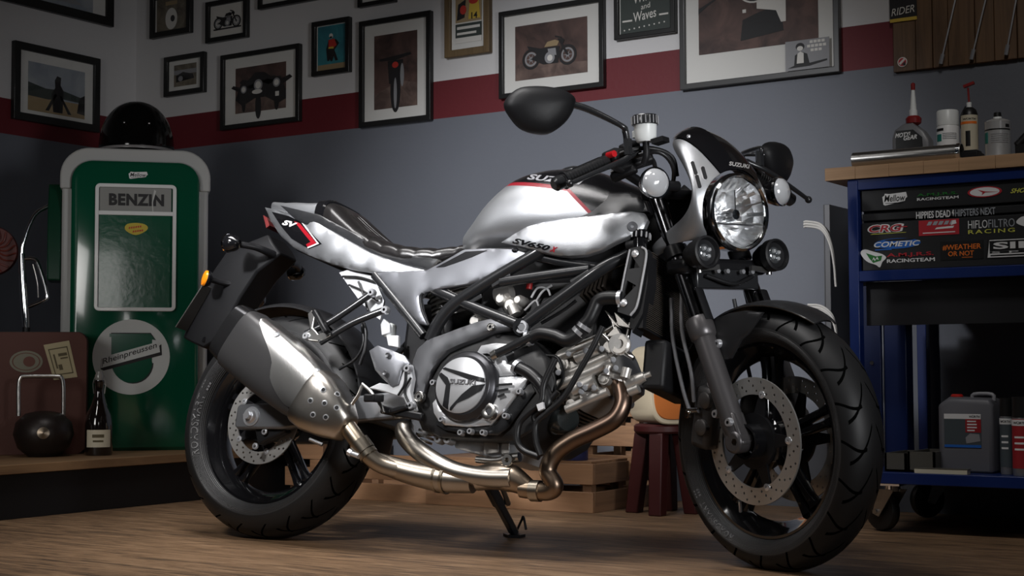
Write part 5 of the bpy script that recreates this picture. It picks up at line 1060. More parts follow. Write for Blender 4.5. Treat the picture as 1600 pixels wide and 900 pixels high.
mb = M(); mb.mi(0); decal_text(mb, bvs, 'SV650', (800, 379.5), (57, 12.5), (4, -8), .0016, shear=.25, bold=.03); mb.mi(1); decal_text(mb, bvs, 'X', (859, 392.5), (9, 2), (4, -8), .0016, shear=.25, bold=.04); part(mb, 'model_lettering', [blackg, redp], shroud, flat=True)
h_, n_ = hit(bvs, 988, 354); part(M().lathe([(.004, .002), (.012, .003), (.013, .0), (.004, -.002)], h_, n_, 20, closed=True), 'shroud_bolt', gun, shroud)
mb = M(); mb.puff(Bv((885, 341, -.15), (905, 328, -.14), (918, 312, -.12), (950, 300, -.11), (985, 300, -.105), (1004, 308, -.11), (1012, 330, -.125), (950, 335, -.15)), .012, .03, .02); both(mb, 'tank_front_cover', blacks)
# ---- frame cover below the seat
fc_ = [(584, 426, -.145), (625, 425, -.15), (668, 422, -.152), (690, 410, -.155), (726, 389.5, -.158), (760, 388, -.162), (800, 389, -.168), (826, 397, -.168), (800, 414, -.168), (765, 434, -.168), (730, 445, -.168), (690, 451, -.166), (664, 457, -.162), (657, 466, -.16), (660, 485, -.158), (668, 508, -.155), (655, 506, -.155), (630, 478, -.152), (605, 450, -.148)]
mfc = M(); mfc.puff(Bv(*fc_), .007, .018, .012, .010); bvf = mfc.bvh(); fcv = both(mfc, 'frame_cover', satin)
mb = M(); decal(mb, bvf, [(682, 418), (728, 393.5), (761, 391.5), (737, 402), (695, 417)], .0016); part(mb, 'cover_inset', blacks, fcv)
h_, n_ = hit(bvf, 805, 391); part(M().lathe([(.0005, .003), (.008, .003), (.009, 0)], h_, n_, 16), 'cover_bolt', blackg, fcv)
mb = M(); mb.tube(Bs(-.175, (661, 458), (657, 466), (660, 486), (670, 508)), .004, 8); part(mb, 'cover_lip', blackp, fcv)
# ---- trellis frame
def ftube(pts, r=.0145, name='frame_tube', m_=None, par=None, twin=True, n=12):
    mb = M(); mb.tube(Bv(*pts), r, n)
    return (both if twin else part)(mb, name, m_ or blackp, par)
ftube([(672, 532, -.155), (685, 505, -.158), (705, 480, -.16), (740, 455, -.162), (785, 427, -.16), (838, 396, -.155), (880, 370, -.14)], .0165)
ftube([(586, 430, -.14), (625, 478, -.148), (662, 525, -.152)], .0125)
ftube([(678, 452, -.15), (735, 478, -.158), (815, 510, -.165)], .0145)
ftube([(815, 510, -.165), (880, 463, -.16), (940, 420, -.15), (985, 396, -.12), (1010, 370, -.07)], .0165)
ftube([(783, 441, -.158), (850, 431, -.156), (922, 421, -.152)], .0135)
ftube([(835, 400, -.14), (880, 410, -.14), (940, 418, -.14)], .012)
for x_, y_ in ((782, 438), (737, 470), (905, 432)): part(M().bar(B(x_ - 14, y_ + 9, -.166), B(x_ + 16, y_ - 8, -.166), .004, .012), 'weld_gusset', blackp, bevel=.002)
fb = part(M().cyl(B(815, 511, -.15), B(815, 511, -.178), .022, n=28), 'frame_boss', blackp)
part(M().lathe([(.010, .004), (.0155, .004), (.017, .001), (.017, -.004), (.010, -.004)], B(815, 511, -.178), (0, -1, 0), 24, closed=True).cyl(B(815, 511, -.178), B(815, 511, -.186), .0095, n=6), 'frame_bolt', bolt, fb)
pv = [(646, 562), (653, 545), (668, 531), (688, 524), (720, 512), (745, 503), (770, 497), (785, 500), (801, 510), (795, 515), (768, 519), (745, 530), (718, 541), (700, 549), (686, 563), (675, 582), (667, 602), (662, 622), (657, 628), (648, 624), (644, 605), (643, 585)]
mpv = M(); mpv.puff(Bs(-.165, *pv), .012, .02, .03, .01); piv = both(mpv, 'pivot_plate', gun)
for x_, y_, r_ in ((655, 620, .0125), (767, 511, .009)): part(M().lathe([(.004, .004), (r_ * .7, .004), (r_ * .75, .0), (r_, 0), (r_, .004), (r_ * 1.1, .003), (r_ * 1.1, -.01)], B(x_, y_, -.180), (0, -1, 0), 18), 'pivot_bolt', steel, piv)
# ---- subframe, passenger peg bracket, rear details
for pts in ([(478, 522, -.19), (520, 500, -.17), (582, 458, -.14)], [(500, 535, -.19), (550, 505, -.17), (602, 484, -.145)]): ftube(pts, .0095, 'peg_bracket_tube', blackp)
for x_, y_ in ((580, 457), (601, 484)): part(M().lathe([(.004, .004), (.009, .004), (.011, 0), (.011, -.01)], B(x_, y_, -.155), (0, -1, 0), 18), 'peg_bracket_bolt', bolt)
mb = M(); mb.prism(Bs(-.198, (480, 490), (486, 484), (493, 490), (489, 512), (497, 522), (512, 516), (516, 524), (500, 534), (484, 532), (473, 528), (476, 520), (484, 516)), (0, .014, 0)); part(mb, 'peg_bracket', steel, bevel=.003)
mb = M(); mb.bar(B(492, 486, -.205), B(512, 520, -.205), .022, .014); part(mb, 'passenger_peg', blacks, bevel=.004)
part(M().lathe([(.003, .005), (.008, .005), (.011, 0), (.011, -.01)], B(478, 525, -.2), (0, -1, 0), 18), 'peg_bolt', bolt)
mb = M(); mb.prism(Bs(-.12, (530, 426), (548, 420), (580, 430), (590, 446), (600, 470), (594, 500), (578, 488), (562, 470), (540, 440)), (0, .006, 0)); part(mb, 'inner_bracket', mat('bright_bracket', (.62, .63, .65), .4, .3))
for a, b in (((535, 432), (585, 440)), ((545, 445), (590, 470)), ((560, 440), (575, 485))): part(M().tube(Bs(-.128, a, ((a[0] + b[0]) / 2, (a[1] + b[1]) / 2 - 3), b), .003), 'wiring', hose)
mb = M(); mb.bb(B(597, 526, -.13) - Vector((.0, .0, .0)), B(622, 508, -.10)); part(mb, 'brake_reservoir', creamplastic, bevel=.006)
mb = M(); mb.prism(Bs(-.135, (594, 507), (599, 497), (609, 506), (609, 520), (596, 524)), (0, .01, 0)); mb.prism(Bs(-.135, (603, 524), (622, 524), (622, 543), (606, 540)), (0, .012, 0)); part(mb, 'reservoir_bracket', mat('bright_bracket', (.62, .63, .65), .4, .3), bevel=.002)
part(M().tube(Bs(-.14, (562, 570), (570, 545), (572, 520), (568, 505)), .005), 'brake_hose', hose)
part(M().tube(Bs(-.13, (530, 577), (556, 560), (568, 535), (566, 508), (572, 490)), .004), 'wiring', hose)
hg = [(577, 548), (590, 540), (612, 547), (632, 556), (640, 568), (628, 580), (622, 600), (612, 604), (598, 592), (586, 578)]
mb = M(); mb.puff(Bs(-.2, *hg), .01, .02, .006); heel = part(mb, 'heel_guard', satin)
for x_, y_ in ((606, 555), (602, 583)): part(M().lathe([(.0005, .002), (.006, .004), (.0075, 0)], B(x_, y_, -.213), (0, -1, 0), 14), 'guard_bolt', gun, heel)
mb = M(); mb.prism(Bs(-.195, (628, 572), (640, 568), (644, 590), (640, 612), (648, 640), (640, 645), (630, 622), (600, 612), (575, 606), (592, 598), (618, 602)), (0, .02, 0)); part(mb, 'footpeg_hanger', mat('bright_bracket', (.62, .63, .65), .35, .8), bevel=.003)
for pts in ([(634, 575), (632, 600), (622, 618)], [(642, 590), (632, 612), (645, 640)]): part(M().tube(Bs(-.2, *pts), .003), 'hanger_groove', blacks)
for x_, y_ in ((637, 576), (642, 634)): part(M().lathe([(.004, .006), (.009, .006), (.011, 0), (.011, -.01)], B(x_, y_, -.2), (0, -1, 0), 18), 'hanger_bolt', bolt)
mb = M(); a, b = B(600, 618, -.2), B(560, 605, -.29); mb.bar(B(592, 622, -.21), B(592, 622, -.30) + Vector((-.03, 0, .0)), .028, .02, up=(1, 0, 0)); part(mb, 'rider_footpeg', blackm, bevel=.004)
for a, b in (((566, 600), (585, 620)), ((550, 632), (566, 602)), ((585, 620), (600, 645))): part(M().tube(Bs(-.21, a, ((a[0] + b[0]) / 2 + 2, (a[1] + b[1]) / 2), b), .0045), 'brake_pedal_rod', steel)
part(M().bar(B(596, 640, -.2), B(660, 652, -.2), .012, .02).bar(B(612, 645, -.2), B(640, 636, -.2), .03, .014), 'brake_pedal', blacks, bevel=.004)
part(M().prism(Bs(-.17, (614, 642), (628, 640), (628, 652), (616, 654)), (0, .01, 0)).prism(Bs(-.16, (632, 650), (652, 644), (655, 652), (634, 654)), (0, .01, 0)), 'linkage_plate', steel, bevel=.002)
mb = M(); [mb.lathe([(.020, 0), (.026, 0), (.026, .006), (.020, .006)], B(x_, y_, -.05), (.3, 0, 1), 20, closed=True) for x_, y_ in ((660, 690), (664, 684), (668, 678))]; part(mb, 'spring_coil', steel)
part(M().bb((.43, -.085, .43), (.57, .085, .63)), 'inner_mudguard', blackm, bevel=.015)
mb = M(); mb.cyl(Vector((.40, 0, .52)), Vector((.52, 0, .72)), .026); part(mb, 'rear_shock', blackm)
# ---- muffler
MA, MB_ = B(376, 528, -.235), B(538, 661, -.205); ax_ = (MB_ - MA).normalized(); side = Vector((0, -1, 0)); side = (side - ax_ * side.dot(ax_)).normalized(); upv = ax_.cross(side).normalized()
if upv.z < 0: upv = -upv
ML = (MB_ - MA).length
def msec(t, hu, hs, du=0, n=48, e=.55): c = MA + ax_ * (t * ML) + upv * du; return [c + upv * hu * math.copysign(abs(math.sin(q)) ** e, math.sin(q)) + side * hs * math.copysign(abs(math.cos(q)) ** e, math.cos(q)) for q in [2 * PI * i / n for i in range(n)]]
mb = M(); mb.loft([msec(-.10, .066, .048), msec(-.085, .078, .055), msec(.03, .084, .06)]); part(mb, 'muffler_end_cap', mat('dark_chrome', (.10, .10, .105), .18, .9))
mbody = M(); mbody.loft([msec(.02, .085, .061), msec(.03, .0865, .062), msec(.35, .0865, .062), msec(.62, .080, .058), msec(.74, .07, .055)]); muf = part(mbody, 'muffler', mat('muffler_grey', (.05, .049, .05), .36, .45))
def mpt(t, q, hu, hs, e=.55, du=0): c = MA + ax_ * (t * ML) + upv * du; return c + upv * hu * math.copysign(abs(math.sin(q)) ** e, math.sin(q)) + side * hs * math.copysign(abs(math.cos(q)) ** e, math.cos(q))
mb = M(); rows = []
for i in range(25):
    t = .13 + (.70 - .13) * i / 24; u_ = (t - .13) / .57
    hu, hs = lerp([(.0, .0905, .066), (.35, .0905, .066), (.62, .084, .062), (.75, .074, .059)], t)
    q0 = 1.78; q1 = 1.05 - 1.45 * min(1, (u_ * 1.08)) ** .6
    q1 = max(q1, -.42)
    rows.append([mpt(t, q0 + (q1 - q0) * j / 18, hu, hs) for j in range(19)])
msd = M(); msd.grid(rows); o_ = len(msd.v); inner = [[p - (p - (MA + ax_ * ((p - MA).dot(ax_)))).normalized() * .003 for p in r] for r in rows]; msd.grid(inner, True); part(msd, 'heat_shield', steel, muf)
bvh_s = msd.bvh()
for x_, y_ in ((432, 523), (495, 580)):
    h_, n_ = hit(bvh_s, x_, y_)
    if h_: part(M().lathe([(.0005, .004), (.005, .004), (.0085, .002), (.009, 0)], h_, n_, 18), 'shield_bolt', bolt, muf)
cone = M(); rings = [msec(.70, .078, .064), msec(.72, .081, .066), msec(.80, .079, .064, -.002), msec(.92, .062, .052, -.004), msec(1.03, .040, .036, -.006, e=.75), msec(1.045, .030, .03, -.006, e=.9)]; cone.loft(rings); part(cone, 'muffler_cone', mat('cone_steel', (.50, .47, .43), .3, 1, bump=(60, .1, (1, 30, 1))), muf)
bvc = cone.bvh()
for x_, y_ in ((505, 609), (527, 616), (485, 626), (507, 630), (526, 637), (489, 648), (509, 652)):
    h_, n_ = hit(bvc, x_, y_)
    if h_: part(M().lathe([(.0050, .0014), (.0076, .001), (.0079, -.002), (.0050, -.002)], h_, n_, 16, closed=True).mi(1).lathe([(.0005, .0008), (.0050, .0008), (.0050, -.002)], h_, n_, 12), 'cone_hole', [bolt, dark], muf)
part(M().prism([p + Vector((0, .01, 0)) for p in Bs(-.2, (468, 640), (476, 648), (480, 675), (466, 672))], (0, .08, 0)), 'muffler_bracket', blackm, muf)
# ---- exhaust pipes
tit = mat('heat_tinted_pipe', (.42, .36, .30), .34, 1); n = N(tit); xx = n.xyz()[0]; n.base(n.ramp(n.math('ADD', n.math('MULTIPLY', xx, .9), n.math('MULTIPLY', n.noise(9, 3), .12)), [(.42, (.36, .30, .23)), (.66, (.46, .42, .37)), (.84, (.36, .27, .19)), (.97, (.19, .13, .10))]))
part(M().tube(Bv((538, 660, -.205), (556, 685, -.20), (575, 710, -.19), (598, 727, -.17), (640, 738, -.14)), .0225, 16), 'link_pipe', tit)
brass = mat('brass_clamp', (.42, .37, .30), .3, 1)
cl0 = B(566, 698, -.196); cl1 = B(572, 706, -.192); dd = (cl1 - cl0).normalized()
cl = part(M().lathe([(.0235, -.016), (.027, -.016), (.027, .016), (.0235, .016)], cl0, dd, 28, closed=True).lathe([(.0232, .018), (.0255, .018), (.0255, .03), (.0232, .03)], cl0, dd, 28, closed=True), 'pipe_clamp', brass)
part(M().cyl(B(548, 708, -.215), B(561, 713, -.215), .007).cyl(B(545, 706, -.215), B(550, 709, -.215), .0095, n=6), 'clamp_bolt', bolt, cl)
part(M().tube(Bv((632, 668, -.10), (634, 682, -.115), (650, 700, -.13), (680, 722, -.135), (715, 738, -.13), (760, 746, -.125), (800, 747, -.12)), .0245, 18), 'rear_header_pipe', mat('pipe_steel', (.44, .41, .37), .34, 1))
part(M().tube(Bv((590, 722, -.16), (640, 738, -.14), (690, 748, -.125), (740, 752, -.115)), [.024, .030, .034, .03], 18), 'mid_pipe', tit)
part(M().tube(Bv((745, 748, -.115), (775, 744, -.11), (800, 748, -.105), (826, 762, -.10)), [.03, .034, .034, .022], 20), 'collector', tit)
for x_, y_, r_ in ((686, 747, .0355), (698, 749, .0355)): part(M().lathe([(r_ - .001, -.004), (r_ + .0015, -.004), (r_ + .0015, .004), (r_ - .001, .004)], B(x_, y_, -.123), (1, .02, -.08), 28, closed=True), 'pipe_seam', brass)
part(M().tube(Bv((966, 590, -.09), (972, 612, -.095), (973, 632, -.10), (960, 655, -.105), (930, 672, -.11), (895, 688, -.115), (868, 708, -.12), (856, 735, -.12), (867, 758, -.115), (858, 768, -.11), (838, 767, -.105), (815, 764, -.105)), .0215, 18), 'front_header_pipe', tit)
part(M().lathe([(.0225, -.012), (.026, -.012), (.026, .012), (.0225, .012)], B(838, 767, -.105), (1, 0, .0), 28, closed=True), 'header_clamp', brass)
part(M().lathe([(.022, -.008), (.034, -.008), (.034, .004), (.028, .010), (.022, .010)], B(965, 590, -.09), (.25, 0, 1), 24, closed=True), 'header_flange', alu)
# ---- engine
def eng(mb, name, m_=alu, **k): return part(mb, name, m_, **k)
case_px = [(648, 640), (650, 600), (665, 560), (690, 545), (730, 530), (780, 520), (830, 530), (858, 560), (866, 600), (856, 640), (835, 672), (808, 688), (790, 690), (740, 688), (690, 684), (660, 672)]
mb = M(); mb.puff(Bs(-.145, *case_px), .012, .03, .29, .02); eng(mb, 'crankcase', mat('engine_black', (.02, .02, .021), .42, .2))
cov = [(676, 630), (678, 645), (684, 655), (695, 664), (730, 667), (766, 664), (790, 640), (806, 618), (818, 604), (826, 590), (800, 588), (774, 590), (768, 625), (745, 648), (715, 652), (692, 640), (682, 622)]
mb = M(); mb.puff(Bs(-.168, *cov), .008, .015, .05, .012); eng(mb, 'clutch_housing', mat('polished_case', (.62, .63, .65), .34, .6, bump=(300, .06)))
# black flank below and in front of the cover
mb = M(); mb.puff(Bs(-.160, (684, 655), (695, 664), (730, 667), (766, 664), (790, 640), (818, 604), (830, 600), (836, 612), (815, 640), (795, 668), (778, 680), (735, 679), (695, 672), (680, 662)), .006, .012, .05, .012); eng(mb, 'housing_skirt', blackp)
cc = B(726, 603, -.185); ov = Vector((0, -1, 0))
mb = M(); mb.lathe([(.0005, -.03), (.088, -.03), (.090, -.014), (.088, -.004), (.083, .002), (.076, .006), (.074, .008), (.0005, .009)], cc, ov, 64); clu = eng(mb, 'clutch_cover', mat('clutch_black', (.05, .05, .055), .3, .7))
mcf = M(); mcf.lathe([(.0005, .0165), (.058, .0155), (.070, .011), (.0715, .004)], cc + Vector((-.006, 0, 0)), ov, 56); eng(mcf, 'clutch_face', mat('satin_cover', (.55, .56, .58), .36, .55, bump=(500, .05)), par=clu) if False else part(mcf, 'clutch_face', mat('satin_cover', (.55, .56, .58), .36, .55, bump=(500, .05)), clu)
bvcf = mcf.bvh(); mb = M()
for px_ in ([(688, 572), (760, 592), (768, 596), (762, 598), (735, 594), (690, 576)], [(683, 577), (700, 590), (704, 600), (700, 640), (692, 634), (697, 602), (684, 584)], [(758, 600), (738, 603), (722, 616), (704, 636), (702, 645), (714, 630), (732, 622), (752, 610)]):
    decal(mb, bvcf, px_, .0015, res=4)
part(mb, 'clutch_groove', blackp, clu); mb = M(); decal_text(mb, bvcf, 'SUZUKI', (703, 599.5), (40, 2), (1, -7.5), .0028, bold=.02); part(mb, 'clutch_lettering', mat('lettering_grey', (.22, .22, .23), .35, .6), clu, flat=True)
mb = M(); mb.lathe([(.006, .006), (.014, .008), (.02, .006), (.022, 0), (.022, -.02), (.006, -.02)], B(764, 643, -.178), ov, 28, closed=True); fcap = eng(mb, 'oil_filler_plug', steel); part(M().cyl(B(764, 643, -.178), B(764, 643, -.188), .008, n=6), 'plug_core', gun, fcap)
for k, (x_, y_) in enumerate(((677, 598), (690, 655), (735, 674), (755, 676), (720, 676), (790, 650), (812, 612), (842, 595))): eng(M().lathe([(.0035, .006), (.007, .006), (.0075, 0), (.0075, -.01)], B(x_, y_, -.176), ov, 14), 'case_bolt', bolt)
mb = M()
for k in range(3): mb.bar(B(774 + k * 2, 602 + 9 * k, -.181), B(800 - 6 * k, 600 + 8 * k, -.181), .004, .005)
eng(mb, 'housing_slot', blackp)
mb = M(); mb.puff(Bs(-.165, (744, 553), (752, 540), (775, 536), (795, 538), (800, 550), (788, 556), (792, 568), (806, 574), (806, 586), (780, 588), (770, 578), (775, 560), (762, 552)), .006, .01, .02, .012); eng(mb, 'water_pump_bracket', mat('polished_case', (.62, .63, .65), .34, .6))
eng(M().tube(Bs(-.178, (776, 553), (800, 542), (830, 526)), .0115, 12, 2), 'water_pipe', blackp); eng(M().lathe([(.0005, .014), (.013, .014), (.014, 0), (.0005, 0)], B(777, 553, -.178), (-.9, 0, -.45), 16), 'pipe_plug', steel)
for pts, r_, nm in (([(828, 528), (845, 521), (868, 525), (885, 532), (900, 526), (912, 514)], .0165, 'coolant_hose'), ([(908, 512), (920, 500), (928, 484), (935, 470), (950, 465), (972, 466)], .0165, 'coolant_hose'), ([(806, 572), (830, 585), (848, 605), (856, 628), (848, 640)], .0155, 'coolant_hose')):
    o = eng(M().tube(Bs(-.168, *pts), r_, 14), nm, hose)
for x_, y_, d_ in ((826, 529, (.9, 0, .3)), (913, 511, (.5, 0, .8)), (970, 466, (1, 0, 0)), (808, 573, (.8, 0, -.5)), (905, 519, (.6, 0, .7))): eng(M().lathe([(.0165, -.005), (.019, -.005), (.019, .005), (.0165, .005)], B(x_, y_, -.168), d_, 20, closed=True), 'hose_clamp', bolt)
eng(M().tube(Bs(-.185, (942, 510), (925, 545), (905, 580), (880, 622), (855, 645), (838, 662), (838, 690), (845, 712)), .0075, 10), 'oil_hose', hose)
eng(M().tube(Bs(-.18, (868, 560), (850, 600), (846, 628), (826, 645), (811, 662), (808, 688), (818, 704), (842, 714)), .0085, 10), 'oil_hose', hose)
eng(M().tube(Bs(-.17, (838, 662), (835, 650), (850, 636), (872, 612)), .0075, 10), 'breather_hose', hose)
eng(M().prism(Bs(-.195, (838, 632), (848, 628), (850, 638), (841, 642)), (0, .008, 0)), 'hose_tag', mat('tag_white', (.6, .6, .62), .4))
# front cylinder, tilted forward
fd = (B(985, 572, 0) - B(850, 640, 0)).normalized(); fu = Vector((-fd.z, 0, fd.x)); base = B(858, 630, 0)
def cylsec(t, hu, hy): c = base + fd * t; return [c + fu * hu * math.copysign(abs(math.sin(q)) ** .5, math.sin(q)) + Vector((0, hy * math.copysign(abs(math.cos(q)) ** .5, math.cos(q)), 0)) for q in [2 * PI * i / 28 for i in range(28)]]
mb = M(); t = 0
while t < .10: mb.loft([cylsec(t, .082, .118), cylsec(t + .006, .082, .118)]); mb.loft([cylsec(t + .006, .074, .108), cylsec(t + .0125, .074, .108)]); t += .0125
eng(mb, 'front_cylinder', alud); mb = M(); mb.loft([cylsec(.10, .085, .118), cylsec(.175, .085, .12), cylsec(.18, .078, .112)]); eng(mb, 'front_cylinder_head', alu, bevel=.003)
mb = M(); mb.loft([cylsec(.181, .075, .11), cylsec(.215, .07, .105), cylsec(.228, .055, .09)]); eng(mb, 'front_head_cover', alu)
def F(px, py, Y): return B(px, py, Y)
for a, b, r_ in (((880, 588), (950, 556), .010), ((872, 602), (958, 566), .013), ((885, 640), (950, 612), .011), ((870, 560), (930, 536), .011), ((895, 610), (930, 594), .016), ((900, 560), (935, 545), .014)): eng(M().cyl(B(*a, -.128), B(*b, -.128), r_, n=14), 'cast_rib', alu)
for x_, y_, r_ in ((880, 570, .017), (902, 585, .02), (930, 575, .018), (945, 592, .015), (915, 618, .013), (893, 632, .012), (955, 545, .02)): o = eng(M().lathe([(.0005, .012), (r_ * .6, .012), (r_ * .65, .006), (r_, .006), (r_ * 1.05, -.012)], B(x_, y_, -.122), ov, 18), 'cast_boss', alu)
for x_, y_ in ((905, 601), (914, 606), (940, 545), (947, 580), (962, 575), (908, 612), (928, 606), (872, 582), (958, 562), (915, 548), (888, 553)): eng(M().cyl(B(x_, y_, -.12), B(x_, y_, -.148), .007, n=12).cyl(B(x_, y_, -.148), B(x_, y_, -.154), .0055, n=6), 'head_bolt', bolt)
eng(M().cyl(B(968, 538, -.10), B(968, 538, -.145), .028, .026, n=24), 'cam_cover', alu); eng(M().lathe([(.012, .004), (.022, .004), (.026, 0), (.012, 0)], B(968, 538, -.145), ov, 24, closed=True), 'cam_cap', alu)
eng(M().cyl(B(980, 600, -.10), B(1008, 588, -.10), .018, .012, n=16).cyl(B(1008, 588, -.10), B(1017, 584, -.10), .007).cyl(B(983, 612, -.1), B(998, 606, -.1), .012), 'sensor_plug', alu)
eng(M().cyl(B(948, 586, -.135), B(951, 572, -.135), .0105, n=14).cyl(B(976, 590, -.13), B(980, 575, -.13), .012), 'coil_stud', alu)
for a, b in (((900, 540), (975, 500)), ((940, 520), (990, 560)), ((955, 495), (968, 530)), ((985, 505), (975, 545))): eng(M().tube(Bs(-.13, a, ((a[0] + b[0]) / 2, (a[1] + b[1]) / 2 + 3), b), .006), 'water_line', steel)
for pts in ([(945, 485), (958, 505), (968, 512)], [(960, 488), (966, 508), (985, 512)], [(948, 525), (962, 510), (970, 524)]): eng(M().prism(Bs(-.145, *pts), (0, .02, 0)), 'cast_web', alu)
for k in range(6): eng(M().bar(B(915 + 7 * k, 472 - 3 * k, -.10), B(929 + 6 * k, 440 - 4 * k, -.09), .07, .005), 'cooling_fin', mat('brown_fin', (.04, .032, .026), .5, .3))
# rear cylinder and throttle bodies inside the trellis
rc = B(735, 505, 0); rdv = Vector((-.22, 0, 1)).normalized(); ru = Vector((rdv.z, 0, -rdv.x))
def rsec(t, hu, hy): c = rc + rdv * t; return [c + ru * hu * math.copysign(abs(math.sin(q)) ** .5, math.sin(q)) + Vector((0, hy * math.copysign(abs(math.cos(q)) ** .5, math.cos(q)), 0)) for q in [2 * PI * i / 28 for i in range(28)]]
mb = M(); t = 0
while t < .07: mb.loft([rsec(t, .08, .10), rsec(t + .006, .08, .10)]); mb.loft([rsec(t + .006, .072, .09), rsec(t + .0125, .072, .09)]); t += .0125
eng(mb, 'rear_cylinder', alud); mb = M(); mb.loft([rsec(.07, .085, .105), rsec(.13, .08, .105), rsec(.15, .065, .09)]); eng(mb, 'rear_cylinder_head', alud, bevel=.003)
for x_, y_, r_ in ((800, 478, .022), (785, 468, .018), (812, 470, .014), (745, 503, .02)): eng(M().lathe([(.0005, .014), (r_ * .6, .014), (r_, .004), (r_ * 1.1, -.03)], B(x_, y_, -.12), ov, 18), 'throttle_boss', alu)
eng(M().cyl(B(775, 462, -.115), B(800, 456, -.115), .018).cyl(B(800, 478, -.13), B(806, 492, -.13), .014), 'throttle_body', alu)
mb = M(); mb.bb((.66, -.095, .52), (1.0, .095, .68)); eng(mb, 'air_box', blackm, bevel=.01)
for pts in ([(830, 465), (840, 450), (855, 452), (860, 462)], [(838, 470), (848, 455), (862, 446)], [(820, 485), (836, 470), (842, 478)], [(760, 485), (748, 492), (742, 505)], [(700, 480), (690, 490), (694, 502)]): eng(M().tube(Bs(-.125, *pts), .0028), 'wiring', mat('light_wire', (.45, .45, .46), .35))
for pts in ([(690, 478), (700, 495), (690, 505)], [(846, 505), (880, 485), (900, 470)], [(848, 560), (865, 585), (868, 610)], [(852, 555), (872, 560), (880, 590), (868, 612)]): eng(M().tube(Bs(-.14, *pts), .0042), 'cable', hose)
eng(M().cyl(B(826, 452, -.12), B(828, 440, -.12), .008), 'red_connector', mat('connector_red', (.35, .02, .02), .4))
# oil filter, sump, side stand
eng(M().lathe([(.0005, .07), (.030, .07), (.036, .062), (.036, 0), (.030, -.01), (.0005, -.01)], B(866, 658, -.06), (.75, -.5, .0), 32), 'oil_filter', mat('filter_black', (.03, .035, .035), .16, .3, .5))
mb = M(); mb.puff(Bs(-.10, (706, 686), (765, 684), (800, 684), (806, 700), (800, 716), (770, 716), (740, 708), (712, 700)), .01, .02, .2, .015); eng(mb, 'oil_sump', mat('polished_case', (.62, .63, .65), .34, .6))
eng(M().tube(Bs(-.115, (745, 718), (770, 720), (790, 718)), .009).cyl(B(786, 718, -.115), B(812, 714, -.115), .012).lathe([(.006, .004), (.014, .004), (.016, 0), (.006, 0)], B(793, 719, -.13), (0, -1, 0), 18, closed=True), 'drain_fitting', steel)
eng(M().bar(B(768, 690, -.112), B(768, 708, -.112), .004, .04).bar(B(790, 690, -.112), B(790, 708, -.112), .004, .02), 'sump_rib', alu)
for x_, y_ in ((685, 686), (700, 687)): eng(M().lathe([(.004, .006), (.010, .006), (.012, 0), (.012, -.02)], B(x_, y_, -.13), ov, 16), 'sump_bolt', bolt)
g0 = LI @ onp(803, 832, (0, 0, 1), .012); a0 = B(757, 745, .07)
std = part(M().bar(a0, g0, .02, .026).bar(a0 + (g0 - a0) * .0, a0 + (g0 - a0) * .5, .026, .03), 'side_stand', blackp, bevel=.004)
ug = LI @ Vector((0, 0, 1)); vg = LI @ Vector((.85, -.5, 0)).normalized(); wg = ug.cross(vg)
part(M().prism([g0 - ug * .012 + vg * (x * .03) + wg * (y * .026) for x, y in ((-1, -.7), (.6, -1), (1.2, 0), (.6, 1), (-1, .7))], ug * .008), 'stand_foot', blacks, std)
part(M().tube([LI @ onp(808, 828, (0, 0, 1), .012), B(815, 818, .3) * 0 + LI @ onp(812, 818, (0, 0, 1), .03) if False else LI @ (onp(810, 830, (0, 0, 1), .012) + Vector((.01, 0, .03))), LI @ (onp(818, 831, (0, 0, 1), .012) + Vector((0, 0, .04))), LI @ (onp(822, 832, (0, 0, 1), .012) + Vector((0, 0, .008)))], .0035), 'stand_tang', blackp, std)
part(M().tube([a0 + Vector((.02, .02, .02)), a0 + (g0 - a0) * .45 + Vector((.02, .02, 0))], .007), 'stand_spring', steel, std)
# ---- radiator
r0, r1 = B(995, 388, -.16), B(985, 515, -.16); rdn = (r1 - r0)
def radp(u, y, d): return r0 + rdn * u + Vector((rdn.z, 0, -rdn.x)).normalized() * -d + Vector((0, y + .16, 0))
mb = M(); A = [[radp(u, y, d) for u, d in ((0.02, -.004), (.98, -.004), (.98, .03), (.02, .03))] for y in (-.158, .158)]; mb.loft(A); rad = part(mb, 'radiator', blackm)
finm = mat('radiator_fin', (.055, .045, .035), .6, 0); mb = M(); k = 0
while k < 40: u = .03 + .94 * k / 40; mb.loft([[radp(u + du, y, d) for du, d in ((0, .030), (.008, .030), (.008, .0335), (0, .0335))] for y in (-.14, .14)]); k += 1
part(mb, 'radiator_fins', finm, rad)
sd = [(984, 388), (1002, 384), (1011, 394), (1005, 440), (997, 478), (985, 494), (965, 487), (966, 478), (976, 430)]
hol = [[(987, 402), (1001, 418), (980, 424)], [(979, 436), (995, 444), (972, 452)] , [(978, 448), (992, 452), (973, 474)]]
mb = M(); mb.puff(Bs(-.172, *sd), 0, .02, .006, .02, holes=[Bs(-.172, *h) for h in ([(987, 400), (1000, 418), (983, 420)], [(980, 438), (994, 446), (973, 468), (976, 452)])]); rg = both(mb, 'radiator_guard', mat('guard_grey', (.018, .0185, .02), .55, 0))
part(M().tube(Bs(-.174, (1003, 386), (1010, 396), (1003, 440), (995, 478), (985, 493)), .003), 'guard_edge', greyline, rg); part(M().tube(Bs(-.174, (984, 390), (975, 432), (966, 480)), .0025), 'guard_edge', greyline, rg)
for x_, y_ in ((992, 396), (974, 473)): part(M().lathe([(.0005, .005), (.006, .004), (.0095, 0)], B(x_, y_, -.174), ov, 18), 'guard_bolt', mat('bolt_white', (.75, .75, .76), .3, .6), rg)
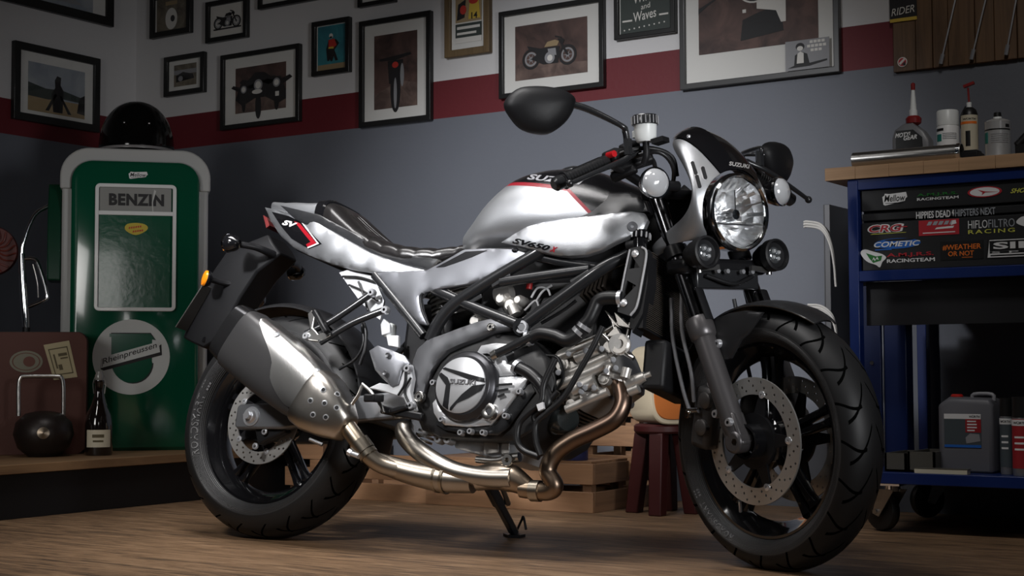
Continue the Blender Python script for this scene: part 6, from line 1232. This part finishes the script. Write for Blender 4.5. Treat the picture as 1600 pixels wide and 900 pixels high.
mb = M(); mb.puff(Bs(-.165, (1002, 390), (1013, 392), (1012, 440), (1004, 490), (988, 520), (985, 494), (997, 478), (1005, 440)), .002, .02, .05); both(mb, 'radiator_tank', blackm)
rcx = B(1000, 378, -.13); mb = M(); mb.lathe([(.0005, .026), (.022, .026), (.024, .02), (.024, .008), (.017, .006), (.017, -.02), (.0005, -.02)], rcx, (-.1, 0, 1), 24); part(mb, 'radiator_cap', blackg); mb = M()
for k in range(12): e = Vector((math.cos(k * PI / 6), math.sin(k * PI / 6), 0)); mb.box(rcx + e * .0243 + Vector((0, 0, .014)), (.003, .003, .014))
part(mb, 'cap_grip', greyline); part(M().cyl(B(980, 384, -.14), B(992, 382, -.14), .012), 'filler_neck', blackm)
mb = M(); mb.bb(B(1060, 580, -.10) * 0 + Vector((1.13, -.10, .40)), Vector((1.19, .10, .52))); part(mb, 'horn_shield', blackm, bevel=.01)
part(M().tube([Vector((1.06, 0, .76)), Vector((1.16, 0, .86)), Vector((1.20, 0, .90))], .05, 16), 'head_stock', blackm)
mb = M(); mb.bb((.62, -.10, .66), (1.05, .10, .80)); part(mb, 'tank_underside', dark, bevel=.02)
# ================================================================== steered front end
def sp(mb, name, mats, par=None, **k): return mb.build(name, mats, par or bike, steered=True, **k)
def FX(z): return 1.437 - (z - .3) * .412
fdv = Vector((-.412, 0, 1)).normalized()
forktube = mat('fork_black_chrome', (.16, .16, .17), .16, 1); forklow = mat('fork_leg_grey', (.085, .080, .082), .34, .5)
for s_ in (-1, 1):
    y = s_ * .104; q = lambda z: Vector((FX(z), y, z))
    fk1 = sp(M().lathe([(.0105, -.03), (.020, -.03), (.0245, 0), (.0265, .04), (.0265, .245), (.031, .25), (.0325, .265), (.0325, .29), (.029, .298), (.0205, .30)], q(.312), fdv, 32), 'fork_leg', forklow)
    sp(M().cyl(q(.55), q(.93), .0205, n=28), 'fork_tube', forktube, fk1); sp(M().lathe([(.0215, 0), (.027, .002), (.027, .03), (.0215, .034)], q(.735), fdv, 28), 'fork_collar', blacks, fk1)
    sp(M().lathe([(.0005, .02), (.014, .02), (.02, .012), (.024, 0), (.024, -.03)], q(.93), fdv, 24), 'fork_cap', gun, fk1)
    sp(M().bar(q(.36) + Vector((.0, 0, 0)), q(.285), .038, .05).cyl(q(.30) - Vector((0, .024, 0)), q(.30) + Vector((0, .024, 0)), .026, n=24), 'axle_clamp', forklow, fk1, bevel=.006)
    sp(M().lathe([(.004, .006), (.009, .006), (.0105, 0), (.0105, -.02)], Vector((FX(.345) + .012, y + s_ * .022, .345)), (0, s_, 0), 16), 'clamp_bolt', bolt, fk1)
    # guard on the tube front with its ring
    sp(M().lathe([(.030, -.002), (.035, -.002), (.034, .078), (.030, .078)], q(.575), fdv, 14, a0=-.25, a1=.95, ref=(1, 0, 0), closed=True), 'fork_guard', blackm, fk1)
    # calipers behind the legs
    cal = Vector((1.305, s_ * .072, .345)); 
    mb = M(); mb.bar(cal + Vector((.02, 0, .085)), cal + Vector((-.015, 0, -.06)), .062, .062); ck = sp(mb, 'brake_caliper', mat('caliper_grey', (.045, .043, .043), .45, .3), bevel=.014)
    for dz_ in (.042, -.02): sp(M().lathe([(.0005, .006), (.015, .006), (.0195, .003), (.0205, -.008)], cal + Vector((.012 + dz_ * .3, s_ * .033, dz_ + .01)), (0, s_, 0), 22), 'piston_cap', mat('caliper_cap', (.075, .07, .068), .4, .5), ck)
    for p in ((.05, .09), (.06, .02)): sp(M().lathe([(.004, .007), (.009, .007), (.0105, 0), (.0105, -.02)], cal + Vector((p[0], s_ * .032, p[1])), (0, s_, 0), 16), 'caliper_bolt', bolt, ck)
    sp(M().cyl(cal + Vector((-.035, s_ * .035, .03)), cal + Vector((.01, s_ * .04, .03)), .007).lathe([(.004, 0), (.0085, 0), (.0085, .008), (.004, .008)], cal + Vector((-.03, s_ * .036, .02)), (0, s_, 0), 14, closed=True), 'banjo_fitting', chrome, ck)
    sp(M().tube([cal + Vector((-.03, s_ * .036, .035)), cal + Vector((-.045, s_ * .04, .09)), cal + Vector((-.07, s_ * .04, .2)), cal + Vector((-.08, s_ * .03, .30))], .005, 10), 'brake_hose', mat('braided_hose', (.16, .16, .17), .35), ck)
    sp(M().tube([cal + Vector((-.01, s_ * .036, .05)), cal + Vector((-.005, s_ * .045, .12)), cal + Vector((-.03, s_ * .045, .22)), cal + Vector((-.04, s_ * .03, .32))], .005, 10), 'brake_hose', mat('braided_hose', (.16, .16, .17), .35), ck)
    # front indicators on short stalks
    c = Vector((1.298, s_ * .201, .907)); ind = sp(M().lathe([(.0005, -.05), (.012, -.048), (.026, -.03), (.036, -.004), (.036, .004)], c, (1, s_ * .25, 0), 28), 'front_indicator', blackg)
    sp(M().lathe([(.0355, .002), (.0375, .003), (.0375, .009), (.034, .010)], c, (1, s_ * .25, 0), 28, closed=True), 'indicator_rim', chrome, ind); lens = sp(M().lathe([(.0345, .006), (.03, .017), (.018, .024), (.0005, .027)], c, (1, s_ * .25, 0), 28), 'indicator_lens', mat('milky_lens', (.62, .63, .65), .12, .35, .6), ind)
    sp(M().tube([c - Vector((.02, 0, 0)), c + Vector((-.02, -s_ * .045, 0)), c + Vector((-.02, -s_ * .09, 0))], .013, 12), 'indicator_stalk', blacks, ind)
    # fog lamps under the headlamp
    c = Vector((1.361, s_ * .112, .739)); ax2 = Vector((1, 0, .05)); fg = sp(M().lathe([(.0005, -.055), (.022, -.052), (.032, -.03), (.035, -.01), (.039, -.008), (.039, .012), (.034, .014), (.03, .004), (.0005, .0)], c, ax2, 36), 'fog_lamp', blackm)
    sp(M().lathe([(.0005, .008), (.012, .007), (.02, .003), (.0215, 0)], c, ax2, 24), 'fog_lens', mat('fog_glass', (.16, .17, .18), .06, .7, .6), fg)
    for a_ in range(4): e = Vector((0, math.cos(a_ * PI / 2 + .6), math.sin(a_ * PI / 2 + .6))) * .011; sp(M().lathe([(.0005, .006), (.004, .005), (.0055, .0)], c + e + ax2 * .006, ax2, 12), 'fog_led', mat('led_chip', (.7, .72, .74), .2, .6), fg)
    sp(M().bar(c + Vector((-.02, 0, -.035)), c + Vector((-.02, -s_ * .06, -.03)), .012, .01).cyl(c + Vector((-.02, 0, -.045)), c + Vector((-.02, 0, -.03)), .007), 'fog_bracket', steel, fg)
    # clip-on bar, grip, lever
    g1 = S(868, 288, -.385); g0_ = S(950, 252, -.235)
    f = (lambda p: p) if s_ < 0 else (lambda p: Vector((p.x, -p.y, p.z)))
    g1, g0_ = f(g1), f(g0_); hd = Vector((FX(.93) - .004, s_ * .104, .915)); d_ = (g0_ - g1).normalized()
    hb = sp(M().cyl(hd, g0_, .012).cyl(g0_, g1 + d_ * .01, .011), 'handlebar', blacks)
    sp(M().tube([g0_ - d_ * .005, g1 + d_ * .022], .0175, 18, 1), 'grip', hose, hb); mb = M(); L_ = (g0_ - g1).length
    for k in range(14): p = g1 + d_ * (.028 + k * (L_ - .045) / 14); mb.lathe([(.0172, 0), (.0187, .0012), (.0187, .0038), (.0172, .005)], p, d_, 18, closed=True)
    sp(mb, 'grip_rib', hose, hb); sp(M().lathe([(.0005, -.006), (.012, -.006), (.0175, 0), (.0175, .02), (.0005, .02)], g1, d_, 22), 'bar_end', blackp, hb); sp(M().lathe([(.0182, 0), (.022, .001), (.022, .006), (.0182, .007)], g1 + d_ * .024, d_, 22, closed=True), 'grip_flange', blackp, hb)
    sw = g0_ + d_ * .022; sw_o = sp(M().bar(sw - d_ * .022, sw + d_ * .026, .04, .05), 'switch_housing', blackm, hb, bevel=.008)
    lv = (Vector((1, 0, -.1)).normalized()); lp_ = g0_ + d_ * .06 + lv * .035
    sp(M().tube([lp_, g0_ + lv * .06, g1 * .6 + g0_ * .4 + lv * .062, g1 + lv * .06], [.008, .0065, .006, .0055], 10), 'lever', blackp, hb); sp(M().ball(g1 + lv * .06 - d_ * .003, .0095), 'lever_ball', blackp, hb)
    sp(M().bar(g0_ + d_ * .05, g0_ + d_ * .095, .045, .034), 'master_cylinder', blackm, hb, bevel=.006)
    # mirrors
    mc = S(846, 167, -.39) if s_ < 0 else S(1214, 251, .39); rootp = f(S(981, 229, -.215))
    uy = Vector((-.42, s_ * 1, 0)).normalized(); hub = mc - uy * .075 + Vector((0, 0, .006))
    mr = sp(M().tube([rootp, *((S(977, 205, -.22), S(970, 196, -.235), hub * .62 + S(970, 194, -.235) * .38 + Vector((0, 0, .004))) if s_ < 0 else (f(S(978, 212, -.22)), S(1160, 240, .27), hub * .5 + S(1160, 240, .27) * .5)), hub, hub + uy * .02], [.0085, .008, .0065, .0085, .0085, .006] if s_ < 0 else .006, 12, 6), 'mirror_stem', blackp)
    sp(M().cyl(rootp - Vector((0, 0, .02)), rootp + Vector((0, 0, .018)), .011, n=6), 'stem_nut', blackp, mr)
    uz = Vector((.06, 0, 1)); mout = [(-.085, .012), (-.07, .034), (-.03, .047), (.02, .05), (.06, .042), (.09, .008), (.072, -.03), (.045, -.055), (.0, -.066), (-.03, -.058), (-.065, -.03)]
    mo_ = [(p.x, p.y) for p in cr([(a, b, 0) for a, b in mout], 4, True)]; nb = uz.cross(uy).normalized(); nb = nb if nb.x > 0 else -nb
    rings = [[mc + uy * a * k + uz * b * k + nb * d2 for a, b in mo_] for k, d2 in ((.985, -.012), (1, -.008), (.99, 0), (.93, .010), (.8, .018), (.5, .026), (.15, .029))]
    sp(M().loft(rings), 'mirror_shell', blackm, mr, sharp=60); sp(M().loft([[mc + uy * a * k + uz * b * k - nb * d2 for a, b in mo_] for k, d2 in ((.95, .0122), (.94, .0135))]), 'mirror_glass', chrome, mr)
# yokes
sp(M().box((FX(.715) + .015, 0, .715), (.075, .27, .036)), 'lower_yoke', blacks, bevel=.012); sp(M().box((FX(.90), 0, .90), (.07, .26, .026)), 'upper_yoke', blacks, bevel=.012)
sp(M().box((FX(.70) + .03, 0, .685), (.03, .2, .05)).bar(Vector((FX(.69) + .05, -.14, .70)), Vector((FX(.69) + .05, .14, .70)), .012, .016), 'lamp_bracket', blackp, bevel=.004)
for y_ in (-.05, -.02, .03, .06): sp(M().cyl((FX(.69) + .055, y_, .70), (FX(.69) + .064, y_, .70), .006, n=6), 'bracket_bolt', bolt)
sp(M().tube([(FX(.69) + .05, -.08, .69), (FX(.69) + .06, 0, .67), (FX(.69) + .05, .07, .69)], .005), 'lamp_wire', hose)
# fluid reservoir
rc_ = S(1009, 222, -.185); rs = sp(M().lathe([(.0005, 0), (.021, 0), (.0255, .008), (.0275, .044), (.0005, .044)], rc_, (.02, 0, 1), 30), 'fluid_reservoir', creamplastic)
sp(M().lathe([(.0005, .040), (.031, .040), (.031, .060), (.028, .064), (.0005, .065)], rc_, (.02, 0, 1), 30), 'reservoir_cap', blackp, rs); mb = M()
for k in range(20): e = Vector((math.cos(k * PI / 10), math.sin(k * PI / 10), 0)); mb.box(rc_ + e * .0312 + Vector((0, 0, .051)), (.0025, .0025, .019))
sp(mb, 'cap_ridge', greyline, rs); sp(M().box(rc_ + Vector((-.027, -.008, .022)), (.012, .012, .018)), 'reservoir_lug', creamplastic, rs, bevel=.002)
sp(M().tube([rc_, rc_ + Vector((0, .0, -.03)), rc_ + Vector((-.01, .0, -.05))], .008).bar(rc_ + Vector((.02, .01, -.004)), rc_ + Vector((.05, .02, .0)), .03, .012), 'reservoir_mount', blackm, rs)
sp(M().cyl(S(950, 243, -.24), S(960, 240, -.24), .008), 'stop_switch', mat('switch_red', (.5, .01, .015), .35))
for pts in ([(945, 250, -.24), (985, 235, -.2), (1020, 232, -.15), (1050, 245, -.1), (1058, 275, -.08)], [(950, 262, -.22), (990, 245, -.18), (1030, 238, -.14), (1052, 262, -.1), (1050, 300, -.08)], [(955, 270, -.2), (1000, 258, -.16), (1020, 250, -.13), (1028, 290, -.1), (1040, 340, -.08)]): sp(M().tube(Sv(*pts), .0055, 10), 'control_cable', hose)
sp(M().bar(S(965, 262, -.2), S(1020, 245, -.13), .03, .03).bar(S(955, 280, -.21), S(995, 262, -.17), .02, .022), 'lever_perch', blackm, bevel=.006)
# headlamp
hc = Vector((1.352, 0, .838)); hx_ = Vector((1, 0, -.02)).normalized(); HR = .0915
hl_ = sp(M().lathe([(.0005, -.12), (.04, -.112), (.075, -.08), (HR - .002, -.03), (HR, 0), (HR + .003, .004), (HR + .003, .012), (HR - .002, .018)], hc, hx_, 56), 'headlamp', blackg)
sp(M().lathe([(HR - .004, .008), (HR + .001, .012), (HR + .001, .02), (HR - .004, .024), (HR - .008, .018)], hc, hx_, 56, closed=True), 'headlamp_rim', chrome, hl_)
mb = M(); mb.lathe([(.012, -.062), (.03, -.055), (.055, -.035), (.072, -.01), (.083, .014)], hc, hx_, 22); rnd = random.Random(3); mb.v = [p + hx_ * rnd.uniform(-.006, .006) for p in mb.v]; sp(mb, 'reflector', mat('reflector_chrome', (.9, .91, .92), .26, 1), hl_, flat=True)
mb = M()
for k in range(18):
    a_ = 2 * PI * k / 18; e = Vector((0, math.cos(a_), math.sin(a_))); mb.bar(hc + e * .06 - hx_ * .022, hc + e * .083 + hx_ * .012, .004 if k % 2 else .009, .004, up=(0, -math.sin(a_), math.cos(a_)))
mb.box(hc + Vector((-.012, 0, -.028)), (.03, .12, .004)); mb.box(hc + Vector((-.012, .0, .03)), (.03, .004, .05)); sp(mb, 'reflector_facet', mat('reflector_chrome', (.88, .89, .9), .16, 1), hl_, flat=True)
sp(M().lathe([(.0005, .005), (.012, .004), (.017, -.005), (.017, -.055)], hc + Vector((0, 0, -.004)), hx_, 20), 'bulb_shield', chrome, hl_)
lensm = glassm
sp(M().lathe([(.0838, .018), (.07, .024), (.045, .029), (.0005, .032), (.0005, .0305), (.045, .0275), (.07, .0225), (.0835, .0165)], hc, hx_, 48), 'headlamp_lens', lensm, hl_)
# cowl around the headlamp
RE = [(0, Sv((1062, 209, 0))[0]), ]
rear = [S(1066, 207, 0), S(1056, 214, -.045), S(1051, 228, -.075), S(1066, 256, -.10), S(1079, 286, -.114), S(1080, 312, -.119), S(1068, 338, -.121), S(1042, 362, -.122), S(1020, 384, -.124), S(1022, 397, -.122)]
def circ_pt(deg, r=.100, dx=.0): a_ = math.radians(deg); return hc + hx_ * dx + Vector((0, -r * math.cos(a_), r * math.sin(a_)))
front = [circ_pt(90, .102, .012), circ_pt(72, .102, .01), circ_pt(52, .103, .006), circ_pt(35, .104, .004), circ_pt(18, .104, .002), circ_pt(0, .104, 0), circ_pt(-18, .104, -.004), circ_pt(-35, .106, -.012), S(1062, 378, -.112), S(1030, 399, -.12)]
rear = cr(rear, 6); front = cr(front, 6); rows = []; NC = 20
for i, (a, b) in enumerate(zip(rear, front)):
    t = i / (len(rear) - 1); mid = (a + b) / 2; d = (mid - Vector((1.28, 0, .87))); d.x = max(d.x, 0) * .4; bl_ = (a - b).length * (.20 - .10 * t)
    d = d.normalized(); c = mid + d * bl_ * 2
    rows.append([a * (1 - s) ** 2 + c * 2 * s * (1 - s) + b * s * s for s in [k / NC for k in range(NC + 1)]])
def shell(rows, th=.004):
    mb = M(); n_ = len(rows[0]); mb.grid(rows); cen = Vector((1.25, 0, .85)); inn = [[p + (cen - p).normalized() * th for p in r] for r in rows]; mb.grid(inn, True)
    return mb
KB = 9                                                # rows above this index are the black centre
cw_s = shell(rows[KB:]); bvcs = cw_s.bvh(); cowl = sp(cw_s, 'headlamp_cowl', silver, sharp=50)
def flip(mb): mb.v = [Vector((p.x, -p.y, p.z)) for p in mb.v]; mb.f = [f[::-1] for f in mb.f]; return mb
KF = 15; sp(flip(shell(rows[KF:])), 'headlamp_cowl', silver, sharp=50)
cw_b = shell([[p + (p - Vector((1.25, 0, .85))).normalized() * .004 for p in r] for r in rows[:KB + 1]]); far_ = flip(shell([[p + (p - Vector((1.25, 0, .85))).normalized() * .004 for p in r] for r in rows[:KF + 1]])); m2 = M(); m2.add(cw_b.v, cw_b.f); m2.add(far_.v, far_.f); bvcb = m2.bvh(); scr = sp(m2, 'fly_screen', blackg, sharp=50)
mb = M(); decal_text(mb, bvcb, 'SUZUKI', (1139, 258.5), (31, 5), (1, -6), .001, st=True, bold=.02); sp(mb, 'screen_lettering', mat('lettering_dull', (.35, .34, .33), .35), scr, flat=True)
for x_, y_ in ((1076, 213), (1060, 220)):
    h_, n_ = hit(bvcb, x_, y_, True)
    if h_: sp(M().lathe([(.0005, .003), (.004, .003), (.0055, 0)], h_, n_, 12), 'screen_bolt', bolt, scr)
for x0_, y0_, x1_, y1_ in ((1081, 255, 1086, 270), (1097, 263, 1101, 277), (1088, 276, 1092, 291)):
    def cap(r): 
        o = []
        for k in range(9): a_ = PI * k / 8; o.append((x0_ - r * math.cos(a_), y0_ - r * math.sin(a_)))
        for k in range(9): a_ = PI * k / 8; o.append((x1_ + r * math.cos(a_), y1_ + r * math.sin(a_)))
        return o
    mb = M(); decal(mb, bvcs, cap(4), .0012, True, 2); sp(mb, 'louvre_lip', mat('louvre_edge', (.5, .5, .52), .3, .8), cowl); mb = M(); decal(mb, bvcs, [(x + 1, y + .6) for x, y in cap(3)], .002, True, 2); sp(mb, 'louvre', dark, cowl)
# front mudguard
fen = [S(1108, 500, 0), S(1150, 483, 0), S(1210, 476, 0), S(1250, 480, 0), S(1286, 492, 0)]
rows = []; n_ = 26
for i in range(n_ + 1):
    a_ = math.radians(152 - (152 - 55.5) * i / n_); r = .318 + .004 * math.sin(i / n_ * PI); u_ = i / n_; rows_w = .066 * (1 - .5 * max(0, (u_ - .5) / .5) ** 2)
    e = Vector((math.cos(a_), 0, math.sin(a_))); rows.append([CFr + e * (r - .022 * (1 - .62 * u_) * abs(t) ** 2.2) + Vector((0, t * rows_w, 0)) for t in [-1 + 2 * k / 14 for k in range(15)]])
mb = M(); mb.grid(rows); mb.grid([[p - (p - CFr).normalized() * .004 for p in r] for r in rows], True); fnd = sp(mb, 'front_mudguard', mat('mudguard_black', (.014, .014, .015), .36, 0, 0, .45))
for k_ in (0, 14): sp(M().tube([r[k_] for r in rows], .0028, 8, 1), 'mudguard_lip', blackp, fnd)
for s_ in (-1, 1):
    mb = M()
    pts = Sv((1104, 506, -.080), (1120, 497, -.076), (1140, 489, -.070), (1165, 485, -.066), (1192, 488, -.066), (1180, 505, -.072), (1168, 522, -.078), (1158, 530, -.080), (1150, 545, -.084), (1142, 560, -.086), (1128, 563, -.088), (1112, 550, -.086))
    mb.puff(pts, .008, .02, .006, .010)
    if s_ > 0: mb.v = [Vector((p.x, -p.y, p.z)) for p in mb.v]; mb.f = [f[::-1] for f in mb.f]
    sp(mb, 'mudguard_side', mat('mudguard_black', (.014, .014, .015), .36, 0, 0, .45), fnd); p = S(1122, 537, -.094); p.y = s_ * .094; sp(M().lathe([(.004, .006), (.009, .006), (.0105, 0), (.0105, -.01)], p, (0, s_, 0), 16), 'mudguard_bolt', bolt, fnd)
